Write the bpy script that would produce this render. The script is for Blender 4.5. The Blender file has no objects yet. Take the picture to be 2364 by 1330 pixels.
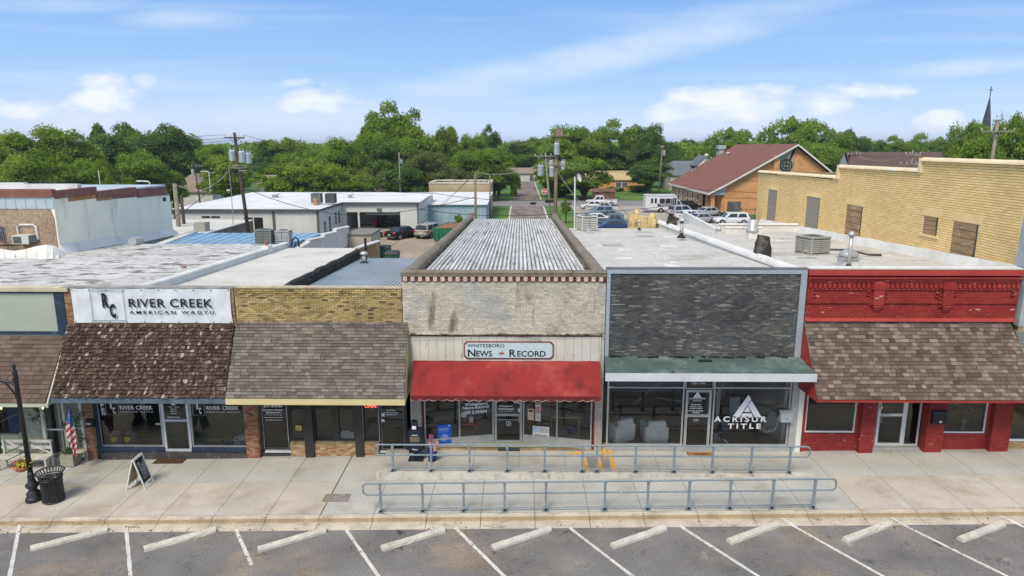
import bpy, math, random
import numpy as np
from math import sin, cos, tan, pi, radians, sqrt, atan2, hypot
from mathutils import Vector, Matrix
R = random.Random(11)
SC = bpy.context.scene
COL = SC.collection
# ---------------------------------------------------------------- camera
PITCH, YAW, FPX, CAMZ = radians(11.8), radians(.65), 1576.0, 11.0
cd = bpy.data.cameras.new('camera'); cam = bpy.data.objects.new('camera', cd); COL.objects.link(cam)
cd.sensor_width = 36; cd.lens = 36 * FPX / 2364; cd.clip_start = .1; cd.clip_end = 9000
cam.location = (0, 0, CAMZ); cam.rotation_euler = (radians(90) - PITCH, 0, YAW)
SC.camera = cam
# ---------------------------------------------------------------- survey helpers: sight lines from the camera station
_fw = Vector((-sin(YAW) * cos(PITCH), cos(YAW) * cos(PITCH), -sin(PITCH)))
_rt = Vector((cos(YAW), sin(YAW), 0)); _up = _rt.cross(_fw)
def ray(px, py): return _fw + (px - 1182) / FPX * _rt - (py - 665) / FPX * _up
def W(px, py, Y):
    d = ray(px, py); t = Y / d.y; return Vector((d.x * t, Y, CAMZ + d.z * t))
def G(px, py, Z=0., sx=0., sy=0.):
    d = ray(px, py); t = (Z - CAMZ) / (d.z - sx * d.x - sy * d.y); return Vector((d.x * t, d.y * t, CAMZ + d.z * t))
SLOPE = .017
def gz(x): return SLOPE * max(-40, min(40, x))
# ---------------------------------------------------------------- world
SUN_EL, SUN_AZ = radians(52), radians(206)     # azimuth measured clockwise from +Y: the sun stands behind and left of the camera
wd = bpy.data.worlds.new('World'); SC.world = wd; wd.use_nodes = True
nt = wd.node_tree; nt.nodes.clear()
def N(t, **k):
    n = nt.nodes.new(t)
    for a, b in k.items(): setattr(n, a, b)
    return n
def L(a, b): nt.links.new(a, b)
def mth(op, a, b=None, c=None, clamp=False):
    n = N('ShaderNodeMath', operation=op); n.use_clamp = clamp
    for i, v in enumerate((a, b, c)):
        if v is None: continue
        if isinstance(v, (int, float)): n.inputs[i].default_value = v
        else: L(v, n.inputs[i])
    return n.outputs[0]
tc = N('ShaderNodeTexCoord'); sep = N('ShaderNodeSeparateXYZ'); L(tc.outputs['Generated'], sep.inputs[0])
mp = N('ShaderNodeMapping'); mp.inputs['Scale'].default_value = (1, 1, 2.6); mp.inputs['Location'].default_value = (0, 0, .02)
L(tc.outputs['Generated'], mp.inputs[0])
sky = N('ShaderNodeTexSky', sky_type='NISHITA'); sky.sun_disc = False
sky.sun_elevation = SUN_EL; sky.sun_rotation = SUN_AZ; sky.altitude = 150; sky.air_density = 1.0; sky.dust_density = .6; sky.ozone_density = 2.5
L(mp.outputs[0], sky.inputs[0])
tint = N('ShaderNodeMix', data_type='RGBA', blend_type='MULTIPLY'); tint.inputs[0].default_value = 1
tint.inputs[7].default_value = (1.0, .98, 1.12, 1); L(sky.outputs[0], tint.inputs[6])
ay = mth('MAXIMUM', mth('ABSOLUTE', sep.outputs[1]), .05)
u = mth('DIVIDE', sep.outputs[0], ay); v = mth('DIVIDE', sep.outputs[2], ay)
front = mth('GREATER_THAN', sep.outputs[1], 0)
cu = N('ShaderNodeCombineXYZ'); L(u, cu.inputs[0]); L(mth('MULTIPLY', v, 2.6), cu.inputs[1]); L(sep.outputs[1], cu.inputs[2])
nz = N('ShaderNodeTexNoise'); nz.inputs['Scale'].default_value = 11; nz.inputs['Detail'].default_value = 9; nz.inputs['Roughness'].default_value = .58
L(cu.outputs[0], nz.inputs['Vector'])
def blob(px, py, wpx, hpx, s=1., an=0.):
    d = ray(px, py); u0, v0 = d.x / d.y, d.z / d.y
    a, b = wpx / FPX, hpx / FPX
    du, dv = mth('SUBTRACT', u, u0), mth('SUBTRACT', v, v0); c_, s_ = cos(an), sin(an)
    if an: du, dv = mth('ADD', mth('MULTIPLY', du, c_), mth('MULTIPLY', dv, s_)), mth('SUBTRACT', mth('MULTIPLY', dv, c_), mth('MULTIPLY', du, s_))
    e = mth('ADD', mth('POWER', mth('DIVIDE', du, a), 2), mth('POWER', mth('DIVIDE', dv, b), 2))
    return mth('MULTIPLY', mth('SUBTRACT', 1, e, clamp=True), s)
tot = None
for b in [(255, 215, 120, 60, .9), (330, 190, 60, 30, .8), (650, 195, 140, 24, .8), (730, 232, 150, 56, 1.), (1700, 245, 230, 62, 1.1), (1560, 262, 110, 35, .9),
          (1640, 282, 200, 26, .7), (2010, 205, 130, 34, .95), (1900, 232, 150, 40, .8), (2170, 285, 100, 36, .95), (60, 255, 150, 40, .8), (280, 300, 160, 30, .5),
          (2350, 265, 60, 22, .7), (580, 268, 110, 22, .5), (-500, 220, 260, 50, .9), (2900, 230, 300, 55, .9)]:
    o = blob(*b); tot = o if tot is None else mth('MAXIMUM', tot, o)
tot = mth('MULTIPLY', tot, front); wis = None
for b in [(1480, 110, 470, 50, 1., .2), (1230, 165, 300, 40, .8, .08), (430, 45, 190, 30, .8), (2230, 155, 240, 26, .8, .08), (1700, 35, 380, 40, .7, .15), (130, 10, 260, 26, .6), (1050, 205, 200, 34, .7), (700, 270, 420, 60, .7), (1750, 300, 420, 50, .8), (200, 290, 380, 60, .8)]:
    o = mth('POWER', blob(*b), 1.5); wis = o if wis is None else mth('MAXIMUM', wis, o)
wis = mth('MULTIPLY', mth('MULTIPLY', wis, front), mth('MULTIPLY', nz.outputs[0], .85))
cl = mth('MULTIPLY', mth('SUBTRACT', mth('ADD', mth('MULTIPLY', tot, .62), mth('MULTIPLY', nz.outputs[0], 1.5)), 1.0), 2.6, clamp=True)
cl = mth('MULTIPLY', cl, mth('MINIMUM', mth('MULTIPLY', tot, 3.0), 1.0))
# thin high streaks everywhere
ms = N('ShaderNodeMapping'); ms.inputs['Rotation'].default_value = (0, 0, radians(-17)); ms.inputs['Scale'].default_value = (1.1, 9, 1)
L(cu.outputs[0], ms.inputs[0])
n2 = N('ShaderNodeTexNoise'); n2.inputs['Scale'].default_value = 1.6; n2.inputs['Detail'].default_value = 5; L(ms.outputs[0], n2.inputs['Vector'])
st = mth('MULTIPLY', mth('SUBTRACT', n2.outputs[0], .50, clamp=True), 2.0, clamp=True)
cl = mth('MAXIMUM', mth('MAXIMUM', mth('MULTIPLY', cl, .85), mth('MULTIPLY', st, .36)), wis)
up = mth('GREATER_THAN', sep.outputs[2], 0.0)
cl = mth('MULTIPLY', cl, up)
gr = N('ShaderNodeValToRGB'); el = gr.color_ramp.elements
while len(el) < 6: el.new(1)
for i, (p_, c_) in enumerate(((0, (.39, .465, .60)), (.045, (.345, .445, .60)), (.10, (.235, .385, .59)), (.19, (.155, .315, .575)), (.5, (.11, .25, .50)), (1, (.09, .21, .44)))):
    el[i].position = p_; el[i].color = (*c_, 1)
L(sep.outputs[2], gr.inputs[0])
sc10 = N('ShaderNodeVectorMath', operation='SCALE'); sc10.inputs['Scale'].default_value = 9.6; L(gr.outputs[0], sc10.inputs[0])
bl = N('ShaderNodeMix', data_type='RGBA'); bl.inputs[0].default_value = .8; L(tint.outputs[2], bl.inputs[6]); L(sc10.outputs[0], bl.inputs[7])
n3 = N('ShaderNodeTexNoise'); n3.inputs['Scale'].default_value = 2.6; n3.inputs['Detail'].default_value = 6; L(tc.outputs['Generated'], n3.inputs['Vector'])
hi = mth('MULTIPLY', mth('SUBTRACT', sep.outputs[2], .24, clamp=True), 4., clamp=True)
ov = mth('MULTIPLY', mth('MULTIPLY', mth('SUBTRACT', n3.outputs[0], .42, clamp=True), 6., clamp=True), hi)
cl = mth('MAXIMUM', cl, ov)
mx = N('ShaderNodeMix', data_type='RGBA'); L(cl, mx.inputs[0]); L(bl.outputs[2], mx.inputs[6])
mx.inputs[7].default_value = (5.9, 5.95, 6.3, 1)
bg = N('ShaderNodeBackground'); bg.inputs[1].default_value = .118; L(mx.outputs[2], bg.inputs[0])
wo = N('ShaderNodeOutputWorld'); L(bg.outputs[0], wo.inputs[0])
# ---------------------------------------------------------------- sun
sd = bpy.data.lights.new('sun', 'SUN'); sd.energy = 2.2; sd.angle = radians(22); sd.color = (1, .90, .74)
so = bpy.data.objects.new('sun', sd); COL.objects.link(so)
sdir = Vector((sin(SUN_AZ) * cos(SUN_EL), cos(SUN_AZ) * cos(SUN_EL), sin(SUN_EL)))
so.rotation_euler = sdir.to_track_quat('Z', 'Y').to_euler(); so.location = (0, -20, 60)
SC.view_settings.view_transform = 'Standard'; SC.view_settings.look = 'None'; SC.view_settings.exposure = 0.62; SC.view_settings.gamma = 1
SC.view_settings.use_curve_mapping = False
SC.render.engine = 'CYCLES'
SC.cycles.max_bounces = 6; SC.cycles.transparent_max_bounces = 8; SC.cycles.use_denoising = True
# ---------------------------------------------------------------- materials
def M(name, col=(.5, .5, .5), rough=.85, spec=.3, metal=0., var=.15, vs=.8, fine=.12, fs=25., ramp=None, const=False, bump=0., bs=60., stain=None, emit=None, stretch=(1, 1, 1), extra=None):
    m = bpy.data.materials.new(name); m.use_nodes = True; t = m.node_tree; ns = t.nodes; ns.clear()
    def n(k, **a):
        x = ns.new(k)
        for p, q in a.items(): setattr(x, p, q)
        return x
    lk = t.links.new
    out = n('ShaderNodeOutputMaterial'); b = n('ShaderNodeBsdfPrincipled'); lk(b.outputs[0], out.inputs[0])
    b.inputs['Roughness'].default_value = rough; b.inputs['Specular IOR Level'].default_value = spec; b.inputs['Metallic'].default_value = metal
    g = n('ShaderNodeNewGeometry'); mpn = n('ShaderNodeMapping'); mpn.inputs['Scale'].default_value = stretch; lk(g.outputs['Position'], mpn.inputs[0])
    if ramp:
        at = n('ShaderNodeAttribute', attribute_name='tint'); cr = n('ShaderNodeValToRGB'); e = cr.color_ramp
        while len(e.elements) < len(ramp): e.elements.new(1)
        for i, c in enumerate(ramp):
            e.elements[i].position = i / (len(ramp) - 1 + (1 if const else 0)); e.elements[i].color = (*c, 1)
        if const: e.interpolation = 'CONSTANT'
        lk(at.outputs['Fac'], cr.inputs[0]); cur = cr.outputs[0]
    else:
        rg = n('ShaderNodeRGB'); rg.outputs[0].default_value = (*col, 1); cur = rg.outputs[0]
    def noise(sc, det=4, ro=.55, vec=None):
        z = n('ShaderNodeTexNoise'); z.inputs['Scale'].default_value = sc; z.inputs['Detail'].default_value = det; z.inputs['Roughness'].default_value = ro
        lk(vec or mpn.outputs[0], z.inputs['Vector']); return z.outputs[0]
    def mr(x, a, bb, c, d):
        z = n('ShaderNodeMapRange'); z.inputs[1].default_value = a; z.inputs[2].default_value = bb; z.inputs[3].default_value = c; z.inputs[4].default_value = d
        lk(x, z.inputs[0]); return z.outputs[0]
    def mul(c, f):
        z = n('ShaderNodeVectorMath', operation='SCALE'); lk(c, z.inputs[0]); lk(f, z.inputs['Scale']); return z.outputs[0]
    if stain:
        for (sc_, ss, lo, hi, st_) in (stain if isinstance(stain, list) else [stain]):
            ms_ = n('ShaderNodeMapping'); ms_.inputs['Scale'].default_value = st_; lk(g.outputs['Position'], ms_.inputs[0])
            f = mr(noise(ss, 6, .65, ms_.outputs[0]), lo, hi, 0, 1)
            z = n('ShaderNodeMix', data_type='RGBA'); lk(f, z.inputs[0]); lk(cur, z.inputs[6]); z.inputs[7].default_value = (*sc_, 1); cur = z.outputs[2]
    if var: cur = mul(cur, mr(noise(vs), .3, .7, 1 - var, 1 + var))
    if fine: cur = mul(cur, mr(noise(fs, 2), .3, .7, 1 - fine, 1 + fine))
    lk(cur, b.inputs['Base Color'])
    if bump:
        bp = n('ShaderNodeBump'); bp.inputs['Strength'].default_value = bump; bp.inputs['Distance'].default_value = .02
        lk(noise(bs, 4), bp.inputs['Height']); lk(bp.outputs[0], b.inputs['Normal'])
    if emit:
        b.inputs['Emission Color'].default_value = (*emit[0], 1); b.inputs['Emission Strength'].default_value = emit[1]
    return m
def glass_mat(name, tintc=(.55, .58, .58), ior=1.5, rough=.02):
    m = bpy.data.materials.new(name); m.use_nodes = True; t = m.node_tree; t.nodes.clear()
    o = t.nodes.new('ShaderNodeOutputMaterial'); mxs = t.nodes.new('ShaderNodeMixShader'); tr = t.nodes.new('ShaderNodeBsdfTransparent')
    gl = t.nodes.new('ShaderNodeBsdfAnisotropic'); fr = t.nodes.new('ShaderNodeFresnel'); fr.inputs[0].default_value = ior
    tr.inputs[0].default_value = (*tintc, 1); gl.inputs['Roughness'].default_value = rough
    ad = t.nodes.new('ShaderNodeMath'); ad.operation = 'MULTIPLY_ADD'; ad.inputs[1].default_value = 1.0; ad.inputs[2].default_value = .03; t.links.new(fr.outputs[0], ad.inputs[0])
    t.links.new(ad.outputs[0], mxs.inputs[0]); t.links.new(tr.outputs[0], mxs.inputs[1]); t.links.new(gl.outputs[0], mxs.inputs[2]); t.links.new(mxs.outputs[0], o.inputs[0])
    return m
# ---------------------------------------------------------------- mesh building
ORG = {}
class MB:
    def __init__(s): s.v = []; s.f = []; s.t = []
    def add(s, vs, fs, t=None):
        k = len(s.v); s.v.extend([tuple(p) for p in vs]); s.f.extend([tuple(i + k for i in q) for q in fs])
        s.t.extend([R.random() if t is None else t] * len(fs)); return s
    def hexa(s, p, t=None):   # p: 4 bottom ccw, 4 top ccw
        return s.add(p, [(3, 2, 1, 0), (4, 5, 6, 7), (0, 1, 5, 4), (1, 2, 6, 5), (2, 3, 7, 6), (3, 0, 4, 7)], t)
    def box(s, x0, x1, y0, y1, z0, z1, t=None):
        if x0 > x1: x0, x1 = x1, x0
        if y0 > y1: y0, y1 = y1, y0
        if z0 > z1: z0, z1 = z1, z0
        return s.hexa([(x0, y0, z0), (x1, y0, z0), (x1, y1, z0), (x0, y1, z0), (x0, y0, z1), (x1, y0, z1), (x1, y1, z1), (x0, y1, z1)], t)
    def obox(s, c, d, rz=0, t=None, rx=0, ry=0):
        m = Matrix.Translation(Vector(c)) @ Matrix.Rotation(rz, 4, 'Z') @ Matrix.Rotation(ry, 4, 'Y') @ Matrix.Rotation(rx, 4, 'X')
        a, b, h = d[0] / 2, d[1] / 2, d[2] / 2
        return s.hexa([m @ Vector(q) for q in ((-a, -b, -h), (a, -b, -h), (a, b, -h), (-a, b, -h), (-a, -b, h), (a, -b, h), (a, b, h), (-a, b, h))], t)
    def quad(s, a, b, c, d, t=None): return s.add([a, b, c, d], [(0, 1, 2, 3)], t)
    def slab(s, pts, off, t=None):   # polygon extruded by the vector off
        n = len(pts); o = Vector(off); P = [Vector(p) for p in pts]
        return s.add(P + [p + o for p in P], [tuple(range(n))[::-1], tuple(range(n, 2 * n))] + [(i, (i + 1) % n, (i + 1) % n + n, i + n) for i in range(n)], t)
    def tube(s, pts, r, n=8, t=None, r2=None, closed=False):
        P = [Vector(p) for p in pts]; m = len(P); base = len(s.v); prev = None
        for i, p in enumerate(P):
            if closed: d = P[(i + 1) % m] - P[i - 1]
            else: d = P[min(i + 1, m - 1)] - P[max(i - 1, 0)]
            d.normalize()
            a = d.cross(Vector((0, 0, 1)) if abs(d.z) < .9 else Vector((0, 1, 0))); a.normalize()
            if prev is not None and a.dot(prev) < 0: a = -a
            prev = a; b = d.cross(a); rr = r if r2 is None else r + (r2 - r) * i / (m - 1)
            if isinstance(r, (list, tuple)): rr = r[i]
            for k in range(n): s.v.append(tuple(p + rr * (cos(2 * pi * k / n) * a + sin(2 * pi * k / n) * b)))
        tt = R.random() if t is None else t; c = 0
        for i in range(m if closed else m - 1):
            for k in range(n):
                i2 = (i + 1) % m
                s.f.append((base + i * n + k, base + i * n + (k + 1) % n, base + i2 * n + (k + 1) % n, base + i2 * n + k)); c += 1
        if not closed:
            s.f.append(tuple(base + k for k in range(n))[::-1]); s.f.append(tuple(base + (m - 1) * n + k for k in range(n))); c += 2
        s.t.extend([tt] * c); return s
    def lathe(s, prof, c=(0, 0, 0), n=16, t=None, caps=True):
        base = len(s.v); c = Vector(c)
        for r, z in prof:
            for k in range(n): s.v.append((c.x + r * cos(2 * pi * k / n), c.y + r * sin(2 * pi * k / n), c.z + z))
        m = len(prof); q = 0; tt = R.random() if t is None else t
        for i in range(m - 1):
            for k in range(n): s.f.append((base + i * n + k, base + i * n + (k + 1) % n, base + (i + 1) * n + (k + 1) % n, base + (i + 1) * n + k)); q += 1
        if caps: s.f.append(tuple(base + k for k in range(n))[::-1]); s.f.append(tuple(base + (m - 1) * n + k for k in range(n))); q += 2
        s.t.extend([tt] * q); return s
    def cyl(s, c, r, h, n=16, t=None): return s.lathe([(r, 0), (r, h)], c, n, t)
    def xf(s, m, i0=0):
        for i in range(i0, len(s.v)): s.v[i] = tuple(m @ Vector(s.v[i]))
        return s
    def mesh(s, name, mat, org=None, smooth=False):
        me = bpy.data.meshes.new(name)
        if org is not None and org.length > 0: vv = [(a - org.x, b - org.y, c - org.z) for a, b, c in s.v]
        else: vv = s.v
        me.from_pydata(vv, [], s.f)
        at = me.attributes.new('tint', 'FLOAT', 'FACE'); at.data.foreach_set('value', s.t)
        if mat: me.materials.append(mat)
        if smooth: me.polygons.foreach_set('use_smooth', [True] * len(me.polygons))
        me.update(); return me
    def build(s, name, mat, parent=None, smooth=False, label=None, kind=None):
        org = ORG.get(parent.name, Vector((0, 0, 0))) if parent else Vector((0, 0, 0))
        o = bpy.data.objects.new(name, s.mesh(name, mat, org, smooth)); COL.objects.link(o)
        if parent: o.parent = parent; ORG[o.name] = org
        if label: o['label'] = label
        if kind: o['kind'] = kind
        return o
def prop(o, label=None, cat=None, group=None, kind=None):
    if label: o['label'] = label
    if cat: o['category'] = cat
    if group: o['group'] = group
    if kind: o['kind'] = kind
    return o
def thing(name, label, cat, loc=(0, 0, 0), group=None):
    o = bpy.data.objects.new(name, None); COL.objects.link(o); o.location = loc; o.empty_display_size = .3
    ORG[o.name] = Vector(loc); return prop(o, label, cat, group)
def single(name, mb, mat, label, cat, loc=None, group=None, smooth=False):
    """a thing that is one mesh, its origin at its own base"""
    if loc is None:
        a = np.array(mb.v); loc = ((a[:, 0].min() + a[:, 0].max()) / 2, (a[:, 1].min() + a[:, 1].max()) / 2, a[:, 2].min())
    loc = Vector(loc); o = bpy.data.objects.new(name, mb.mesh(name, mat, loc, smooth)); o.location = loc; COL.objects.link(o)
    ORG[o.name] = loc; return prop(o, label, cat, group)
def struct(name, mb, mat, smooth=False): return prop(mb.build(name, mat, None, smooth), kind='structure')
def piece(name, me, parent, loc, rot=None, scale=None):
    o = bpy.data.objects.new(name, me); COL.objects.link(o); o.parent = parent
    o.location = Vector(loc) - ORG.get(parent.name, Vector((0, 0, 0)))
    if rot is not None: o.rotation_euler = rot
    if scale is not None: o.scale = scale
    return o
KIDS = {}
def copy_tree(o, parent=None, loc=None, rz=None, label=None):
    c = o.copy(); COL.objects.link(c)
    if parent: c.parent = parent
    for ch in list(o.children): copy_tree(ch, c)
    if loc is not None: c.location = loc
    if rz is not None: c.rotation_euler = (0, 0, rz)
    if label: c['label'] = label
    return c
def boxmesh(name, dx, dy, dz, mat, t):   # centred in x and z, back face at y=0, front at -dy, no back face
    m = MB(); a, b = dx / 2, dz / 2
    m.add([(-a, 0, -b), (a, 0, -b), (a, 0, b), (-a, 0, b), (-a, -dy, -b), (a, -dy, -b), (a, -dy, b), (-a, -dy, b)],
          [(4, 5, 6, 7), (0, 1, 5, 4), (1, 2, 6, 5), (2, 3, 7, 6), (3, 0, 4, 7)], t)
    return m.mesh(name, mat)
def bricks(parent, O, U, NN, Lw, Hh, mat, bw=.205, bh=.068, gap=.011, out=.012, holes=(), nobj=300, name='brick', top=None, proud=None, tintf=None, near=None):
    """running-bond bricks on a wall: O lower left corner of the wall face, U unit vector along it, NN outward unit normal"""
    O, U, NN = Vector(O), Vector(U), Vector(NN); V = Vector((0, 0, 1)); lst = []
    rows = int(Hh / bh)
    for r in range(rows):
        v0 = r * bh; x = -(bw / 2 if r % 2 else 0)
        while x < Lw - .02:
            a, b = max(0, x), min(Lw, x + bw); x += bw
            if b - a < .03: continue
            cu_, cv = (a + b) / 2, v0 + bh / 2
            if top and cv > top(cu_): continue
            hs = [h for h in holes if h[2] < cv < h[3] and a < h[1] and b > h[0]]
            if hs:
                h = hs[0]
                if a < h[0] and h[0] - a > .04: b = h[0]
                elif b > h[1] and b - h[1] > .04: a = h[1]
                else: continue
            o = out + (proud(cu_, cv) if proud else 0)
            lst.append((a + gap / 2, b - gap / 2, v0 + gap / 2, v0 + bh - gap / 2, o, R.random() if tintf is None else tintf(cu_, cv, r)))
    full = [q for q in lst if q[1] - q[0] > bw - gap - .001]
    if near: full.sort(key=lambda q: near(q[0], q[2]))
    else: R.shuffle(full)
    ob = set(id(q) for q in full[:nobj]); NV = 8; meshes = {}
    rot = atan2(U.y, U.x); 
    mb = MB()
    for q in lst:
        a, b, c, d, o, t = q
        if id(q) in ob:
            k = (round(t * (NV - 1)), round(o, 3))
            if k not in meshes: meshes[k] = boxmesh(name, bw - gap, k[1], bh - gap, mat, k[0] / (NV - 1))
            piece(name, meshes[k], parent, O + U * ((a + b) / 2) + V * ((c + d) / 2), (0, 0, rot))
        else:
            B = [O + U * a + V * c, O + U * b + V * c, O + U * b + V * d, O + U * a + V * d]; F_ = [p + NN * o for p in B]
            mb.add(B + F_, [(4, 5, 6, 7), (0, 1, 5, 4), (1, 2, 6, 5), (2, 3, 7, 6), (3, 0, 4, 7)], t)
    if mb.v: mb.build(name, mat, parent, kind='stuff')
def shingles(parent, TL, TR, BL, BR, mat, rows, wmin, wmax, th=.012, jit=.0, gapc=.006, nobj=300, name='shingle', tintf=None, lift=.02, twist=0.):
    """overlapping shingles on the slope between the top edge TL-TR and the bottom edge BL-BR"""
    TL, TR, BL, BR = map(Vector, (TL, TR, BL, BR)); nn = (TR - TL).cross(BL - TL); nn.normalize(); nn = -nn if nn.z < 0 else nn
    lst = []
    for r in range(rows):
        f0, f1 = r / rows, (r + 1) / rows + .25 / rows
        x = -R.random() * wmax * .6; A0, B0 = TL.lerp(BL, f0), TR.lerp(BR, f0); wid = (B0 - A0).length; m = r
        while x < wid - .02:
            w = R.uniform(wmin, wmax); a, b = max(0, x), min(wid, x + w); x += w
            if b - a < .03: continue
            lst.append((r, a / wid, (b - gapc) / wid, R.uniform(-jit, jit), R.random() if tintf is None else tintf(a / wid, f0, r), b - a))
    R.shuffle(lst)
    mb = MB(); cache = {}
    ex = (TR - TL).normalized(); ey = (BL - TL + BR - TR).normalized()
    slen = ((BL - TL).length) / rows
    M3 = Matrix((ex, -ey, nn)).transposed(); rq = M3.to_quaternion().to_euler()
    for i, (r, a, b, j, t, w) in enumerate(lst):
        f0 = r / rows; f1 = min(1.0 + .3 / rows, (r + 1) / rows + j / rows)
        P0, P1 = TL.lerp(BL, f0), TR.lerp(BR, f0); Q0, Q1 = TL.lerp(BL, f1), TR.lerp(BR, f1)
        p = [P0.lerp(P1, a), P0.lerp(P1, b), Q0.lerp(Q1, b), Q0.lerp(Q1, a)]
        l2 = lift + (R.uniform(-twist, twist)); l3 = lift + (R.uniform(-twist, twist))
        if i < nobj:
            key = (round(t * 7), round(w / .03), round(j * 4))
            c = (p[0] + p[1]) / 2
            if key not in cache:
                m = MB(); h = w / 2 - gapc / 2; sl = slen * (1 + j)
                m.add([(-h, 0, 0), (h, 0, 0), (h, -sl, l2), (-h, -sl, l3), (h, -sl, l2 - th), (-h, -sl, l3 - th)], [(3, 2, 1, 0), (2, 3, 5, 4), (1, 2, 4), (0, 5, 3)], key[0] / 7)
                cache[key] = m.mesh(name, mat)
            piece(name, cache[key], parent, c + nn * .004, rq)
        else:
            q = [p[0] + nn * .004, p[1] + nn * .004, p[2] + nn * l2, p[3] + nn * l3, p[2] + nn * (l2 - th), p[3] + nn * (l3 - th)]
            mb.add(q, [(3, 2, 1, 0), (2, 3, 5, 4), (1, 2, 4), (0, 5, 3)], t)
    if mb.v: mb.build(name, mat, parent, kind='stuff')
def text(body, mat, parent, C_, wid, hei, ux=(1, 0, 0), uy=(0, 0, 1), ext=.003, name='lettering', bold=0., shear=0., spacing=1., label=None):
    """flat lettering fitted into wid x hei centred on C_; ux reads along the line, uy is up"""
    cu_ = bpy.data.curves.new('txt', 'FONT'); cu_.body = body; cu_.size = 1; cu_.offset = bold; cu_.shear = shear; cu_.space_character = spacing; cu_.resolution_u = 3
    to = bpy.data.objects.new('txt', cu_); COL.objects.link(to); dg = bpy.context.evaluated_depsgraph_get(); dg.update()
    me = bpy.data.meshes.new_from_object(to.evaluated_get(dg)); bpy.data.objects.remove(to)
    co = np.zeros(len(me.vertices) * 3); me.vertices.foreach_get('co', co); co = co.reshape(-1, 3)
    mn, mxx = co.min(0), co.max(0); ux, uy = Vector(ux).normalized(), Vector(uy).normalized(); C_ = Vector(C_); nn = ux.cross(uy)
    sx = wid / max(1e-6, mxx[0] - mn[0]); sy = hei / max(1e-6, mxx[1] - mn[1])
    polys = [tuple(p.vertices) for p in me.polygons]
    m = MB(); pts = [C_ + ux * ((c[0] - (mn[0] + mxx[0]) / 2) * sx) + uy * ((c[1] - (mn[1] + mxx[1]) / 2) * sy) + nn * ext for c in co]
    m.add(pts, polys); bpy.data.meshes.remove(me)
    return m.build(name, mat, parent, label=label)
# ================================================================ ground, street, pavement
F = 23.1                       # facade line (m in front of the camera station)
CURB = 19.03; GUT = 18.42
m_conc = M('concrete_tan', (.47, .425, .35), .9, var=.14, vs=.5, fine=.09, fs=18, bump=.15, stain=[((.36, .29, .20), .8, .5, .72, (1, 1, 1)), ((.52, .50, .45), .45, .52, .7, (1, 1, 1)), ((.2, .17, .14), 9., .69, .74, (1, 1, 1))])
m_concg = M('concrete_grey', (.43, .42, .38), .9, var=.12, vs=.6, fine=.09, fs=18, bump=.15, stain=[((.33, .29, .22), .7, .55, .75, (1, 1, 1)), ((.2, .17, .14), 9., .69, .74, (1, 1, 1))])
m_joint = M('joint_dirt', (.09, .075, .06), 1)
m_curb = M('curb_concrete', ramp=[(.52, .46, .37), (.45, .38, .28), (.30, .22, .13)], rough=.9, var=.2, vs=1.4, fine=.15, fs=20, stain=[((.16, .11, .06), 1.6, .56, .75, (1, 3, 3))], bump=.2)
m_asph = M('asphalt', (.175, .166, .155), .93, var=.22, vs=.7, fine=.35, fs=38, bump=.35, bs=70, stain=[((.27, .215, .16), .33, .52, .68, (1, 1.2, 1)), ((.36, .31, .25), 1.1, .62, .78, (1, 1, 1)), ((.05, .046, .042), 1.3, .61, .70, (1, 1, 1)), ((.07, .065, .06), 5, .66, .70, (1, 1, 1))])
m_line = M('line_paint', (.60, .58, .53), .8, var=.15, fine=.2, fs=30, stain=[((.2, .18, .16), 7, .56, .66, (1, 1, 1)), ((.25, .23, .2), 28, .6, .68, (1, 1, 1))])
m_yel = M('yellow_paint', (.72, .38, .05), .7, var=.12, fine=.1, stain=((.4, .28, .12), 9, .62, .7, (1, 1, 1)))
m_stop = M('wheel_stop_concrete', (.56, .53, .45), .9, var=.15, vs=3, fine=.12, fs=30, bump=.3, stain=[((.25, .2, .14), 5, .6, .75, (1, 1, 1))])
m_rail = M('rail_paint', (.20, .245, .27), .55, .4, var=.15, vs=6, fine=.12, fs=40, stain=((.42, .47, .49), 12, .6, .7, (1, 1, 1)))
m_grass = M('grass', (.085, .17, .028), 1, var=.35, vs=.15, fine=.3, fs=3, stain=((.16, .19, .05), .25, .55, .75, (1, 1, 1)))
m_dirtlot = M('lot_paving', (.30, .245, .18), .95, var=.25, vs=.12, fine=.15, fs=2, stain=[((.42, .36, .27), .2, .5, .7, (1, 1, 1)), ((.16, .14, .12), .35, .58, .72, (1, 1, 1))])
m_lot = M('car_park_paving', (.36, .325, .275), .95, var=.2, vs=.15, fine=.15, fs=3, stain=[((.22, .20, .18), .3, .52, .7, (1, 1, 1)), ((.5, .4, .3), .12, .58, .72, (1, 1, 1))])
m_road2 = M('old_street_asphalt', (.21, .165, .14), .95, var=.22, vs=.2, fine=.2, fs=2, stain=[((.09, .08, .08), .35, .5, .66, (2.5, .4, 1)), ((.32, .27, .22), .3, .58, .75, (1, 1, 1))])
m_field = M('field_grass', (.07, .13, .03), 1, var=.3, vs=.02, fine=.3, fs=.3)

mb = MB()
xs = [-5000, -600, -60, -45, 45, 60, 600, 5000]; ys = [-600, -60, 23.6, 24.4, 60, 600, 7000]
for j, y in enumerate(ys):
    for i, x in enumerate(xs): mb.v.append((x, y, -1.6 if y < 24 else -.04))
for j in range(len(ys) - 1):
    for i in range(len(xs) - 1):
        a = j * len(xs) + i; mb.f.append((a, a + 1, a + 1 + len(xs), a + len(xs))); mb.t.append(.5)
struct('ground', mb, m_field)

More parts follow.
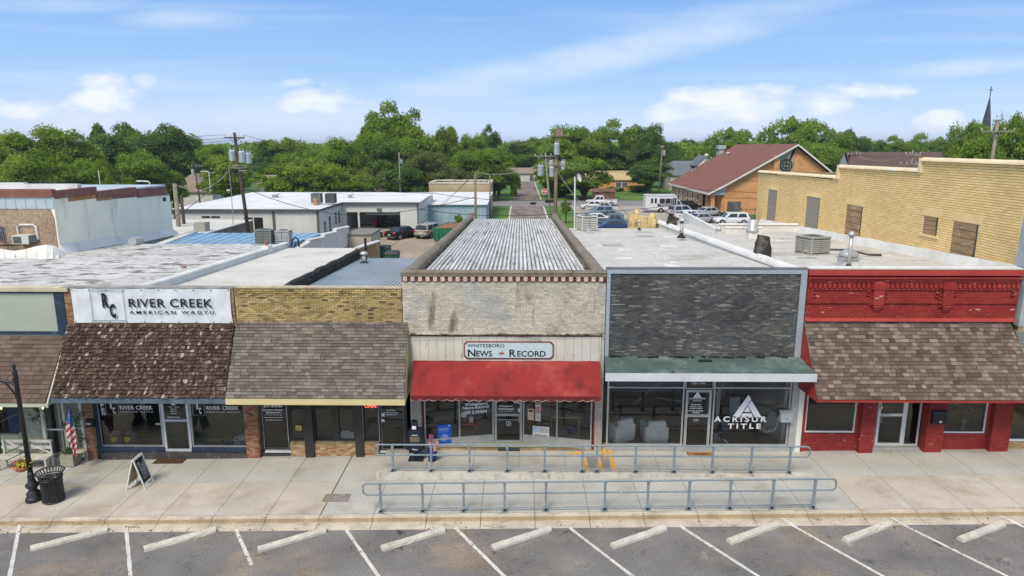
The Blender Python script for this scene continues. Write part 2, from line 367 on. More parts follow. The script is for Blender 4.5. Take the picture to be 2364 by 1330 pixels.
def sheet(x0, x1, y0, y1, dz): return [(x0, y0, gz(x0) + dz), (x1, y0, gz(x1) + dz), (x1, y1, gz(x1) + dz), (x0, y1, gz(x0) + dz)]
mb = MB(); mb.slab(sheet(-40, 40, -4, GUT + .02, -.15), (0, 0, -.3)); struct('road', mb, m_asph)
mb = MB(); mb.slab(sheet(-40, 40, -9, -4, 0), (0, 0, -.4)); struct('far_pavement', mb, m_concg)
road = bpy.data.objects['road']
# parking bay lines
STR = [((-15.32, 18.84), (-13.75, 16.3)), ((-11.9, 18.62), (-10.4, 16.2)), ((-8.48, 18.45), (-7.33, 16.7)), ((-5.15, 18.40), (-3.7, 16.1)), ((-1.90, 18.47), (-.37, 16.08)),
       ((1.44, 18.51), (3.04, 16.0)), ((4.78, 18.45), (6.28, 16.0)), ((7.88, 18.8), (9.48, 15.99)), ((11.14, 18.75), (12.65, 15.95)), ((14.4, 18.8), (15.9, 16.3))]
for i, (a, b) in enumerate(STR):
    mb = MB(); a, b = Vector(a), Vector(b); d = (b - a).normalized(); b2 = a + d * (4.6 if i != 2 else 2.1); n = Vector((-d.y, d.x)) * .05
    seg = 24; P = []
    for k in range(seg + 1):
        c = a.lerp(b2, k / seg); w1 = 1 + R.uniform(-.12, .12)
        P.append((c + n * w1, c - n * w1))
    for k in range(seg):
        q = [P[k][0], P[k][1], P[k + 1][1], P[k + 1][0]]
        mb.quad(*[(p.x, p.y, gz(p.x) - .15 + (.006 if p.y < GUT - .05 else .012 if p.y < GUT + .05 else .04)) for p in q])
    o = mb.build('painted_line', m_line, road)
# pavement: base plus individually jointed slabs
base = MB(); base.slab(sheet(-40, 40, CURB + .02, F + .4, -.03), (0, 0, -.4)); side = struct('sidewalk', base, m_joint)
PX = 1.645; TILT = -math.atan(SLOPE)
def slabmesh(w, d, mat, h=.06):
    m = MB(); a, b = w / 2, d / 2; m.hexa([(-a, -b, -h), (a, -b, -h), (a, b, -h), (-a, b, -h), (-a, -b, 0), (a, -b, 0), (a, b, 0), (-a, b, 0)], .5); return m.mesh('slab', mat)
yA, yB, yC = CURB + .03, 21.18, F + .2
sm1 = slabmesh(PX - .014, yB - yA - .012, m_conc); sm2 = slabmesh(PX - .014, yC - yB - .012, m_concg); sm3 = slabmesh(PX - .014, yB - yA - .012, m_concg)
J0 = -6.10
for k in range(-8, 16):
    x = J0 + (k + .5) * PX
    piece('slab', sm3 if -1 < k < 10 else sm1, side, (x, (yA + yB) / 2, gz(x)), (0, TILT, 0))
    if not (-5.0 < x < 9.4): piece('slab', sm2, side, (x, (yB + yC) / 2, gz(x)), (0, TILT, 0))
# wide dark expansion joint
mb = MB(); mb.slab(sheet(J0 - .018, J0 + .018, yA, yC, .001), (0, 0, .003)); mb.build('expansion_joint', m_joint, side)
# rolled kerb and gutter apron in sections
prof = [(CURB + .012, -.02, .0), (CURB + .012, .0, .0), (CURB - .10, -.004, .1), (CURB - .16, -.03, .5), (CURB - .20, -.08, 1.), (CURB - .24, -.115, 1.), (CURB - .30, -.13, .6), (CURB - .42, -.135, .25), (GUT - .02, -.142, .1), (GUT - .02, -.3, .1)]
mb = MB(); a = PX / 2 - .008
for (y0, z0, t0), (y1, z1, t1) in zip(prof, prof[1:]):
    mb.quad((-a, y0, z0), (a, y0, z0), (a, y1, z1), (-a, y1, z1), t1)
for s_ in (-1, 1):
    mb.add([(s_ * a, y, z) for y, z, t in prof], [tuple(range(len(prof)))], .5)
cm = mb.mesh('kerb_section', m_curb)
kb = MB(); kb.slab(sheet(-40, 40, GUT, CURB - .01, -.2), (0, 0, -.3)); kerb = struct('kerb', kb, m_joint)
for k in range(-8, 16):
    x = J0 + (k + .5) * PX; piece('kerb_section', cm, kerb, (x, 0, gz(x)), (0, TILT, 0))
# raised walkway along the two middle shops
ZP = .16
mb = MB(); mb.box(-4.8, 9.55, 21.27, F + .2, -.3, ZP - .03)
plat = struct('raised_walkway', mb, M('walkway_side_concrete', (.40, .37, .31), .9, var=.18, vs=1.2, fine=.12, stain=[((.27, .21, .15), 2.2, .55, .72, (1.6, 1, .3))]))
mb = MB(); mb.hexa([(-4.82, 21.18, gz(-4.8)), (9.9, 21.18, gz(9.9)), (9.9, 21.42, gz(9.6)), (-4.82, 21.42, gz(-4.8)), (-4.82, 21.19, ZP + .03), (9.9, 21.19, ZP + .022), (9.9, 21.42, ZP + .022), (-4.82, 21.42, ZP + .03)])
mb.build('edge_curb', M('edge_concrete', (.50, .475, .42), .9, var=.2, vs=2, fine=.12, stain=[((.30, .24, .17), 3, .56, .70, (1.2, 1, .5))]), plat)
for k in range(9):
    x0 = -4.8 + k * 1.6; w = 1.6 if k < 8 else 1.5
    piece('slab', slabmesh(w - .014, F - .05 - 21.43, m_concg), plat, (x0 + w / 2, (F - .05 + 21.43) / 2, ZP))
# yellow hazard paint round the ramp notch
ZY = ZP + .005
def gq(mb, pts, z=ZY): mb.quad(*[tuple(G(x, y, z)) for x, y in pts])
mb = MB(); gq(mb, [(1343, 1057), (1349, 1057), (1361, 1087), (1352, 1087)]); gq(mb, [(1376, 1052), (1381, 1052), (1392, 1087), (1383, 1087)])
gq(mb, [(1403, 1036), (1410, 1036), (1424, 1087), (1415, 1087)]); gq(mb, [(1302, 1050), (1341, 1041), (1343, 1048), (1330, 1049)])
mb.build('hazard_paint', m_yel, plat)
mb = MB(); mb.box(3.0, 3.12, 22.5, F - .06, ZP, ZP + .09); mb.build('step_edge', m_yel, plat)
mb = MB(); gq(mb, [(1351, 1049), (1374, 1049), (1384, 1087), (1362, 1087)], ZP + .004); gq(mb, [(1383, 1049), (1402, 1049), (1413, 1087), (1394, 1087)], ZP + .004)
mb.build('ramp_patch', M('ramp_patch', (.26, .24, .21), .9, var=.2, fine=.15), plat)

# wheel stops
ST = [((-14.02, 17.51), (-12.39, 18.48)), ((-10.69, 17.46), (-9.1, 18.4)), ((-7.38, 17.37), (-5.78, 18.34)), ((-3.9, 17.36), (-2.21, 18.31)), ((-.75, 17.36), (.91, 18.3)),
      ((2.6, 17.37), (4.33, 18.32)), ((5.92, 17.53), (7.68, 18.47)), ((9.17, 17.54), (10.99, 18.46)), ((12.42, 17.54), (14.21, 18.36)), ((-17.4, 17.55), (-15.72, 18.50))]
lab = ['leftmost full concrete wheel stop, nearest the black litter bin', 'concrete wheel stop in front of the sandwich board', 'chipped concrete wheel stop just left of the dark pavement joint',
       'pale concrete wheel stop in front of the left end of the lower railing', 'rough edged concrete wheel stop in front of the red awning shop door', 'concrete wheel stop in front of the yellow painted notch',
       'notched concrete wheel stop in front of the glass office door', 'concrete wheel stop in front of the right end of the lower railing', 'rightmost concrete wheel stop below the red brick shop', 'end of a concrete wheel stop cut by the left edge of the photo']
for i, (a, b) in enumerate(ST):
    a, b = Vector(a), Vector(b); c = (a + b) / 2; Ln = min(1.92, (b - a).length + .06); an = atan2(b.y - a.y, b.x - a.x)
    mb = MB(); n = 12; P = [(-.105, 0), (-.098, .075), (-.062, .125), (.062, .125), (.098, .075), (.105, 0)]
    for k in range(n + 1):
        for (y, z) in P:
            ch = .022 if R.random() < .12 else .004
            mb.v.append((-Ln / 2 + Ln * k / n + R.uniform(-.004, .004), y + R.uniform(-ch, ch) * .6, z - (R.uniform(0, ch) if z > 0 else 0)))
    for k in range(n):
        for q in range(5):
            s0 = k * 6 + q; mb.f.append((s0, s0 + 1, s0 + 7, s0 + 6)); mb.t.append(.5)
    mb.f += [tuple(range(6)), tuple(n * 6 + q for q in range(6))[::-1]]; mb.t += [.5, .5]
    t = thing('wheel_stop', lab[i], 'wheel stop', (c.x, c.y, gz(c.x) - .15), 'concrete wheel stops in the parking bays')
    o = bpy.data.objects.new('stop_bar', mb.mesh('stop_bar', m_stop)); COL.objects.link(o); o.parent = t
    pn = MB()
    for sx in (-.6, .55): pn.cyl((sx, 0, .118), .014, .012, 8)
    o2 = bpy.data.objects.new('anchor_pin', pn.mesh('anchor_pin', m_joint)); COL.objects.link(o2); o2.parent = t
    t.rotation_euler = (0, TILT, an)

# railings
def railing(name, label, xs, Y, zb, zt, x0, x1):
    t = thing(name, label, 'railing', (xs[0], Y, zb(xs[0])), 'grey blue pipe railings on the pavement')
    zz = lambda x, h: zb(x) + h
    H_ = zt; hm = zt * .62; hl = .12
    mb = MB(); r = .030; q = .13
    pts = [(x0 + q, Y, zz(x0, H_)), (x1 - q, Y, zz(x1, H_))]
    for k in range(1, 6): an = pi / 2 - k * pi / 12 * 1.0; pts.append((x1 - q + q * cos(an), Y, zz(x1, H_ - q) + q * sin(an)))
    pts.append((x1, Y, zz(x1, hm + q)))
    for k in range(1, 7): an = -k * pi / 12; pts.append((x1 - q + q * cos(an), Y, zz(x1, hm + q) + q * sin(an)))
    pts.append((x0 + q, Y, zz(x0, hm)))
    for k in range(1, 6): an = -pi / 2 - k * pi / 12; pts.append((x0 + q + q * cos(an), Y, zz(x0, hm + q) + q * sin(an)))
    pts.append((x0, Y, zz(x0, H_ - q)))
    for k in range(1, 6): an = pi - k * pi / 12; pts.append((x0 + q + q * cos(an), Y, zz(x0, H_ - q) + q * sin(an)))
    mb.tube(pts, r, 8, closed=True); mb.build('loop_rail', m_rail, t, True)
    mb = MB(); mb.tube([(xs[0], Y, zz(xs[0], hl)), (xs[-1], Y, zz(xs[-1], hl))], .022, 8); mb.build('lower_rail', m_rail, t, True)
    for x in xs:
        mb = MB(); b = zb(x); mb.box(x - .034, x + .034, Y - .03, Y + .03, b, b + H_ - .1); mb.hexa([(x - .028, Y - .028, b + H_ - .16), (x + .028, Y - .028, b + H_ - .16), (x + .028, Y + .028, b + H_ - .16), (x - .028, Y + .028, b + H_ - .16), (x - .05, Y - .03, b + H_ - .03), (x + .05, Y - .03, b + H_ - .03), (x + .05, Y + .03, b + H_ - .03), (x - .05, Y + .03, b + H_ - .03)])
        p = mb.build('post', m_rail, t)
        mb = MB(); mb.box(x - .10, x + .10, Y - .07, Y + .07, b, b + .015)
        for sx in (-.07, .07): mb.cyl((x + sx, Y - .035, b + .015), .02, .03, 6); mb.cyl((x + sx, Y + .035, b + .015), .02, .03, 6)
        mb.hexa([(x - .07, Y - .03, b + .01), (x + .07, Y - .03, b + .01), (x + .07, Y + .03, b + .01), (x - .07, Y + .03, b + .01), (x - .03, Y - .03, b + .09), (x + .03, Y - .03, b + .09), (x + .03, Y + .03, b + .09), (x - .03, Y + .03, b + .09)])
        mb.build('base_plate', m_rail, p)
railing('railing', 'upper pipe railing on the edge of the raised walkway', [-4.27, -2.97, -1.67, -.4, .86, 2.13, 2.62, 3.92, 5.21, 6.5, 7.79, 9.08], 21.33, lambda x: ZP + .025, .97, -4.86, 9.72)
railing('railing', 'lower pipe railing standing along the kerb', [-4.25, -2.96, -1.70, -.44, .82, 2.62, 3.93, 5.18, 6.43, 7.72, 8.97], 19.13, lambda x: gz(x), .97, -4.78, 9.60)
# ================================================================ shop row helpers
def fx(px, py=990, Y=F): return W(px, py, Y).x
def fz(py, Y=F, px=1200): return W(px, py, Y).z
m_glass = glass_mat('shop_glass', (.97, .98, .97))
m_glassd = glass_mat('dark_shop_glass', (.7, .72, .7))
m_alu = M('aluminium_frame', (.42, .43, .41), .5, .5, .3, var=.12, vs=3, fine=.08)
m_white = M('white_paint', (.72, .71, .66), .6, var=.08, fine=.05)
m_trimw = M('grey_white_trim', (.60, .63, .64), .55, .4, .15, var=.12, vs=1.5, fine=.06, stain=((.38, .36, .3), 3, .6, .75, (1, 1, 1)))
m_navy = M('navy_paint', (.028, .045, .075), .5, var=.2, fine=.1, stain=((.08, .11, .15), 4, .55, .7, (1, 1, 1)))
m_black = M('black_paint', (.018, .018, .018), .45, var=.2)
m_dbrown = M('dark_brown_post', (.045, .042, .036), .7, var=.15)
m_letw = M('white_lettering', (.82, .82, .82), .6, var=0, fine=0)
m_letb = M('black_lettering', (.015, .015, .018), .6, var=0, fine=0)
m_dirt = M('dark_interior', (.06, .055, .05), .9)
m_floorb = M('wood_floor', (.20, .125, .08), .5, var=.25, vs=2, stretch=(6, 1, 1))
m_floorg = M('green_carpet', (.42, .43, .31), .95, var=.15)
m_wallint = M('interior_wall', (.30, .30, .28), .9)
m_wooda = M('orange_wood', (.36, .17, .07), .6, var=.15, vs=4)
m_woodl = M('light_wood', (.5, .36, .2), .6, var=.12, vs=5)
m_paper = M('paper', (.75, .73, .68), .8, var=.03, fine=0)
m_mortar_d = M('dark_mortar', (.055, .052, .045), .95, var=.2)
m_mortar_y = M('sand_mortar', (.33, .25, .13), .95, var=.25, stain=((.12, .09, .05), 2.5, .5, .68, (1, 1, 1)))
m_mortar_w = M('painted_mortar', (.50, .465, .40), .95, var=.12, stain=((.2, .18, .15), 1.3, .58, .72, (2.2, 1, .7)))
m_mortar_r = M('red_mortar', (.11, .018, .015), .9, var=.2)
m_mortar_by = M('dark_yellow_mortar', (.20, .125, .05), .95, var=.3)
m_mortar_g = M('green_mortar', (.20, .21, .16), .95, var=.2)
b_grey = M('grey_brick', ramp=[(.062, .064, .066), (.085, .087, .088), (.105, .106, .104), (.058, .06, .063), (.12, .12, .117), (.08, .082, .082), (.20, .195, .17)], rough=.8, var=.25, vs=.7, fine=.2, fs=14, stain=[((.10, .09, .065), .45, .56, .72, (1, 1, 2)), ((.28, .27, .23), 3.0, .60, .66, (.5, 1, 3)), ((.025, .025, .027), 1.1, .60, .7, (.6, 1, 1.5))])
b_yel = M('yellow_brick', ramp=[(.42, .29, .10), (.50, .37, .16), (.24, .16, .07), (.55, .44, .22), (.33, .23, .09), (.46, .33, .13), (.14, .10, .055)], rough=.85, var=.22, vs=.9, fine=.15, stain=((.13, .10, .06), 2.5, .56, .72, (.6, 1, 1.4)))
b_orng = M('buff_orange_brick', ramp=[(.50, .30, .13), (.58, .38, .19), (.34, .19, .09), (.42, .22, .10), (.60, .47, .30)], rough=.85, var=.15)
b_wht = M('white_painted_brick', ramp=[(.58, .53, .43), (.50, .45, .36), (.63, .58, .49), (.42, .37, .30), (.57, .51, .40)], rough=.8, var=.14, vs=1, fine=.14, fs=16, stain=[((.17, .14, .11), 1.1, .56, .70, (1.6, 1, .4)), ((.40, .41, .39), .6, .52, .66, (1, 1, 1)), ((.26, .22, .17), 6, .60, .68, (1, 1, 2)), ((.50, .38, .18), 2.0, .68, .74, (.6, 1, 3))])
b_red = M('red_painted_brick', ramp=[(.31, .036, .026), (.26, .028, .022), (.35, .045, .033), (.28, .032, .025)], rough=.7, var=.12, vs=1, fine=.12, stain=[((.60, .45, .40), 5, .655, .675, (.5, 1, 2.0)), ((.24, .02, .016), 1.4, .55, .75, (1, 1, 1))])
b_pier = M('red_brown_brick', ramp=[(.30, .11, .07), (.22, .08, .05), (.38, .17, .11), (.27, .13, .09), (.42, .24, .17), (.16, .07, .05)], rough=.9, var=.2, fine=.15)
b_grn = M('pale_green_painted_brick', ramp=[(.38, .40, .31), (.35, .37, .285), (.40, .42, .33)], rough=.8, var=.1, fine=.08)
b_big = M('cream_painted_brick', ramp=[(.86, .62, .27), (.81, .57, .24), (.90, .67, .32), (.84, .60, .26), (.78, .54, .22)], rough=.85, var=.10, vs=.35, fine=.1, stain=[((.42, .22, .08), 1.6, .66, .76, (1, 1, 1))])
s_brown = M('brown_shingle', ramp=[(.13, .088, .07), (.165, .115, .09), (.105, .07, .055), (.15, .105, .083)], rough=.95, var=.18, vs=.6, fine=.25, fs=30, stain=((.06, .05, .045), 1.2, .55, .75, (1, 1, 1)))
s_grey = M('grey_taupe_shingle', ramp=[(.125, .108, .088), (.175, .153, .125), (.095, .083, .068), (.22, .195, .162), (.14, .123, .10), (.10, .088, .077)], rough=.95, var=.1, vs=.5, fine=.25, fs=40)
s_mix = M('mixed_brown_shingle', ramp=[(.115, .084, .064), (.17, .128, .098), (.072, .052, .042), (.28, .22, .17), (.135, .098, .074), (.095, .07, .054), (.22, .17, .13)], rough=.95, var=.12, vs=.5, fine=.22, fs=40, stain=((.075, .055, .05), .7, .55, .72, (1, 1, 1)))
s_shake = M('weathered_shake', ramp=[(.06, .037, .027), (.10, .066, .05), (.035, .023, .018), (.14, .10, .08), (.075, .046, .035), (.05, .035, .028), (.12, .085, .068), (.34, .29, .24)], rough=.95, var=.3, vs=1.3, fine=.3, fs=25, stretch=(3, 1, 1))
s_slate = M('slate_grey_shingle', ramp=[(.16, .17, .165), (.21, .215, .21), (.12, .125, .12)], rough=.95, fine=.2)

def near_cam(O, U):
    O, U = Vector(O), Vector(U); c = Vector((0, 0, CAMZ))
    return lambda a, z: (O + U * a + Vector((0, 0, z)) - c).length + R.random() * .6
def window(parent, x0, x1, z0, z1, Y, fw, mat, mx=(), mz=(), gl=None, depth=.08, name='window', lab=None):
    mb = MB(); y0, y1 = Y - depth / 2, Y + depth / 2
    mb.box(x0, x0 + fw, y0, y1, z0, z1); mb.box(x1 - fw, x1, y0, y1, z0, z1)
    mb.box(x0 + fw, x1 - fw, y0, y1, z0, z0 + fw); mb.box(x0 + fw, x1 - fw, y0, y1, z1 - fw, z1)
    for x in mx: mb.box(x - fw / 2, x + fw / 2, y0 + .002, y1 - .002, z0 + fw, z1 - fw)
    for z in mz: mb.box(x0 + fw, x1 - fw, y0 + .004, y1 - .004, z - fw / 2, z + fw / 2)
    w = mb.build(name, mat, parent, label=lab)
    ex = [x0 + fw] + sum([[x - fw / 2, x + fw / 2] for x in mx], []) + [x1 - fw]; ez = [z0 + fw] + sum([[z - fw / 2, z + fw / 2] for z in mz], []) + [z1 - fw]
    for i in range(0, len(ex), 2):
        for j in range(0, len(ez), 2):
            g = MB(); g.quad((ex[i], Y, ez[j]), (ex[i + 1], Y, ez[j]), (ex[i + 1], Y, ez[j + 1]), (ex[i], Y, ez[j + 1])); g.build('pane', gl or m_glass, w)
    return w
def room(parent, x0, x1, y0, y1, z0, z1, mfloor, mwall, mback=None):
    mb = MB(); mb.quad((x0, y0, z0), (x1, y0, z0), (x1, y1, z0), (x0, y1, z0)); mb.build('interior_floor', mfloor, parent)
    mb = MB(); mb.quad((x0, y0, z0), (x0, y1, z0), (x0, y1, z1), (x0, y0, z1)); mb.quad((x1, y0, z0), (x1, y1, z0), (x1, y1, z1), (x1, y0, z1))
    mb.quad((x0, y0, z1), (x1, y0, z1), (x1, y1, z1), (x0, y1, z1)); mb.quad((x0, y1, z0), (x1, y1, z0), (x1, y1, z1), (x0, y1, z1)); mb.build('interior_wall', mwall, parent)
def awning(parent, x0t, x1t, zt, x0b, x1b, Yb, zb, fh, mside, mfas, mshin, rows, w0, w1, fas_name='fascia', **k):
    mb = MB(); p = [(F - .002, zt), (Yb, zb), (Yb, zb - fh), (F - .002, zb - fh)]
    xx0 = [x0t, x0b, x0b, x0t]; xx1 = [x1t, x1b, x1b, x1t]
    vv = [(xx0[i], *p[i]) for i in range(4)] + [(xx1[i], *p[i]) for i in range(4)]
    mb.add(vv, [(0, 4, 5, 1), (1, 5, 6, 2), (2, 6, 7, 3)]); aw = mb.build('awning', m_dirt, parent)
    for f_ in ((0, 1, 2, 3), (7, 6, 5, 4)): mb = MB(); mb.add(vv, [f_]); mb.build('side_panel', mside, aw)
    mb = MB(); mb.box(x0b - .01, x1b + .01, Yb - .03, Yb - .003, zb - fh, zb - .01); mb.build(fas_name, mfas, aw)
    shingles(aw, (x0t, F - .004, zt + .004), (x1t, F - .004, zt + .004), (x0b, Yb - .03, zb + .004), (x1b, Yb - .03, zb + .004), mshin, rows, w0, w1, **k)
    return aw
def party(parent, x0, x1, zf, zb, yb, mat, y0=None):
    mb = MB(); y0 = y0 or F + .32
    mb.hexa([(x0, y0, -.6), (x1, y0, -.6), (x1, yb, -.6), (x0, yb, -.6), (x0, y0, zf), (x1, y0, zf), (x1, yb, zb), (x0, yb, zb)]); return mb.build('side_wall', mat, parent)

# ================================================================ D: newspaper shop (white painted brick, red awning)
XD0, XD1 = -4.07, 2.98
D_ = thing('newspaper_shop', 'narrow white painted brick shop with a red awning, newspaper sign and ribbed white roof', 'shop building', ((XD0 + XD1) / 2, F, 0))
zD = 6.74
mb = MB(); mb.box(XD0, XD1, F, F + .32, 3.0, zD - .06); wD = mb.build('front_wall', m_mortar_w, D_)
rd = {}
def tint_d(u, v, r): return R.random()
zb0 = fz(770)
bricks(wD, (XD0, F, zb0), (1, 0, 0), (0, -1, 0), XD1 - XD0, fz(651) - zb0, b_wht, near=near_cam((XD0, F, zb0), (1, 0, 0)))
# dentil frieze: red recesses between pale teeth
m_redpt = M('dark_red_paint', (.17, .04, .034), .8, var=.2, fine=.15)
mb = MB(); mb.box(XD0, XD1, F - .03, F, fz(650), fz(636)); fr = mb.build('frieze', m_redpt, wD)
n = 26; st = (XD1 - XD0 - .3) / n
tooth = boxmesh('brick', st * .52, .035, fz(637) - fz(649), b_wht, .3)
for k in range(n + 1): piece('dentil', tooth, fr if False else wD, (XD0 + .12 + k * st, F - .031, (fz(637) + fz(649)) / 2))
mb = MB(); mb.box(XD1 - .16, XD1 - .002, F - .04, F + .3, fz(652), zD - .07); mb.box(XD1 - .19, XD1 - .003, F - .05, F, fz(645), zD - .08); mb.build('corner_brick', m_redpt, wD)
m_cop = M('brown_tile_coping', (.20, .165, .125), .8, var=.2, vs=1.5, fine=.12, stain=((.10, .075, .05), 2, .55, .7, (1, 1, 1)))
def coping(parent, p0, p1, rad, mat, nm='coping', flat=.55, seg=.6, rise=0.):
    """rounded coping tiles laid end to end"""
    p0, p1 = Vector(p0), Vector(p1); Ln = (p1 - p0).length; k = max(1, round(Ln / seg)); d = (p1 - p0) / k; s_ = Vector((d.y, -d.x, 0)).normalized()
    for i in range(k):
        a = p0 + d * i; b = a + d * .985; mb = MB(); n_ = 8
        for q in (a, b):
            r0 = rad * (1.0 if q is a else 1.06)
            for j in range(n_ + 1):
                t = pi * j / n_; mb.v.append(tuple(q + s_ * (r0 * cos(t)) + Vector((0, 0, r0 * flat * sin(t)))))
        for j in range(n_): mb.f.append((j, j + 1, n_ + 2 + j, n_ + 1 + j)); mb.t.append(.5)
        mb.f.append(tuple(range(n_ + 1))); mb.f.append(tuple(range(n_ + 1, 2 * n_ + 2))[::-1]); mb.f.append((0, n_ + 1, 2 * n_ + 1, n_)); mb.t += [.5] * 3
        mb.build(nm, mat, parent)
mb = MB(); mb.box(XD0 - .03, XD1 + .02, F - .07, F + .36, zD - .16, zD - .02); mb.build('cap_band', m_cop, wD)
coping(wD, (XD0 - .03, F + .15, zD - .02), (XD1 + .02, F + .15, zD - .02), .23, m_cop, flat=.22)
# stepped side walls
YDB = 56.
def topD(y): return 6.68 - (.0385) * (y - F)
for s_, xa, xb in ((-1, XD0, XD0 + .28), (1, XD1 - .28, XD1)):
    w = party(D_, xa, xb, topD(F) - .12, topD(YDB) - .10, YDB, m_mortar_y)
    ys_ = [F + .3, 29, 35.5, 42, 48.5, YDB]
    for a, b in zip(ys_, ys_[1:]):
        coping(w, ((xa + xb) / 2, a, topD(a) - .10), ((xa + xb) / 2, b, topD(b) - .06), .215, m_cop, 'coping', seg=1.6, flat=.7)
    for yy, h in ((YDB - .3, .14),): 
        mb = MB(); mb.box(xa - .05, xb + .05, yy, yy + .5, topD(yy) - .1, topD(yy) + h); mb.build('pier_cap', m_cop, w)
mb = MB(); mb.box(XD0, XD1, YDB - .25, YDB, -.5, topD(YDB) - .5); mb.build('rear_wall', m_mortar_y, D_)
# ribbed roof
m_ribb = M('roof_pan_grey', (.085, .08, .075), .9, var=.3, vs=1, fine=.3, fs=12, stain=((.42, .41, .39), 4, .52, .62, (2, .6, 1)))
m_rib = M('white_coated_rib', (.56, .55, .52), .75, var=.15, vs=1.5, fine=.15, stain=[((.24, .23, .21), 1.6, .53, .64, (3.5, .14, 1)), ((.68, .68, .66), 1.1, .52, .62, (3, .15, 1))])
xr0, xr1 = XD0 + .5, XD1 - .5; zr = lambda y: topD(y) - .34
mb = MB(); mb.hexa([(XD0 + .26, F + .3, zr(F) - .2), (XD1 - .26, F + .3, zr(F) - .2), (XD1 - .26, YDB - .2, zr(YDB) - .2), (XD0 + .26, YDB - .2, zr(YDB) - .2), (XD0 + .26, F + .3, zr(F)), (XD1 - .26, F + .3, zr(F)), (XD1 - .26, YDB - .2, zr(YDB)), (XD0 + .26, YDB - .2, zr(YDB))])
roofD = mb.build('roof', m_ribb, D_)
nr = 36; wr = (xr1 - xr0 + .2) / nr
for k in range(nr):
    x = xr0 - .1 + (k + .5) * wr; mb = MB(); a, b = wr * .38, wr * .20; y0, y1 = F + .32, YDB - .3; z0, z1 = zr(y0), zr(y1)
    jy = R.uniform(-.1, .1)
    mb.add([(x - a, y0, z0 + .002), (x - b, y0, z0 + .055), (x + b, y0, z0 + .055), (x + a, y0, z0 + .002), (x - a, y1 + jy, z1 + .002), (x - b, y1 + jy, z1 + .055), (x + b, y1 + jy, z1 + .055), (x + a, y1 + jy, z1 + .002)],
           [(0, 1, 5, 4), (1, 2, 6, 5), (2, 3, 7, 6), (0, 3, 2, 1), (4, 5, 6, 7)]); mb.build('roof_rib', m_rib, roofD)
# sign board band
m_board = M('cream_weathered_board', (.56, .535, .46), .8, var=.14, vs=1.2, fine=.12, stain=[((.28, .23, .17), 1.7, .60, .72, (3, 1, .8)), ((.20, .14, .10), 6, .66, .72, (1, 1, .6))])
zs0, zs1 = fz(834), fz(774)
mb = MB(); mb.box(-3.80, XD1 - .12, F - .04, F - .001, zs0 - .5, zs1); sb = mb.build('sign_band', m_dirt, D_)
k = 0; x = -3.8
while x < XD1 - .14:
    w = .30; x2 = min(x + w, XD1 - .12); mb = MB(); mb.box(x + .004, x2 - .004, F - .056, F - .041, zs0 - .4, zs1 - .02); mb.build('board', m_board, sb); x += w
mb = MB(); mb.box(-3.82, XD1 - .1, F - .07, F - .058, zs1 - .03, zs1 + .03); mb.build('trim', M('rust_trim', (.12, .05, .035), .9, var=.3), sb)
mb = MB(); mb.box(-3.9, XD1 - .08, F - .11, F - .013, zs1 + .035, zs1 + .075); mb.build('ledge', M('grey_ledge', (.42, .38, .3), .9, var=.35, vs=3, stain=((.06, .05, .04), 5, .5, .6, (1, 1, 1))), wD)
# sagging cable
cab = MB(); P = [W(x_, y_, F - .15) for x_, y_ in ((945, 779), (1060, 778), (1130, 772), (1200, 772), (1262, 776), (1395, 769))]; cab.tube(P, .011, 5); cab.tube([W(1190, 776, F - .13), W(1225, 781, F - .13), W(1250, 787, F - .13)], .009, 5)
cab.build('cable', m_black, D_)
# sign
sg = thing('shop_sign', 'pale blue newspaper name sign with a dark red cut corner frame above the red awning', 'sign', W(1174, 806, F - .08))
def chamf(x0, x1, z0, z1, c): return [(x0 + c, z0), (x1 - c, z0), (x1, z0 + c), (x1, z1 - c), (x1 - c, z1), (x0 + c, z1), (x0, z1 - c), (x0, z0 + c)]
sx0, sx1 = fx(1071, 806), fx(1278, 806); sz0, sz1 = fz(827), fz(787)
mb = MB(); mb.slab([(a, F - .062, b) for a, b in chamf(sx0, sx1, sz0, sz1, .10)], (0, -.03, 0)); mb.build('frame', m_redpt, sg)
mb = MB(); mb.slab([(a, F - .093, b) for a, b in chamf(sx0 + .045, sx1 - .045, sz0 + .045, sz1 - .045, .09)], (0, -.014, 0)); mb.build('panel', M('pale_blue_panel', (.50, .60, .62), .5, var=.06), sg)
ys = F - .109; hz = sz1 - sz0
text('WHITESBORO', m_letb, sg, (sx0 + .78, ys, sz0 + hz * .77), 1.30, .125, bold=.012)
text('N', m_letb, sg, (sx0 + .28, ys, sz0 + hz * .34), .27, .27, bold=.022); text('EWS', m_letb, sg, (sx0 + .72, ys, sz0 + hz * .31), .56, .215, bold=.02)
text('R', m_letb, sg, (sx0 + 1.72, ys, sz0 + hz * .34), .24, .27, bold=.022); text('ECORD', m_letb, sg, (sx0 + 2.38, ys, sz0 + hz * .31), 1.0, .215, bold=.02)
c0 = Vector((sx0 + 1.32, ys - .002, sz0 + hz * .42)); mb = MB()
mb.add([c0] + [c0 + Vector((.15 * cos(t * pi / 10), 0, .15 * sin(t * pi / 10))) for t in range(20)], [(0, t + 1, (t + 1) % 20 + 1) for t in range(20)]); mb.build('emblem_disc', M('emblem_sky', (.42, .62, .60), .6, var=.2, vs=6), sg)
mb = MB(); e = c0 + Vector((0, -.004, 0)); mb.quad(e + Vector((-.11, 0, -.09)), e + Vector((.12, 0, -.09)), e + Vector((.08, 0, -.03)), e + Vector((-.06, 0, -.02))); mb.quad(e + Vector((.0, 0, -.02)), e + Vector((.05, 0, -.02)), e + Vector((.04, 0, .04)), e + Vector((.01, 0, .03))); mb.build('emblem_roof', M('emblem_red', (.5, .07, .04), .6), sg)
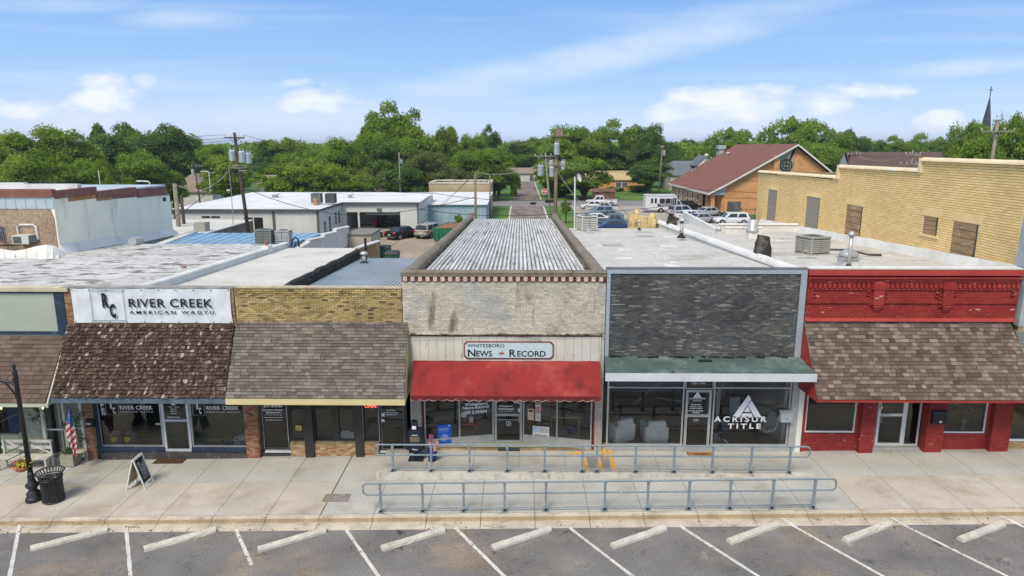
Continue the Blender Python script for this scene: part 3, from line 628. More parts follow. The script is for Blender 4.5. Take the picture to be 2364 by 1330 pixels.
mb = MB(); e = c0 + Vector((0, -.006, 0)); mb.quad(e + Vector((-.03, 0, .0)), e + Vector((.0, 0, .0)), e + Vector((.03, 0, .11)), e + Vector((.02, 0, .12))); mb.build('emblem_windmill', m_letw, sg)
# red fabric awning
m_red = M('red_canvas', (.25, .024, .022), .85, var=.16, vs=.9, fine=.1, fs=60, stain=[((.14, .016, .016), 1.0, .50, .68, (1.4, 1, .6)), ((.33, .06, .05), .6, .5, .66, (1, 1, 1)), ((.10, .03, .025), 5, .64, .7, (1, 1, .5))])
m_redv = M('red_valance', (.15, .016, .016), .85, var=.12, fine=.08)
xa0, xa1, xb0, xb1 = fx(955, 832), fx(1384, 832), W(948, 915, 22.).x, W(1388, 915, 22.).x; za, zb = fz(832), 2.64
AW = thing('red_awning', 'red canvas awning with a scalloped valance over the newspaper shop', 'awning', ((xa0 + xa1) / 2, F - .06, za))
npan = 5
for k in range(npan):
    mb = MB(); nu, nv = 8, 8
    for j in range(nv + 1):
        f = j / nv; y = (F - .06) + (22. - F + .06) * f; z = za + (zb - za) * (f ** 1.12) ; 
        for i in range(nu + 1):
            g = (k + i / nu) / npan; xx = (xa0 + (xa1 - xa0) * g) * (1 - f) + (xb0 + (xb1 - xb0) * g) * f
            sag = -.022 * sin(pi * f) * (1 - (2 * (i / nu) - 1) ** 2) + .006 * sin(7 * g * 6 + 3 * f)
            mb.v.append((xx, y, z + sag))
    for j in range(nv):
        for i in range(nu): s0 = j * (nu + 1) + i; mb.f.append((s0, s0 + nu + 1, s0 + nu + 2, s0 + 1)); mb.t.append(.5)
    mb.build('canvas_panel', m_red, AW, True)
    for g in (k / npan,):
        mb = MB(); mb.tube([(xa0 + (xa1 - xa0) * g, F - .055, za + .008), (xb0 + (xb1 - xb0) * g, 22.0, zb + .008)], .007, 5); mb.build('seam', m_redv, AW)
for s_, xt, xb in ((0, xa0, xb0), (1, xa1, xb1)):
    mb = MB(); mb.add([(xt, F - .06, za), (xb, 22., zb), (xb, 22., zb - .02), (xt, F - .06, zb - .02)], [(0, 1, 2, 3)]); mb.build('side_panel', m_redv, AW)
mb = MB(); ns = 21
for k in range(ns):
    a = xb0 + (xb1 - xb0) * k / ns; w = (xb1 - xb0) / ns
    for j in range(6):
        f0, f1 = j / 6, (j + 1) / 6
        h = lambda f: zb - .13 - .055 * sin(pi * f)
        wv = lambda f: 21.995 - .012 * sin(2 * pi * (k + f) / 2.5)
        mb.quad((a + w * f0, 21.998, zb), (a + w * f1, 21.998, zb), (a + w * f1, wv(f1), h(f1)), (a + w * f0, wv(f0), h(f0)))
mb.build('valance', m_redv, AW)
mb = MB()
for k in range(ns):
    a = xb0 + (xb1 - xb0) * k / ns; w = (xb1 - xb0) / ns
    mb.tube([(a + w * j / 6, 21.992, zb - .13 - .055 * sin(pi * j / 6)) for j in range(7)], .009, 4)
mb.build('valance_piping', M('grey_piping', (.42, .36, .33), .9), AW)
# recessed entrance
ZF = .2; YD = 23.68
pil0, pil1 = fx(952, 990), fx(974, 990); pir0, pir1 = fx(1372, 990), fx(1390, 990)
for a, b, s_ in ((pil0, pil1, 1), (pir0, pir1, -1)):
    mb = MB(); mb.box(a, b, F, F + .4, 0, 3.0); p = mb.build('pier', m_mortar_w, D_)
    bricks(p, (a, F, 0.16), (1, 0, 0), (0, -1, 0), b - a, 2.8, M('beige_pier_brick', ramp=[(.44, .38, .30), (.40, .35, .28), (.47, .41, .33)], var=.1), bw=.18)
    c = b if s_ > 0 else a - .06
    mb = MB(); mb.box(c, c + .06, F - .015, F + .12, .16, 2.98); mb.build('red_strip', m_redpt, p)
mb = MB(); mb.box(XD0 + .02, pil0, F, F + .4, 0, 3.0); mb.build('wall_stub', m_mortar_w, D_)
mb = MB(); mb.slab([(pil1, F - .05, ZF - .06), (pir0, F - .05, ZF - .06), (pir0, 24.2, ZF - .06), (pil1, 24.2, ZF - .06)], (0, 0, .05)); mb.build('entrance_floor', M('brown_entrance_concrete', (.26, .19, .11), .9, var=.25, vs=1.5, fine=.15, stain=((.38, .32, .23), 1.5, .52, .7, (1, 1, 1))), D_)
dx0, dx1 = fx(1140, 1000, YD), fx(1207, 1000, YD)
def glazing(P0, P1, zb_, zt_, n_, msill, bulk=.30):
    """angled shop window between plan points P0, P1: bulkhead, frame, n panes"""
    P0, P1 = Vector((*P0, 0)), Vector((*P1, 0)); d = P1 - P0; e = d.normalized(); nn = Vector((e.y, -e.x, 0))
    def bx(a, b, z0, z1, th): 
        A, B = P0 + e * a, P0 + e * b; return [A - nn * th / 2, B - nn * th / 2, B + nn * th / 2, A + nn * th / 2], z0, z1
    def put(mb, a, b, z0, z1, th):
        q, _, _ = bx(a, b, z0, z1, th); mb.hexa([p + Vector((0, 0, z0)) for p in q] + [p + Vector((0, 0, z1)) for p in q])
    Ln = d.length
    mb = MB(); put(mb, 0, Ln, zb_, zb_ + bulk, .10); bk = mb.build('bulkhead', msill, D_)
    mb = MB(); put(mb, 0, Ln, zb_ + bulk, zb_ + bulk + .05, .13); mb2 = mb
    for k in range(n_ + 1):
        c = .03 + (Ln - .06) * k / n_; put(mb, c - .025, c + .025, zb_ + bulk + .05, zt_, .09)
    fr_ = mb.build('window', m_alu, D_)
    for k in range(n_):
        a, b = .055 + (Ln - .06) * k / n_, .005 + (Ln - .06) * (k + 1) / n_
        A, B = P0 + e * a, P0 + e * b; g = MB(); g.quad(A + Vector((0, 0, zb_ + bulk)), B + Vector((0, 0, zb_ + bulk)), B + Vector((0, 0, zt_)), A + Vector((0, 0, zt_))); g.build('pane', m_glass, fr_)
    return e, nn
eL, nL = glazing((pil1 + .08, F + .05), (dx0, YD), ZF - .02, 3.0, 2, m_alu)
eR, nR = glazing((dx1, YD), (pir0 - .08, F + .05), ZF - .02, 3.0, 2, m_alu)
dr = window(D_, dx0 + .03, dx1 - .03, ZF, 2.32, YD, .085, m_alu, mz=(fz(957, YD),), gl=m_glassd, name='door')
mb = MB(); mb.box(dx1 - .16, dx1 - .13, YD - .12, YD - .07, 1.0, 1.35); mb.tube([(dx0 + .1, YD - .08, 1.12), (dx1 - .12, YD - .08, 1.12)], .015, 6); mb.build('handle', m_alu, dr)
window(D_, dx0 + .03, dx1 - .03, 2.33, 3.0, YD, .05, m_alu, gl=m_glassd, name='transom')
text('Whitesboro', m_letw, D_, (fx(1168, 938, YD), YD - .02, fz(937, YD)), .5, .07, bold=.02); text('News-Record', m_letw, D_, (fx(1168, 944, YD), YD - .02, fz(943.5, YD)), .55, .085, bold=.03)
text('130 E. MAIN STREET', m_letw, D_, (fx(1168, 950, YD), YD - .02, fz(949.5, YD)), .5, .04)
c0 = Vector((fx(1174, 977, YD), YD - .03, fz(977, YD))); mb = MB()
mb.tube([c0 + Vector((.085 * cos(t * pi / 8), 0, .085 * sin(t * pi / 8))) for t in range(16)], .012, 5, closed=True); mb.box(c0.x - .012, c0.x + .012, c0.y, c0.y + .01, c0.z - .04, c0.z + .04); mb.build('door_emblem', m_letw, dr)
mb = MB(); mb.box(fx(1196, 945, YD) , fx(1201, 945, YD), YD - .03, YD - .02, fz(951, YD), fz(942, YD)); mb.build('sticker', m_paper, dr)
# lettering on the angled left window
def on_left(px, py, off=.03):   # point on the left glazing plane
    P0 = Vector((pil1 + .08, F + .05, 0)); d = ray(px, py); o = Vector((0, 0, CAMZ)); t = (P0 - o).dot(nL) / d.dot(nL); return o + d * t + nL * off
def on_right(px, py, off=.03):
    P0 = Vector((dx1, YD, 0)); d = ray(px, py); o = Vector((0, 0, CAMZ)); t = (P0 - o).dot(nR) / d.dot(nR); return o + d * t + nR * off
text('Whitesboro', m_letw, D_, on_left(1099, 932), .85, .13, ux=eL, bold=.03); text('News-Record', m_letw, D_, on_left(1098, 939.5), .95, .12, ux=eL, bold=.03); text('130 E.MAIN', m_letw, D_, on_left(1098, 950), .82, .13, ux=eL, bold=.03)
text('E. MAIN', m_letw, D_, (fx(1196, 927, YD), YD - .02, fz(929, YD)), .3, .1, bold=.03)
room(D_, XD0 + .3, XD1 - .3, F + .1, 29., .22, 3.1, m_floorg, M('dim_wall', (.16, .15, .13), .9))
# posters taped inside / on the glass
def poster(parent, c, e, w, h, mat, lab=None):
    m_ = MB(); e = Vector(e); a = e * w / 2; u_ = Vector((0, 0, h / 2)); m_.slab([c - a - u_, c + a - u_, c + a + u_, c - a + u_], e.cross(Vector((0, 0, 1))) * .004); return m_.build('poster', mat, parent, label=lab)
m_tanp = M('tan_poster', (.62, .50, .34), .8, var=.2, vs=9); m_pinkp = M('pink_poster', (.62, .28, .26), .8, var=.35, vs=9); m_bluep = M('blue_white_poster', (.45, .62, .75), .8, var=.2, vs=6)
c = on_right(1226, 956); poster(D_, c, eR, .24, .44, m_tanp, 'tan printed notice'); mb = MB(); q = c + nR * .01; mb.slab([q - eR * .08 + Vector((0, 0, .1)), q + eR * .08 + Vector((0, 0, .1)), q + eR * .06 + Vector((0, 0, .17)), q - eR * .07 + Vector((0, 0, .17))], nR * .002); mb.build('print_mark', m_letb, D_)
c = on_right(1242.5, 950); poster(D_, c, eR, .20, .72, m_paper, 'tall white poster with a pink panel'); c2 = c + nR * .006 + Vector((0, 0, .07)); poster(D_, c2, eR, .17, .26, m_pinkp); text('NOTICE', m_letb, D_, c + nR * .01 + Vector((0, 0, .30)), .16, .07, ux=eR, bold=.03)
for k_ in range(4): text('HOURS', m_letb, D_, c + nR * .01 + Vector((0, 0, -.11 - .055 * k_)), .14, .025, ux=eR)
c = on_right(1249, 996); poster(D_, c, eR, .62, .42, m_paper, 'white and blue notice'); poster(D_, c + nR * .006 - eR * .19 + Vector((0, 0, .08)), eR, .2, .2, m_bluep)
for k_ in range(4): text('Business Notices', m_letb, D_, c + nR * .01 + eR * .12 + Vector((0, 0, .14 - .05 * k_)), .32, .028, ux=eR)
text('STANDARD', m_letb, D_, c + nR * .01 + Vector((0, 0, -.14)), .5, .07, ux=eR)
c = on_left(1026, 1001, .05)
bs = thing('blue_poster', 'bright blue poster with a white rosette standing in the left shop window', 'poster', c - Vector((0, 0, .36)))
m_blu = M('poster_blue', (.015, .11, .50), .6, var=.05); poster(bs, c, eL, .50, .74, m_blu)
q = c + nL * .012
for k_, (w_, dz) in enumerate(((.34, .235), (.38, .195), (.33, .155), (.3, .10))): text('Community reading drive', m_letw, bs, q + Vector((0, 0, dz)) - eL * .02, w_, .026 if k_ < 3 else .012, ux=eL, bold=.02)
mb = MB(); qc = q + Vector((0, 0, -.13))
for k_ in range(8):
    t0 = k_ * pi / 4; d0 = eL * cos(t0) + Vector((0, 0, sin(t0))); d1 = eL * cos(t0 + .75) + Vector((0, 0, sin(t0 + .75))); mb.tube([qc + d0 * .06, qc + d0 * .155, qc + d1 * .085], .006, 4)
mb.tube([qc + eL * .035 * cos(t) + Vector((0, 0, .035 * sin(t))) for t in [j * pi / 6 for j in range(12)]], .006, 4, closed=True); mb.build('rosette', m_letw, bs)
mb = MB(); mb.slab([q + eL * .14 + Vector((0, 0, .30)), q + eL * .2 + Vector((0, 0, .30)), q + eL * .2 + Vector((0, 0, .335)), q + eL * .14 + Vector((0, 0, .335))], nL * .002); mb.build('badge', m_letw, bs)
# ================================================================ E: grey brick glass fronted office
XE0, XE1 = 3.02, 9.80
zE = 6.84
E_ = thing('office_building', 'dark grey brick office with a green flat canopy and full glass front', 'office building', ((XE0 + XE1) / 2, F, .1))
mb = MB(); mb.box(XE0, XE1, F, F + .32, 2.9, zE - .02); wE = mb.build('front_wall', m_mortar_d, E_)
zc = 3.72
bricks(wE, (XE0 + .12, F, zc), (1, 0, 0), (0, -1, 0), XE1 - XE0 - .3, fz(632) - zc, b_grey, bw=.215, bh=.064, near=near_cam((XE0, F, zc), (1, 0, 0)), tintf=lambda u, v, r: min(1, R.random() ** (1.0 if v < 1.3 else 1.7)))
m_steel = M('blue_grey_flashing', (.36, .41, .46), .5, .5, .2, var=.1, vs=1)
for nm, a in (('top_flashing', (XE0 - .02, XE1 + .05, F - .05, F + .36, fz(631), zE)), ('side_flashing', (XE0 - .02, XE0 + .11, F - .045, F - .001, zc - .3, fz(631) - .002)), ('side_flashing', (XE1 - .16, XE1 + .05, F - .045, F - .001, zc, fz(631) - .002))):
    mb = MB(); mb.box(*a); mb.build(nm, m_steel, wE)
mb = MB(); mb.box(XE0 - .02, XE1 + .05, F - .052, F + .3, zE + .001, zE + .03); mb.build('coping', M('dark_edge', (.12, .12, .12), .8, var=.3), wE)
# canopy
m_cgreen = M('green_grey_roofing', (.07, .105, .095), .75, var=.25, vs=1.2, fine=.12, stain=[((.15, .19, .175), .9, .5, .66, (1, 1, 1)), ((.045, .055, .055), 1.6, .6, .72, (1, 1, 1))])
Yc = 21.8; zt0, zt1 = 3.74, 3.53; xc0, xc1 = XE0 - .12, W(1886, 862, Yc).x
mb = MB(); mb.slab([(xc0 + .05, F - .003, zt0), (XE1 + .02, F - .003, zt0), (XE1 + .02, F - .003, zt1 - .25), (xc0 + .05, F - .003, zt1 - .25)], (0, .001, 0))
mb = MB(); mb.hexa([(xc0, Yc + .03, zt1 - .24), (xc1, Yc + .03, zt1 - .24), (XE1 + .03, F - .05, zt1 - .24), (xc0 + .1, F - .05, zt1 - .24), (xc0, Yc + .03, zt1), (xc1, Yc + .03, zt1), (XE1 + .03, F - .05, zt0), (xc0 + .1, F - .05, zt0)])
cn = mb.build('canopy', m_cgreen, E_)
mb = MB(); mb.box(xc0 - .02, xc1 + .02, Yc, Yc + .029, zt1 - .27, zt1 + .005); mb.build('fascia', m_trimw, cn)
mb = MB(); mb.obox((fx(1628, 830, 22.7), 22.7, 3.70), (.46, .14, .05), .02); mb.build('debris_board', m_black, cn)
mb = MB()
for q in range(26): mb.obox((R.uniform(xc0 + .2, XE1), F - .12 + R.uniform(-.04, .05), zt0 + .0), (R.uniform(.05, .35), R.uniform(.03, .1), R.uniform(.02, .06)), R.uniform(-.2, .2))
mb.build('tar_edge', m_black, cn)
# glass front
xj = [fx(v) for v in (1400, 1406, 1572, 1582, 1640, 1650, 1820, 1836, 1846)]
zs, zt = fz(1019), 3.28; zm = fz(894)
window(E_, xj[0], xj[2] + .06, zs - .13, zt, F + .04, .055, m_alu, mz=(zm,))
window(E_, xj[4] + .04, xj[6], zs - .13, zt, F + .04, .055, m_alu, mz=(zm,))
dr = window(E_, xj[2] + .12, xj[4] - .02, ZP + .03, fz(899), F + .04, .085, m_alu, mz=(fz(958),), name='door')
window(E_, xj[2] + .07, xj[4] + .03, fz(897), zt, F + .04, .045, m_alu, name='transom')
mb = MB(); mb.box(xj[2] + .15, xj[2] + .18, F - .09, F - .02, 1.05, 1.4); mb.box(xj[2] + .2, xj[4] - .12, F - .07, F - .045, fz(958) - .02, fz(958) + .02); mb.build('handle', m_alu, dr)
mb = MB(); mb.box(XE0, xj[6] + .02, F - .03, F + .2, ZP - .1, zs - .131); mb.build('sill_base', m_alu, E_)
mb = MB(); mb.box(xj[6] + .02, xj[7], F - .06, F + .2, ZP - .1, zt); mb.build('corner_post', m_alu, E_)
mb = MB(); mb.box(xj[7] + .003, xj[8] + .03, F - .10, F + .2, -.1, zt); mb.build('white_post', m_white, E_)
text('138 E. Main', m_letw, E_, (fx(1613, 883), F, fz(883)), .46, .085, bold=.01)
def acri(cx, cz, w, h, Y):
    """triangle emblem cut by gaps"""
    def P(a, b): return (cx + a * w, Y, cz + b * h)
    mb = MB()
    for poly in ([(-.5, -.5), (-.26, -.5), (.10, .29), (.0, .5)], [(.12, .24), (.5, -.5), (.27, -.5), (.0, .05)], [(-.235, -.5), (.225, -.5), (.15, -.32), (-.15, -.32)], [(-.12, -.26), (.115, -.26), (-.0, .01)]):
        mb.slab([P(*q) for q in poly], (0, -.003, 0))
    return mb
acri(fx(1726, 935), fz(935), fx(1759) - fx(1691), fz(906) - fz(958), F - .015).build('triangle_emblem', m_letw, E_)
text('ACRISUR', m_letw, E_, (fx(1709, 966), F - .015, fz(965)), fx(1771) - fx(1650), fz(959) - fz(972), bold=.03, spacing=1.5)
text('TITLE', m_letw, E_, (fx(1718, 982), F - .015, fz(981)), fx(1757) - fx(1681), fz(975.5) - fz(987), bold=.03, spacing=1.5)
acri(fx(1610, 909), fz(909), fx(1619) - fx(1600), fz(902) - fz(916), F - .015).build('triangle_emblem', m_letw, dr)
text('ACRISURE', m_letw, dr, (fx(1609, 918), F - .015, fz(918)), .56, .06, bold=.03, spacing=1.3); text('TITLE', m_letw, dr, (fx(1609, 923), F - .015, fz(923)), .3, .055, bold=.03, spacing=1.3)
for k_, (s_, w_) in enumerate((('Business Hours', .36), ('Monday - Friday', .44), ('8:30am-5:00pm', .48), ('Saturday & Sunday', .54), ('Closed', .25))):
    text(s_, m_letw, dr, (fx(1607, 935), F - .015, fz((932, 937, 941, 946.5, 950)[k_])), w_, .05, bold=.02)
mb = MB(); mb.tube([Vector((fx(1606, 968) + .1 * cos(t * pi / 6), F - .012, fz(968) + .035 * sin(t * pi / 6))) for t in range(12)], .006, 4, closed=True); mb.build('push_mark', m_letw, dr)
room(E_, XE0 + .25, XE1 - .02, F + .12, 29., ZP + .05, 3.32, m_floorb, M('office_wall', (.46, .48, .50), .9))
mb = MB(); mb.box(fx(1660), fx(1668), F + .5, 29., ZP + .05, 3.3); mb.build('partition', m_wallint, E_)
# sofas
m_cream = M('cream_leather', (.85, .83, .74), .55, var=.1, vs=4, fine=.03)
def rbox(mb, c, d, rz=0, ch=.05):
    """box with chamfered vertical and top edges"""
    a, b, h = d[0] / 2, d[1] / 2, d[2] / 2; i0 = len(mb.v)
    def ring(x, y, z, k): return [(-x + k, -y, z), (x - k, -y, z), (x, -y + k, z), (x, y - k, z), (x - k, y, z), (-x + k, y, z), (-x, y - k, z), (-x, -y + k, z)]
    L_ = [ring(a, b, -h, ch), ring(a, b, h - ch, ch), ring(a - ch * .7, b - ch * .7, h, ch)]
    k = len(mb.v)
    for r_ in L_: mb.v.extend(r_)
    for q in range(2):
        for j in range(8): mb.f.append((k + q * 8 + j, k + q * 8 + (j + 1) % 8, k + q * 8 + 8 + (j + 1) % 8, k + q * 8 + 8 + j)); mb.t.append(.5)
    mb.f.append(tuple(k + 16 + j for j in range(8))); mb.f.append(tuple(k + j for j in range(8))[::-1]); mb.t += [.5, .5]
    mb.xf(Matrix.Translation(Vector(c)) @ Matrix.Rotation(rz, 4, 'Z'), i0); return mb
def armchair(loc, rz, label):
    t = thing('armchair', label, 'armchair', (0, 0, 0), 'cream armchairs behind the office window')
    mb = MB(); rbox(mb, (0, 0, .27), (.86, .82, .42)); mb.build('base', m_cream, t)
    mb = MB(); rbox(mb, (0, -.06, .52), (.56, .62, .14)); mb.build('seat_cushion', m_cream, t)
    for s_ in (-1, 1): mb = MB(); rbox(mb, (s_ * .36, 0, .44), (.17, .84, .52)); mb.build('arm', m_cream, t)
    mb = MB(); rbox(mb, (0, .34, .62), (.66, .20, .62)); mb.build('backrest', m_cream, t)
    mb = MB()
    for a, b in ((-.36, -.34), (.36, -.34), (.36, .34), (-.36, .34)): mb.cyl((a, b, 0), .03, .07, 8)
    mb.build('feet', m_black, t); t.location = loc; t.rotation_euler = (0, 0, rz)
armchair((3.75, 23.95, ZP + .05), radians(-152), 'cream leather armchair turned sideways at the left end of the office window')
armchair((5.02, 23.85, ZP + .05), radians(-176), 'cream leather armchair with its back to the glass beside the office door')
# office chairs
m_chrome = M('chrome', (.7, .7, .7), .2, .5, 1., var=0, fine=0); m_cloth = M('dark_blue_mesh', (.03, .04, .065), .8); m_lgrey = M('light_grey_leather', (.42, .48, .46), .5)
def office_chair(loc, rz, label, ms, k=1.):
    t = thing('office_chair', label, 'office chair', (0, 0, 0), 'wheeled office chairs behind the office window')
    mb = MB(); rbox(mb, (0, 0, .50), (.50, .50, .08), ch=.03); mb.build('seat', ms, t)
    mb = MB(); mb.hexa([(-.24, .22, .52), (.24, .22, .52), (.24, .27, .52), (-.24, .27, .52), (-.22, .32, 1.1), (.22, .32, 1.1), (.22, .36, 1.1), (-.22, .36, 1.1)]); mb.build('backrest', ms, t)
    mb = MB(); mb.tube([(-.25, .20, .50), (-.25, .30, .85), (-.23, .35, 1.13), (.23, .35, 1.13), (.25, .30, .85), (.25, .20, .50)], .014, 6); mb.build('back_frame', m_chrome, t)
    for s_ in (-1, 1): mb = MB(); mb.tube([(s_ * .27, -.15, .52), (s_ * .29, -.16, .70), (s_ * .28, .2, .72)], .014, 6); mb.build('armrest', m_chrome, t)
    mb = MB(); mb.cyl((0, 0, .12), .025, .36, 8)
    for q in range(5):
        a = q * 2 * pi / 5; mb.tube([(0, 0, .15), (.17 * cos(a), .17 * sin(a), .13), (.31 * cos(a), .31 * sin(a), .06)], .016, 6)
    mb.build('star_base', m_chrome, t)
    mb = MB()
    for q in range(5): a = q * 2 * pi / 5; mb.obox((.31 * cos(a), .31 * sin(a), .03), (.05, .03, .06), a)
    mb.build('castors', m_black, t); t.location = loc; t.rotation_euler = (0, 0, rz); t.scale = (k,) * 3
zo = ZP + .05
office_chair((7.42, 23.75, zo), radians(-175), 'dark mesh office chair seen from behind beside the office door', m_cloth)
office_chair((8.55, 25.1, zo), radians(20), 'office chair at the far desk below the triangle emblem', m_lgrey)
office_chair((9.15, 23.85, zo), radians(-70), 'pale grey office chair turned to the left at the right end of the glass', m_lgrey)
dk = thing('office_desk', 'dark office desk with papers and a monitor at the back of the glass office', 'desk', (8.2, 26.0, zo))
mb = MB(); mb.box(7.3, 9.3, 25.7, 26.4, zo + .70, zo + .76); mb.build('desktop', m_dbrown, dk)
for x in (7.35, 9.2): mb = MB(); mb.box(x, x + .05, 25.75, 26.35, zo, zo + .70); mb.build('leg', m_dbrown, dk)
mn = thing('monitor', 'pale computer monitor standing on the office desk', 'monitor', (8.0, 26.1, zo + .76)); mb = MB(); mb.box(7.75, 8.25, 26.05, 26.09, zo + .90, zo + 1.22); mb.build('screen', m_wallint, mn); mb = MB(); mb.box(7.97, 8.03, 26.08, 26.12, zo + .76, zo + .95); mb.box(7.88, 8.12, 26.02, 26.18, zo + .762, zo + .775); mb.build('stand', m_wallint, mn)
# wall mailbox on the corner post
mbx = thing('mailbox', 'light grey metal mailbox on the post at the right end of the glass office', 'mailbox', W(1809, 972, F - .1))
x0, x1 = fx(1797, 960), fx(1824, 960); z0, z1 = fz(971, F - .2), fz(952, F - .2)
m_mb = M('mailbox_grey', (.42, .47, .48), .5, .4, .2, var=.05); mb = MB(); mb.box(x0, x1, F - .26, F - .065, z0, z1); mb.build('box', m_mb, mbx)
mb = MB(); mb.hexa([(x0 - .01, F - .28, z1), (x1 + .01, F - .28, z1), (x1 + .01, F - .065, z1), (x0 - .01, F - .065, z1), (x0 - .01, F - .27, z1 + .015), (x1 + .01, F - .27, z1 + .015), (x1 + .01, F - .065, z1 + .08), (x0 - .01, F - .065, z1 + .08)]); mb.build('lid', m_mb, mbx)
mb = MB(); mb.box((x0 + x1) / 2 - .06, (x0 + x1) / 2 + .06, F - .264, F - .261, z0 + .13, z0 + .145); mb.build('slot', m_black, mbx)
# roof E
YEB = 46.6
m_wroof = M('weathered_white_roof', (.52, .50, .455), .9, var=.12, vs=.35, fine=.1, fs=6, stain=[((.36, .34, .30), .35, .5, .68, (1, 1, 1)), ((.64, .62, .58), 2.2, .56, .7, (1, .4, 1)), ((.30, .27, .22), 3.0, .66, .74, (.5, 1.5, 1))], bump=.1, bs=12)
m_wstucco = M('white_coated_wall', (.68, .67, .63), .85, var=.08, vs=.6, fine=.06, stain=[((.48, .46, .41), 1.4, .56, .74, (1, 1, .5)), ((.55, .53, .48), .4, .5, .7, (1, 1, 1))])
def roofsheet(parent, x0, x1, y0, y1, z0, z1, mat, th=.2, nm='roof'):
    mb = MB(); mb.hexa([(x0, y0, z0 - th), (x1, y0, z0 - th), (x1, y1, z1 - th), (x0, y1, z1 - th), (x0, y0, z0), (x1, y0, z0), (x1, y1, z1), (x0, y1, z1)]); return mb.build(nm, mat, parent)
roofE = roofsheet(E_, XE0 - .02, XE1 - .22, F + .37, YEB, 6.60, 5.45, m_wroof)
mb = MB(); mb.box(XE0, XE1, YEB - .25, YEB, -.3, 5.24); mb.build('rear_wall', m_wstucco, E_)
mb = MB(); mb.box(XE0 - .01, XE0 + .22, F + .32, YEB, -.3, 5.2); mb.build('side_wall', m_mortar_d, E_)
mb = MB()
for k_ in range(1, 6):
    y = F + .4 + k_ * 3.9; z = 6.60 - (y - F - .37) * (1.15 / (YEB - F - .37)); mb.box(XE0 + .1, XE1 - .25, y - .03, y + .03, z - .01, z + .007)
mb.build('roof_seam', M('seam_grey', (.46, .44, .40), .9, var=.25, vs=2), roofE)
m_pch = [M('roof_patch_a', (.60, .58, .54), .9, var=.2), M('roof_patch_b', (.40, .37, .32), .9, var=.25)]
def patches(par, x0, x1, y0, y1, zf, n_):
    for k in range(n_): x, y, a, b = R.uniform(x0, x1), R.uniform(y0, y1), R.uniform(.2, .8), R.uniform(.2, .9); mb = MB(); mb.hexa([(x - a, y - b, zf(y - b)), (x + a, y - b, zf(y - b)), (x + a, y + b, zf(y + b)), (x - a, y + b, zf(y + b)), (x - a, y - b, zf(y - b) + .014), (x + a, y - b, zf(y - b) + .014), (x + a, y + b, zf(y + b) + .014), (x - a, y + b, zf(y + b) + .014)]); mb.build('roof_patch', m_pch[k % 2], par)
patches(roofE, 4, 9, 25, 45, lambda y: 6.60 - (y - F - .37) * (1.15 / (YEB - F - .37)), 9)
# party parapet between E and F (white, rounded)
pw = party(E_, XE1 - .22, XE1 + .14, 6.62, 5.55, YEB + 2.6, m_wstucco)
coping(pw, (XE1 - .04, F + .4, 6.62), (XE1 - .04, YEB + 2.6, 5.62), .24, m_wstucco, 'coping', seg=1.2, flat=.9)

# ================================================================ F: red brick shop
XF0, XF1 = 9.88, 17.1
zF_ = 6.86
F_ = thing('red_brick_shop', 'red painted brick shop with a large brown shingled awning', 'shop building', ((XF0 + XF1) / 2, F, .2))
mb = MB(); mb.box(XF0, XF1, F, F + .32, 2.6, zF_ - .02); wF = mb.build('front_wall', m_mortar_r, F_)
zf0 = 5.02; xl = lambda px: fx(px, 680) - XF0; zl = lambda py: fz(py) - zf0
brk = [(xl(2012), xl(2036)), (xl(2172), xl(2196))]
def prF(u, v):
    if v > zl(641): return .12
    if v > zl(647): return .08
    if v > zl(651): return .05
    if v > zl(664): return .0
    for a, b in brk:
        if a < u < b and v > zl(707): return .10 if v > zl(667) else .08
    if zl(699) < v < zl(693): return .075
    if v < zl(699): return .02
    for c in [0, brk[0][1], brk[1][1]]:
        pass
    for a, b in ((.25, brk[0][0] - .15), (brk[0][1] + .15, brk[1][0] - .15), (brk[1][1] + .15, XF1 - XF0 - .2)):
        if a < u < b and zl(690) < v < zl(668): return .0
    return .05
bricks(wF, (XF0, F, zf0), (1, 0, 0), (0, -1, 0), XF1 - XF0, fz(634) - zf0, b_red, bw=.205, bh=.066, proud=prF, near=near_cam((XF0, F, zf0), (1, 0, 0)))
m_redp = M('red_gloss_paint', (.33, .042, .032), .6, var=.12, vs=1.5, fine=.08, stain=[((.55, .40, .33), 6, .68, .72, (1, 1, 2)), ((.28, .022, .018), 1.2, .55, .75, (1, 1, 1))])
mb = MB(); mb.hexa([(XF0, F - .12, fz(633)), (XF1 + .05, F - .12, fz(633)), (XF1 + .05, F + .3, fz(633)), (XF0, F + .3, fz(633)), (XF0, F - .09, fz(621)), (XF1 + .05, F - .09, fz(621)), (XF1 + .05, F + .3, zF_), (XF0, F + .3, zF_)]); mb.build('coping', m_redp, wF)
mb = MB(); mb.box(XF0, XF1 + .04, F - .05, F + .34, fz(620) , fz(620) + .05); mb.build('white_edge', m_wstucco, wF)
for a, b in brk:
    mb = MB(); mb.box(XF0 + a, XF0 + b, F - .17, F, zf0 + zl(700), zf0 + zl(649)); mb.box(XF0 + a - .05, XF0 + b + .05, F - .20, F, zf0 + zl(664), zf0 + zl(652)); mb.build('bracket', b_red, wF)
    for k_, (z0_, z1_, o) in enumerate(((zl(706), zl(700), .12), (zl(711), zl(706), .08), (zl(715), zl(711), .04))):
        mb = MB(); mb.box(XF0 + a + .03 * (k_ + 1), XF0 + b - .03 * (k_ + 1), F - o - .03, F - .0, zf0 + z0_, zf0 + z1_); mb.build('bracket', m_redp, wF)
mb = MB(); mb.hexa([(XF0, F - .14, zf0 + .03), (XF1, F - .14, zf0 + .03), (XF1, F, zf0 + .03), (XF0, F, zf0 + .03), (XF0, F - .03, zf0 + .13), (XF1, F - .03, zf0 + .13), (XF1, F, zf0 + .13), (XF0, F, zf0 + .13)]); mb.build('sill_flashing', m_redp, wF)
YA = 21.65
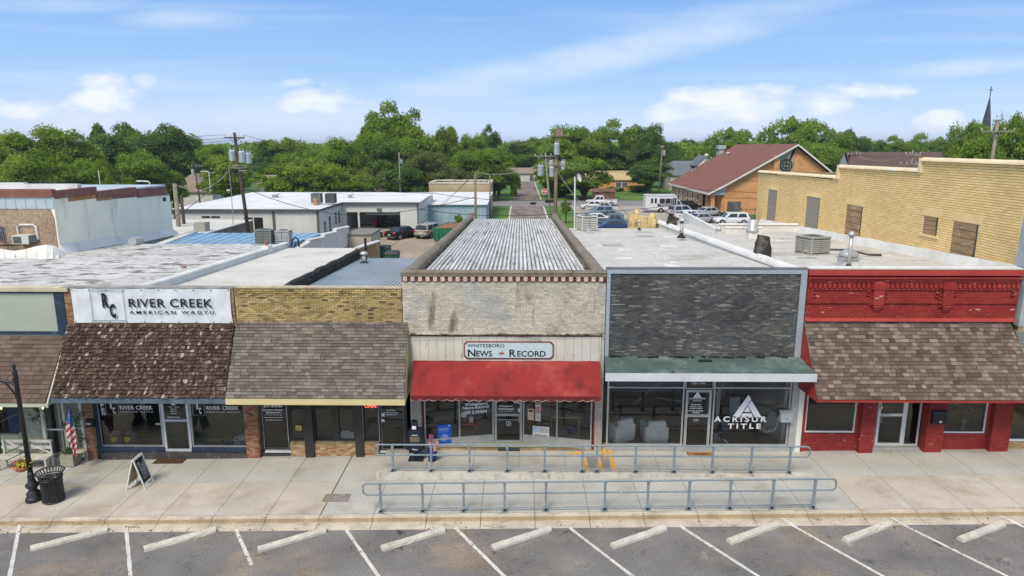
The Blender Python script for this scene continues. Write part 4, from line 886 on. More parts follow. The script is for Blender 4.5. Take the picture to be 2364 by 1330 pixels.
xaf0, xaf1 = fx(1855, 737), fx(2330, 737); xbf0, xbf1 = W(1886, 922, YA).x, 17.45
awF = awning(F_, xaf0, xaf1, 5.06, xbf0, xbf1, YA, 2.70, .09, m_redp, m_redp, s_mix, 21, .14, .30, jit=.0, th=.022, lift=.026, twist=.002)
# ground floor of F
zg = gz(13); pier = lambda a, b, y0: (a, b, y0)
zh = 3.0
P_ = [(fx(1838), fx(1856)), (fx(1973), fx(2012)), (fx(2124), fx(2170)), (fx(2274), fx(2323))]
for i, (a, b) in enumerate(P_):
    y0 = F - .22 if i else F - .05
    mb = MB(); mb.box(a + .1, b, y0, F + .2, -.2, zh); p = mb.build('pier', m_mortar_r, F_)
    bricks(p, (a + .1, y0, gz(a)), (1, 0, 0), (0, -1, 0), b - a - .1, zh - gz(a), b_red)
    bricks(p, (a + .1, F + .1, gz(a)), (0, -1, 0), (-1, 0, 0), F + .1 - y0, zh - gz(a), b_red)
for (a, b) in ((P_[0][1], P_[1][0] + .1), (P_[2][1], P_[3][0] + .1)):
    zs_ = fz(993); mb = MB(); mb.box(a, b, F, F + .2, -.2, zs_ - .04); q = mb.build('apron_wall', m_mortar_r, F_)
    bricks(q, (a, F, gz(a)), (1, 0, 0), (0, -1, 0), b - a, zs_ - .05 - gz(a), b_red)
    window(F_, a + .02, b - .1, zs_ - .04, zh, F + .05, .05, m_white, gl=m_glassd)
    mb = MB(); mb.box(b - .1, b, F - .02, F + .2, zs_ - .04, zh); mb.build('window_reveal', m_redp, F_)
a, b = P_[1][1], P_[2][0] + .1
mb = MB(); mb.box(a, b, F + .02, F + .6, -.1, gz(14) + .06); mb.build('door_step', m_concg, F_)
window(F_, a, fx(2028), gz(14) + .07, zh, F + .25, .04, m_alu, gl=m_glassd)
dr = window(F_, fx(2029), fx(2094), gz(14) + .07, zh, F + .22, .10, m_white, mz=(fz(959),), gl=m_glassd, name='door')
window(F_, fx(2095), b, gz(14) + .07, zh, F + .25, .05, m_white, gl=m_glassd)
mb = MB(); xx = fx(2037); mb.tube([(xx, F + .12, fz(975)), (xx, F + .12, fz(957)), (xx + .3, F + .12, fz(957))], .016, 6); mb.build('handle', m_alu, dr)
mb = MB(); mb.box(fx(2037, 942), fx(2041, 942), F + .10, F + .17, fz(944), fz(936)); mb.build('sticker', m_paper, dr)
room(F_, XF0 + .3, XF1 + .3, F + .3, 28., gz(14) + .02, 3.1, m_dirt, M('dark_olive_wall', (.12, .115, .09), .9))  # room walls in one even dark olive colour
mbx = thing('mailbox', 'black wall mailbox with a small white label on a red brick pier', 'mailbox', (fx(2153, 972), F - .23, fz(973)))
mb = MB(); mb.box(fx(2139, 960), fx(2171, 960), F - .40, F - .232, fz(973, F - .3), fz(949, F - .3)); mb.build('box', m_black, mbx); mb = MB(); mb.box(fx(2138, 960), fx(2172, 960), F - .41, F - .232, fz(949, F - .3) + .001, fz(945, F - .3)); mb.build('lid', m_navy, mbx)
mb = MB(); mb.box(fx(2152, 970), fx(2158, 970), F - .404, F - .401, fz(972, F - .4), fz(968, F - .4)); mb.build('label', m_paper, mbx)
# plant in a window
pl = thing('window_plant', 'leafy potted plant behind the right window of the red shop', 'plant', (fx(2222, 985, 23.7), 23.75, fz(985, 23.7)))
# roof F
YFB = 49.
roofF = roofsheet(F_, XE1 + .14, 17.2, F + .33, YFB, 6.55, 5.5, m_wroof)
mb = MB(); mb.box(XE1 + .14, 17.2, YFB - .25, YFB, -.3, 5.3); mb.build('rear_wall', m_wstucco, F_)

patches(roofF, 11, 16, 25, 40, lambda y: 6.55 - (y - F - .33) * .04098, 8)
# ================================================================ C: insurance office
XC0, XC1 = -9.92, -4.09
C_ = thing('insurance_office', 'buff brick insurance office under a large grey shingled awning', 'shop building', ((XC0 + XC1) / 2, F, -.1))
zC = 6.18
mb = MB(); mb.box(XC0, XC1, F, F + .32, 2.4, zC - .04); wC = mb.build('front_wall', m_mortar_y, C_)
def prC(u, v):
    t = v - (fz(742) - 4.9) 
    if v > 1.19: return .05
    if v > 1.05: return .035
    if v > .93: return .03 if int(u / .1025) % 3 else 0
    return 0
bricks(wC, (XC0, F, 4.92), (1, 0, 0), (0, -1, 0), XC1 - XC0, zC - 4.95, b_yel, bw=.21, bh=.070, gap=.014, out=.014, proud=prC, near=near_cam((XC0, F, 4.9), (1, 0, 0)))
mb = MB(); mb.box(XC0, XC1, F - .03, F + .34, zC - .035, zC); mb.build('coping', M('pale_coping', (.42, .36, .26), .9, var=.3, vs=3), wC)
xt0, xt1 = fx(546, 742), fx(941, 742); xb0_, xb1_ = W(521, 918, YA).x, W(934, 918, YA).x
m_yt = M('pale_yellow_trim', (.62, .54, .27), .7, var=.08, fine=.06)
awC = awning(C_, xt0, xt1, 4.95, xb0_, xb1_, YA, 2.67, .23, m_yt, m_yt, s_grey, 24, .13, .33, jit=.0, lift=.028, th=.024, twist=.002)
ZC = -.08; YG = F + .12
zst = 3.0
for nm, a, b in (('post', 700, 724), ('post', 817, 838)):
    mb = MB(); mb.box(fx(a) + .06, fx(b), F - .12, F + .25, ZC - .25, zst); mb.build(nm, m_dbrown, C_)
for a, b in ((667, 702), (723, 819), (838, 873)):
    z1_ = fz(1022); mb = MB(); mb.box(fx(a), fx(b), F + .0, F + .22, ZC - .2, z1_); q = mb.build('bulkhead', m_mortar_y, C_)
    bricks(q, (fx(a), F, ZC - .04), (1, 0, 0), (0, -1, 0), fx(b) - fx(a), z1_ + .02 - ZC, b_orng, bw=.2, nobj=60)
m_bf = M('dark_window_frame', (.05, .048, .042), .6)
window(C_, fx(667), fx(700) + .06, fz(1022), zst, YG, .05, m_bf, gl=m_glassd)
window(C_, fx(724), fx(818), fz(1022), zst, YG, .05, m_bf, gl=m_glassd, mx=(fx(772),)); mb = MB(); mb.box(fx(767), fx(782), YG - .06, YG + .1, fz(1022), zst - .05); mb.build('mullion', m_dbrown, C_)
window(C_, fx(838), fx(874), fz(1022), zst, YG, .05, m_bf, gl=m_glassd)
d1 = window(C_, fx(600), fx(666), fz(1043), zst, YG, .07, m_bf, mz=(fz(975),), gl=m_glassd, name='door')
d2 = window(C_, fx(875), fx(940), fz(1043), zst, YG, .07, m_bf, mz=(fz(975),), gl=m_glassd, name='door')
for d_, a, b in ((d1, 606, 663), (d2, 881, 932)):
    mb = MB(); r = .011; xa_, xb_ = fx(a), fx(b); mb.tube([(xa_, YG - .05, zst - .1), (xa_, YG - .05, fz(1039)), (xb_, YG - .05, fz(1039)), (xb_, YG - .05, zst - .1)], r, 4); mb.build('bright_edge', m_alu, d_)
for x_ in (664, 722, 838, 875):
    mb = MB(); mb.box(fx(x_), fx(x_) + .02, F - .02, F - .0, fz(1022), zst); mb.build('edge_strip', m_alu, C_)
mb = MB(); mb.box(fx(608), fx(668), F - .02, F + .1, fz(1047.5), fz(1043.5)); mb.box(fx(876), fx(936), F - .02, F + .1, fz(1047), fz(1043)); mb.build('threshold', m_trimw, C_)
mb = MB(); mb.box(XC0 + .4, XC1, F + .03, F + .5, -.5, fz(1047.6)); mb.build('base_course', m_dirt, C_)
mb = MB(); mb.box(fx(936), XC1 + .18, F + .0, F + .2, -.2, zst); mb.build('end_post', m_dbrown, C_)
def wtext(parent, s_, px, py, wpx, hpx, Y, mat=None, **k): return text(s_, mat or m_letw, parent, (fx(px, py, Y), Y, fz(py, Y)), fx(px + wpx / 2, py, Y) - fx(px - wpx / 2, py, Y), fz(py - hpx / 2, Y) - fz(py + hpx / 2, Y), **k)
yt = YG - .05
wtext(d1, 'JOY SMITH', 629.5, 941, 43, 7, yt, bold=.035); wtext(d1, 'Insurance Agency', 630, 949, 45, 5.2, yt, bold=.02); wtext(d1, '903-564-9191', 631, 955, 34, 4.2, yt, bold=.03)
wtext(d1, '* * * * * *', 631, 961, 40, 2.6, yt, bold=.04); wtext(d1, 'joysmithinsurance.com', 631, 966.5, 44, 3, yt, bold=.02); wtext(d1, 'jsmith@jsinsurance.net', 632, 972, 38, 3, yt, bold=.02)
wtext(d2, 'JOY SMITH', 903, 949, 22, 3.4, yt, bold=.03); wtext(d2, 'Insurance Agency', 903, 954, 35, 3.6, yt, bold=.02); wtext(d2, '903-564-9191', 904, 958.5, 26, 3.2, yt, bold=.03)
for py in (961, 974): mb = MB(); mb.box(fx(880, py), fx(887, py), yt - .01, yt, fz(py + 3.4), fz(py - 3.4)); mb.build('notice', m_paper, d2)
op = thing('neon_sign', 'red lit open sign behind the insurance office glass', 'neon sign', (fx(853, 942, YG + .06), YG + .06, fz(947)))
m_neon = M('red_neon', (.8, .1, .08), .5, var=0, fine=0, emit=((1, .12, .08), 1.6)); text('OPEN', m_neon, op, (fx(854, 941), YG - .04, fz(941)), .42, .13, bold=.012)
mb = MB(); mb.box(fx(841, 941), fx(868, 941), YG - .037, YG - .031, fz(946), fz(936)); mb.build('backing', m_black, op)
text('NOTICE', m_letb, C_, (fx(688, 991), yt - .006, fz(994)), .12, .03)
mb = MB(); mb.box(fx(681, 991), fx(695, 991), yt - .003, yt + .002, fz(998), fz(986)); mb.build('yellow_notice', M('yellow_card', (.55, .42, .15), .8), C_)
np_ = thing('newspaper_stack', 'pale newspapers propped inside the insurance office window', 'newspapers', (fx(803, 1018), YG + .15, fz(1021)))
for i_, (a, b, z0_, z1_) in enumerate(((786, 800, 1019, 1001), (797, 817, 1019.5, 1000), (790, 808, 1004, 997))):
    mb = MB(); y_ = YG + .10 - .02 * i_; mb.hexa([(fx(a, 1010, y_), y_ - .04, fz(z0_, y_)), (fx(b, 1010, y_), y_ - .04, fz(z0_, y_)), (fx(b, 1010, y_), y_ - .03, fz(z0_, y_)), (fx(a, 1010, y_), y_ - .03, fz(z0_, y_)), (fx(a, 1010, y_), y_ + .01, fz(z1_, y_)), (fx(b, 1010, y_), y_ + .01, fz(z1_, y_)), (fx(b, 1010, y_), y_ + .02, fz(z1_, y_)), (fx(a, 1010, y_), y_ + .02, fz(z1_, y_))]); mb.build('newspaper', m_paper, np_)
    for q in range(3): text('LOCAL NEWS', m_letb, np_, (fx((a + b) / 2, 1010, y_), y_ - .045 + .012 * q, fz(z0_ - 4 - 4.2 * q, y_)), (fx(b) - fx(a)) * .7, .035)
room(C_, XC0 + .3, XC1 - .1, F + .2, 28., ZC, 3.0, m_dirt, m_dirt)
# brick pier between B and C
mb = MB(); mb.box(fx(565) + .04, fx(598), F - .1, F + .3, -.5, 2.9); q = mb.build('pier', m_mortar_y, C_)
bricks(q, (fx(565) + .04, F - .1, gz(-9.7)), (1, 0, 0), (0, -1, 0), fx(598) - fx(565) - .04, 2.9, b_pier)
# roofs C
roofC = roofsheet(C_, XC0 + .2, XC1 + .02, F + .3, 41.2, 5.0, 4.22, M('galvanised_sheet', (.40, .43, .45), .45, .5, .35, var=.12, vs=.6, fine=.06, stain=((.25, .22, .2), 1.0, .62, .75, (3, .3, 1))))
nrc = 30; wr = (XC1 - XC0 - .2) / nrc
for k_ in range(nrc):
    x = XC0 + .2 + (k_ + .5) * wr; mb = MB(); a, b = wr * .28, wr * .12; y0, y1 = F + .33, 41.18; z0, z1 = 5.0, 4.22
    mb.add([(x - a, y0, z0 + .002), (x - b, y0, z0 + .045), (x + b, y0, z0 + .045), (x + a, y0, z0 + .002), (x - a, y1, z1 + .002), (x - b, y1, z1 + .045), (x + b, y1, z1 + .045), (x + a, y1, z1 + .002)], [(0, 1, 5, 4), (1, 2, 6, 5), (2, 3, 7, 6), (0, 3, 2, 1), (4, 5, 6, 7)]); mb.build('roof_rib', bpy.data.materials['galvanised_sheet'], roofC)
mb = MB(); mb.box(XC0 + .2, XC1, 41.0, 41.2, -.3, 4.05); mb.build('rear_wall', m_mortar_y, C_)
# tarred party wall between the two flat roofs
m_tar = M('black_tar', (.018, .016, .014), .7, var=.3, fine=.3, fs=12, bump=.6, bs=10, stain=[((.42, .33, .18), 3.2, .66, .70, (1, 1, 1)), ((.2, .19, .17), 7, .64, .70, (1, 1, 1))])
mb = MB(); n_ = 34
for k_ in range(n_ + 1):
    y = F + .33 + (41.0 - F - .33) * k_ / n_; zt_ = 5.28 - .0355 * (y - 27.7) + R.uniform(-.04, .04); w_ = .17 + R.uniform(-.03, .03)
    for (dx, dz) in ((-w_, -.9), (-w_, -.08), (-w_ * .5, 0), (w_ * .5, .01), (w_, -.08), (w_, -.9)): mb.v.append((XC0 + .05 + dx, y, zt_ + dz))
for k_ in range(n_):
    for q in range(5): s0 = k_ * 6 + q; mb.f.append((s0, s0 + 1, s0 + 7, s0 + 6)); mb.t.append(.5)
mb.f += [tuple(range(6)), tuple(n_ * 6 + q for q in range(6))[::-1]]; mb.t += [.5, .5]
mb.build('tarred_parapet', m_tar, C_)
party(C_, XC0 - .12, XC0 + .2, 4.6, 4.0, 41.2, m_mortar_y)
# tan end wall running back from the tarred parapet
m_tanw = M('orange_tan_stucco', (.42, .27, .12), .9, var=.2, vs=.8, fine=.1, stain=[((.16, .11, .07), 1.6, .52, .68, (1, 1, .35)), ((.55, .45, .3), 1.2, .56, .7, (1, 1, .5))])
mb = MB(); mb.hexa([(XC0 - .12, 41.2, 0), (XC0 + .14, 41.2, 0), (XC0 + .14, 47.2, 0), (XC0 - .12, 47.2, 0), (XC0 - .12, 41.2, 4.86), (XC0 + .14, 41.2, 4.86), (XC0 + .14, 47.2, 4.38), (XC0 - .12, 47.2, 4.38)]); tw = mb.build('tan_side_wall', m_tanw, C_)
coping(tw, (XC0, 41.1, 4.86), (XC0, 47.3, 4.40), .19, m_wstucco, 'coping', seg=1.5, flat=.6)

# ================================================================ B: butcher shop with shakes
XB0, XB1 = -15.99, -9.95
B_ = thing('meat_shop', 'brick shop with a weathered wood shake awning and a long white banner', 'shop building', ((XB0 + XB1) / 2, F, -.2))
mb = MB(); mb.box(XB0, XB1, F, F + .32, 2.4, 6.12); wB = mb.build('front_wall', m_mortar_y, B_)
bB = M('brown_parapet_brick', ramp=[(.30, .19, .11), (.38, .25, .15), (.22, .13, .08), (.26, .12, .08)], var=.2)
bricks(wB, (XB0, F, 4.8), (1, 0, 0), (0, -1, 0), XB1 - XB0, 1.3, bB, nobj=60, holes=((.62, 5.7, .1, 1.2),))
mb = MB(); mb.box(XB0 - .02, XB1, F - .04, F + .34, 6.121, 6.17); mb.build('coping', M('grey_coping', (.30, .29, .26), .9, var=.3, vs=2), wB)
xt0, xt1 = fx(157, 750), fx(542, 750); xb0_, xb1_ = W(119, 920, YA).x, W(520, 920, YA).x
m_bluf = M('blue_grey_fascia', (.10, .13, .165), .7, var=.25, vs=3, fine=.12)
awB = awning(B_, xt0, xt1, 4.84, xb0_, xb1_, YA, 2.66, .19, m_navy, m_bluf, s_shake, 20, .04, .13, tintf=lambda a, f, r: R.random() ** 1.35, jit=.22, lift=.05, th=.022, twist=.022, gapc=.010)
# banner
bn = thing('banner', 'long white vinyl banner with black lettering on the brick parapet', 'banner', W(352, 748, F - .05))
m_ban = M('white_vinyl', (.70, .74, .76), .5, var=.05, vs=2, fine=.02, stain=((.62, .66, .69), 2.5, .5, .62, (3, 1, 1)))
bx0, bx1 = fx(169, 708), fx(536, 708); bz0, bz1 = fz(747), fz(668)
mb = MB(); nu, nv = 60, 12
for j in range(nv + 1):
    for i in range(nu + 1):
        f, g = i / nu, j / nv; mb.v.append((bx0 + (bx1 - bx0) * f + (.03 * sin(g * pi) if i == 0 else -.03 * sin(g * pi) if i == nu else 0), F - .055 - .012 * sin(f * 40 + g * 5) * (.35 + .65 * abs(2 * g - 1)) - .008 * sin(f * 23 - g * 9), bz0 + (bz1 - bz0) * g - .012 * abs(sin(f * 9 * pi)) * (1 if j == nv else 0)))
for j in range(nv):
    for i in range(nu): s0 = j * (nu + 1) + i; mb.f.append((s0, s0 + 1, s0 + nu + 2, s0 + nu + 1)); mb.t.append(.5)
mb.build('vinyl_sheet', m_ban, bn, True)
mb = MB()
for k_ in range(10):
    for zz_ in (bz0 + .04, bz1 - .04): mb.lathe([(.001, 0), (.022, .0)], (0, 0, 0), 8); i0 = len(mb.v) - 16; mb.xf(Matrix.Translation((bx0 + .06 + (bx1 - bx0 - .12) * k_ / 9, F - .08, zz_)) @ Matrix.Rotation(pi / 2, 4, 'X'), i0)
mb.build('eyelets', m_black, bn)
yb_ = F - .10
def rcbox(parent, px0, px1, py0, py1, Y, mat, r=.008, col=None):
    a, b, c, d = fx(px0, (py0 + py1) / 2, Y), fx(px1, (py0 + py1) / 2, Y), fz(py1, Y), fz(py0, Y)
    mb = MB(); mb.tube([(a, Y, c), (b, Y, c), (b, Y, d), (a, Y, d)], r, 4, closed=True); mb.build('logo_box', mat, parent)
    w, h = b - a, d - c
    text('R', mat, parent, (a + w * .44, Y, c + h * .66), w * .2, h * .48, bold=.05); text('C', mat, parent, (a + w * .63, Y, c + h * .32), w * .18, h * .46, bold=.05)
mb = MB(); td = (XF1 - XF0) / 44
for k_ in range(44):
    mb = MB(); x_ = XF0 + k_ * td; mb.box(x_ + td * .25, x_ + td * .8, F - .10, F - .005, zf0 + zl(662), zf0 + zl(652)); mb.build('dentil', b_red, wF)
rcbox(bn, 211, 287, 672, 743, yb_, m_letb, .011)
wtext(bn, 'RIVER CREEK', 394, 702, 194, 20, yb_, m_letb, bold=.015, spacing=1.05); wtext(bn, 'AMERICAN WAGYU', 397, 723.5, 196, 8, yb_, m_letb, bold=.02, spacing=1.5)
# shop front
zg0, zst = fz(1037), 2.95; YG = F + .1
window(B_, fx(226), fx(373), zg0, zst, YG, .05, m_alu); window(B_, fx(439), fx(565) + .04, zg0, zst, YG, .05, m_alu)
mb = MB(); mb.box(fx(221) + .002, fx(228), F - .02, F + .2, -.35, zst); mb.build('navy_post', m_navy, B_)
mb = MB(); mb.box(fx(228), fx(375), F - .02, F + .2, fz(1047), zg0 - .001); mb.box(fx(438), fx(565) + .04, F - .021, F + .2, fz(1047), zg0 - .001); mb.build('navy_base', m_navy, B_)
mb = MB(); mb.box(fx(230), fx(568), F - .12, F + .3, -.5, fz(1048)); mb.build('step', M('dark_step', (.07, .065, .06), .9, var=.3, vs=3, stain=((.2, .18, .15), 4, .58, .7, (1, 1, 1))), B_)
dr = window(B_, fx(375), fx(438), fz(1047), zst, YG - .03, .09, m_trimw, mz=(fz(976),), name='door')
mb = MB(); mb.tube([(fx(381), YG - .13, fz(976)), (fx(434), YG - .13, fz(976))], .016, 6); mb.box(fx(358, 983), fx(370, 983), YG - .05, YG - .04, fz(986), fz(982)); mb.build('handle', m_alu, dr)
yt = YG - .012
rcbox(B_, 245, 274, 930, 962, yt, m_letw, .005); rcbox(B_, 445, 472, 930, 962, yt, m_letw, .005)
wtext(B_, 'RIVER CREEK', 315, 945, 76, 9, yt, bold=.012); wtext(B_, 'AMERICAN WAGYU', 315, 954.5, 76, 4, yt, spacing=1.4)
wtext(B_, 'RIVER CREEK', 514, 945, 75, 9, yt, bold=.012); wtext(B_, 'AMERICAN WAGYU', 515, 954.5, 76, 4, yt, spacing=1.4)
for ch, py in (('O', 930), ('P', 940), ('E', 950), ('N', 959)): wtext(B_, ch, 235 + (py - 930) * .17, py, 8, 8, yt, bold=.035)
for k_, s_ in enumerate(('Tuesday - Thursday', '10AM - 6PM', 'Monday', 'Closed', '972-801-3388')): wtext(dr, s_, 401, (943, 948, 953, 958, 967)[k_], (26, 14, 14, 12, 28)[k_], 3.2, YG - .09, bold=.02)
mb = MB(); mb.box(fx(394, 936), fx(403, 936), YG - .05, YG - .04, fz(940), fz(930)); mb.build('sticker', m_letw, dr)
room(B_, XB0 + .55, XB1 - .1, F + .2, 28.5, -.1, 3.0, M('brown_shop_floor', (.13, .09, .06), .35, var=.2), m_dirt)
# pier between A and B
mb = MB(); mb.box(fx(196), fx(221), F - .12, F + .3, -.5, 2.9); q = mb.build('pier', m_mortar_y, B_)
bricks(q, (fx(196), F - .12, gz(-15.5)), (1, 0, 0), (0, -1, 0), fx(221) - fx(196), 2.9, b_pier, gap=.016, out=.016)
# white divider parapet A|B and the cream roof B
pa = party(B_, XB0 - .16, XB0 + .16, 5.30, 4.44, 46.2, m_wstucco)
coping(pa, (XB0, F + .35, 5.30), (XB0, 46.2, 4.44), .2, m_wstucco, 'coping', seg=1.4, flat=.55)
m_crm = M('cream_roof', (.57, .555, .495), .9, var=.08, vs=.4, fine=.06, fs=6, stain=[((.42, .39, .33), .5, .55, .75, (1, 1, 1)), ((.17, .15, .12), 1.6, .69, .73, (.5, 2.2, 1))])
roofB = roofsheet(B_, XB0 + .16, XC0 - .1, F + .3, 45.8, 4.98, 4.18, m_crm)
for k_ in range(1, 6): y = F + .3 + k_ * 3.8; mb = MB(); mb.box(XB0 + .17, XC0 - .15, y, y + .07, 4.98 - (y - F) * .0354, 4.995 - (y - F) * .0354); mb.build('roof_seam', bpy.data.materials['seam_grey'], roofB)
for k_ in range(1, 5): y = F + .3 + k_ * 4.4; mb = MB(); mb.box(XE1 + .3, 17, y, y + .06, 6.56 - (y - F) * .041, 6.575 - (y - F) * .041); mb.build('roof_seam', bpy.data.materials['seam_grey'], roofF)
mb = MB(); mb.box(XB0, XC0, 45.6, 45.8, -.3, 4.0); mb.build('rear_wall', m_tanw, B_)
mb = MB(); mb.lathe([(.10, 0), (.13, .16), (.05, .22), (.13, .30), (.02, .38)], (XB0, 42.6, 4.75), 10); mb.build('pier_finial', M('rust_cap', (.28, .13, .07), .9), B_)
mb = MB(); mb.box(XB0 - .22, XB0 + .22, 42.2, 43.0, 4.3, 4.82); mb.build('parapet_pier', m_wstucco, B_)

# ================================================================ A: green shop at the far left
XA0, XA1 = -25., -16.01
A_ = thing('green_shop', 'pale green stucco shop with navy trim and a brown shingled porch roof', 'shop building', (-20, F, -.3))
m_grst = M('pale_green_stucco', (.40, .45, .36), .9, var=.08, vs=.7, fine=.1, fs=30, bump=.3, stain=((.34, .42, .40), .6, .5, .7, (1, 1, 1)))
mb = MB(); mb.box(XA0, XA1 - .02, F, F + .32, 4.3, 5.98); wA = mb.build('front_wall', m_grst, A_)
mb = MB(); mb.box(fx(130, 720), fx(152, 720), F - .04, F - .002, fz(776), fz(677)); mb.box(XA0, fx(130, 720) - .001, F - .04, F - .002, fz(775), fz(768)); mb.box(XA0, fx(150, 720), F - .04, F - .002, fz(679), fz(676)); mb.build('navy_trim', m_navy, wA)
mb = MB(); mb.box(XA0, XA1 + .3, F - .1, F + .4, fz(675), fz(667)); mb.build('cap', M('tan_cap', (.52, .46, .33), .8, var=.15, vs=2), wA)
mb = MB(); mb.box(XA0, XA1 - .02, F, F + .32, 2.4, 4.299); mb.build('lower_wall', m_grst, A_)
m_ptrim = M('pale_green_trim', (.50, .52, .42), .7, var=.08)
awA = awning(A_, XA0, fx(151, 778), 4.41, XA0, W(106, 928, YA).x, YA, 2.46, .14, m_ptrim, m_ptrim, s_brown, 15, .26, .42, lift=.024, th=.02, twist=.002)
mb = MB(); p0, p1 = Vector((fx(151, 778) + .02, F - .02, 4.43)), Vector((W(106, 928, YA).x + .02, YA - .03, 2.44)); mb.slab([p0, p1, p1 + Vector((0, 0, -.14)), p0 + Vector((0, 0, -.16))], (.05, 0, 0)); mb.build('rake_board', m_ptrim, awA)
YW = F + .05
def gw(a, b, Y, z1=2.5):
    z0 = -.3; mb = MB(); mb.box(a, b, Y, Y + .2, z0, z1); q = mb.build('porch_wall', m_mortar_g, A_); bricks(q, (a, Y, z0), (1, 0, 0), (0, -1, 0), b - a, z1 - z0, b_grn, bw=.22, bh=.085, gap=.010, nobj=100, near=near_cam((a, Y, z0), (1, 0, 0))); return q
gw(fx(40), fx(100), YW); gw(-19., fx(42) - .002, YW, fz(1008)); gw(fx(100) + .002, fx(150), F + .5); gw(fx(150) + .002, fx(197), F + .5)
mb = MB(); mb.box(fx(97), fx(99.5), YW + .0, F + .7, -.3, 2.5); mb.build('return_wall', m_grst, A_)
window(A_, -19., fx(20), fz(1005), 2.5, YW + .05, .04, m_black)
mb = MB(); mb.box(fx(22), fx(50, 970), YW - .06, YW - .02, fz(1003), 2.5); mb.build('shutter', m_navy, A_)
for a, b, Y in ((97, 104, 22.75), (139, 143, F + .2), (147, 153, 22.9), (187, 194, 22.95)):
    mb = MB(); mb.box(fx(a, 990, Y), fx(b, 990, Y), Y, Y + .09, -.3, 2.5); mb.build('porch_post', m_ptrim, A_)
mb = MB(); mb.box(fx(104, 997, 22.9), fx(148, 997, 22.9), 22.92, 22.96, fz(999, 22.9), fz(996, 22.9)); mb.box(fx(153, 994, 22.9), fx(188, 994, 22.9), 22.94, 22.98, fz(996, 22.9), fz(993, 22.9)); mb.build('porch_rail', m_white, A_)
mb = MB(); mb.box(-19, fx(196), F - .05, F + .9, -.5, gz(-16) + .05); mb.build('porch_floor', M('porch_white_step', (.5, .5, .46), .8, var=.2), A_)
room(A_, -19, -17.2, F + .3, 26, -.3, 2.5, m_dirt, m_dirt)
for px in (3, 46, 99): mb = MB(); mb.lathe([(.02, .08), (.035, .03), (.02, -.02), (.001, -.03)], W(px, 944, 22.2), 8); mb.build('bulb', M('warm_bulb', (.9, .8, .5), .4, emit=((1, .75, .4), 1.2)), A_)
mbx = thing('mailbox', 'black mailbox numbered on the red brick pier beside the flag', 'mailbox', W(206, 990, F - .14))
mb = MB(); mb.box(fx(197, 980, F - .3), fx(215, 980, F - .3), F - .28, F - .14, fz(991, F - .28), fz(974, F - .28)); mb.build('box', m_black, mbx); text('134', m_letw, mbx, (fx(205, 983, F - .28), F - .285, fz(983, F - .28)), .17, .075, bold=.03)
# roof A
m_aroof = M('flaking_white_roof', (.54, .53, .50), .9, var=.1, vs=.4, fine=.12, fs=5, stain=[((.16, .13, .11), 2.3, .54, .58, (.35, .62, 1)), ((.28, .26, .23), 3.4, .56, .6, (.4, .9, 1)), ((.42, .41, .38), .25, .5, .7, (1, 1, 1))])
def zA_(y): return 5.2 - .039 * (y - F)
roofA = roofsheet(A_, -45., XB0 - .15, F + .33, 47., zA_(F), zA_(47), m_aroof)

# ================================================================ G: tall cream brick building at the far right
XG = 17.3
G_ = thing('cream_brick_building', 'tall cream painted brick building with boarded windows stepping down to the rear', 'brick building', (XG + 6, 36, 0))
YG0, YG1 = 23.7, 50.2
def topG(y): return 10.42 if y < 30.05 else (9.95 - .006 * (y - 30)) if y < 37.7 else (9.32 - .012 * (y - 37.7))
mb = MB()
for a, b in ((YG0, 30.05), (30.05, 37.7), (37.7, YG1)):
    z0_, z1_ = topG(a + .01), topG(b - .01); mb.hexa([(XG, a, 0), (XG + 12, a, 0), (XG + 12, b, 0), (XG, b, 0), (XG, a, z0_ - .06), (XG + 12, a, z0_ - .06), (XG + 12, b, z1_ - .06), (XG, b, z1_ - .06)])
wG = mb.build('side_wall', m_mortar_by, G_)
def gwin(pa, pb):  # pixel corners -> (ylo, yhi, zlo, zhi) on the plane X=XG
    o = Vector((0, 0, CAMZ))
    def q(px, py): d = ray(px, py); t = XG / d.x; p = o + d * t; return p.y, p.z
    (y0, z0), (y1, z1) = q(*pa), q(*pb); return min(y0, y1), max(y0, y1), min(z0, z1), max(z0, z1)
GW = [(gwin((1775, 437), (1789, 513)), 0), (gwin((1864, 453), (1886, 540)), 0), (gwin((1957, 470), (1984, 562)), 1), (gwin((2135, 497), (2162, 545)), 1), (gwin((2203, 509), (2248, 609)), 1)]
zoff = 5.3
def holeu(w): return (YG1 - w[1], YG1 - w[0], w[2] - zoff, w[3] - zoff)
bricks(wG, (XG, YG1, zoff), (0, -1, 0), (-1, 0, 0), YG1 - YG0, 5.2, b_big, bw=.30, bh=.0985, gap=.017, out=.018, holes=[holeu(w) for w, _ in GW], top=lambda u: topG(YG1 - u) - .12 - zoff, near=lambda a, z: -a)
m_osb = M('grey_particle_board', (.27, .24, .20), .9, var=.3, vs=7, fine=.4, fs=14); m_plk = M('weathered_plank', (.33, .21, .11), .9, var=.3, vs=2.5, fine=.2, stain=((.52, .42, .28), 3, .58, .7, (1, .5, 1.5)), stretch=(1, .5, 3))
m_lin = M('cream_lintel', (.80, .59, .29), .9, var=.08, fine=.08)
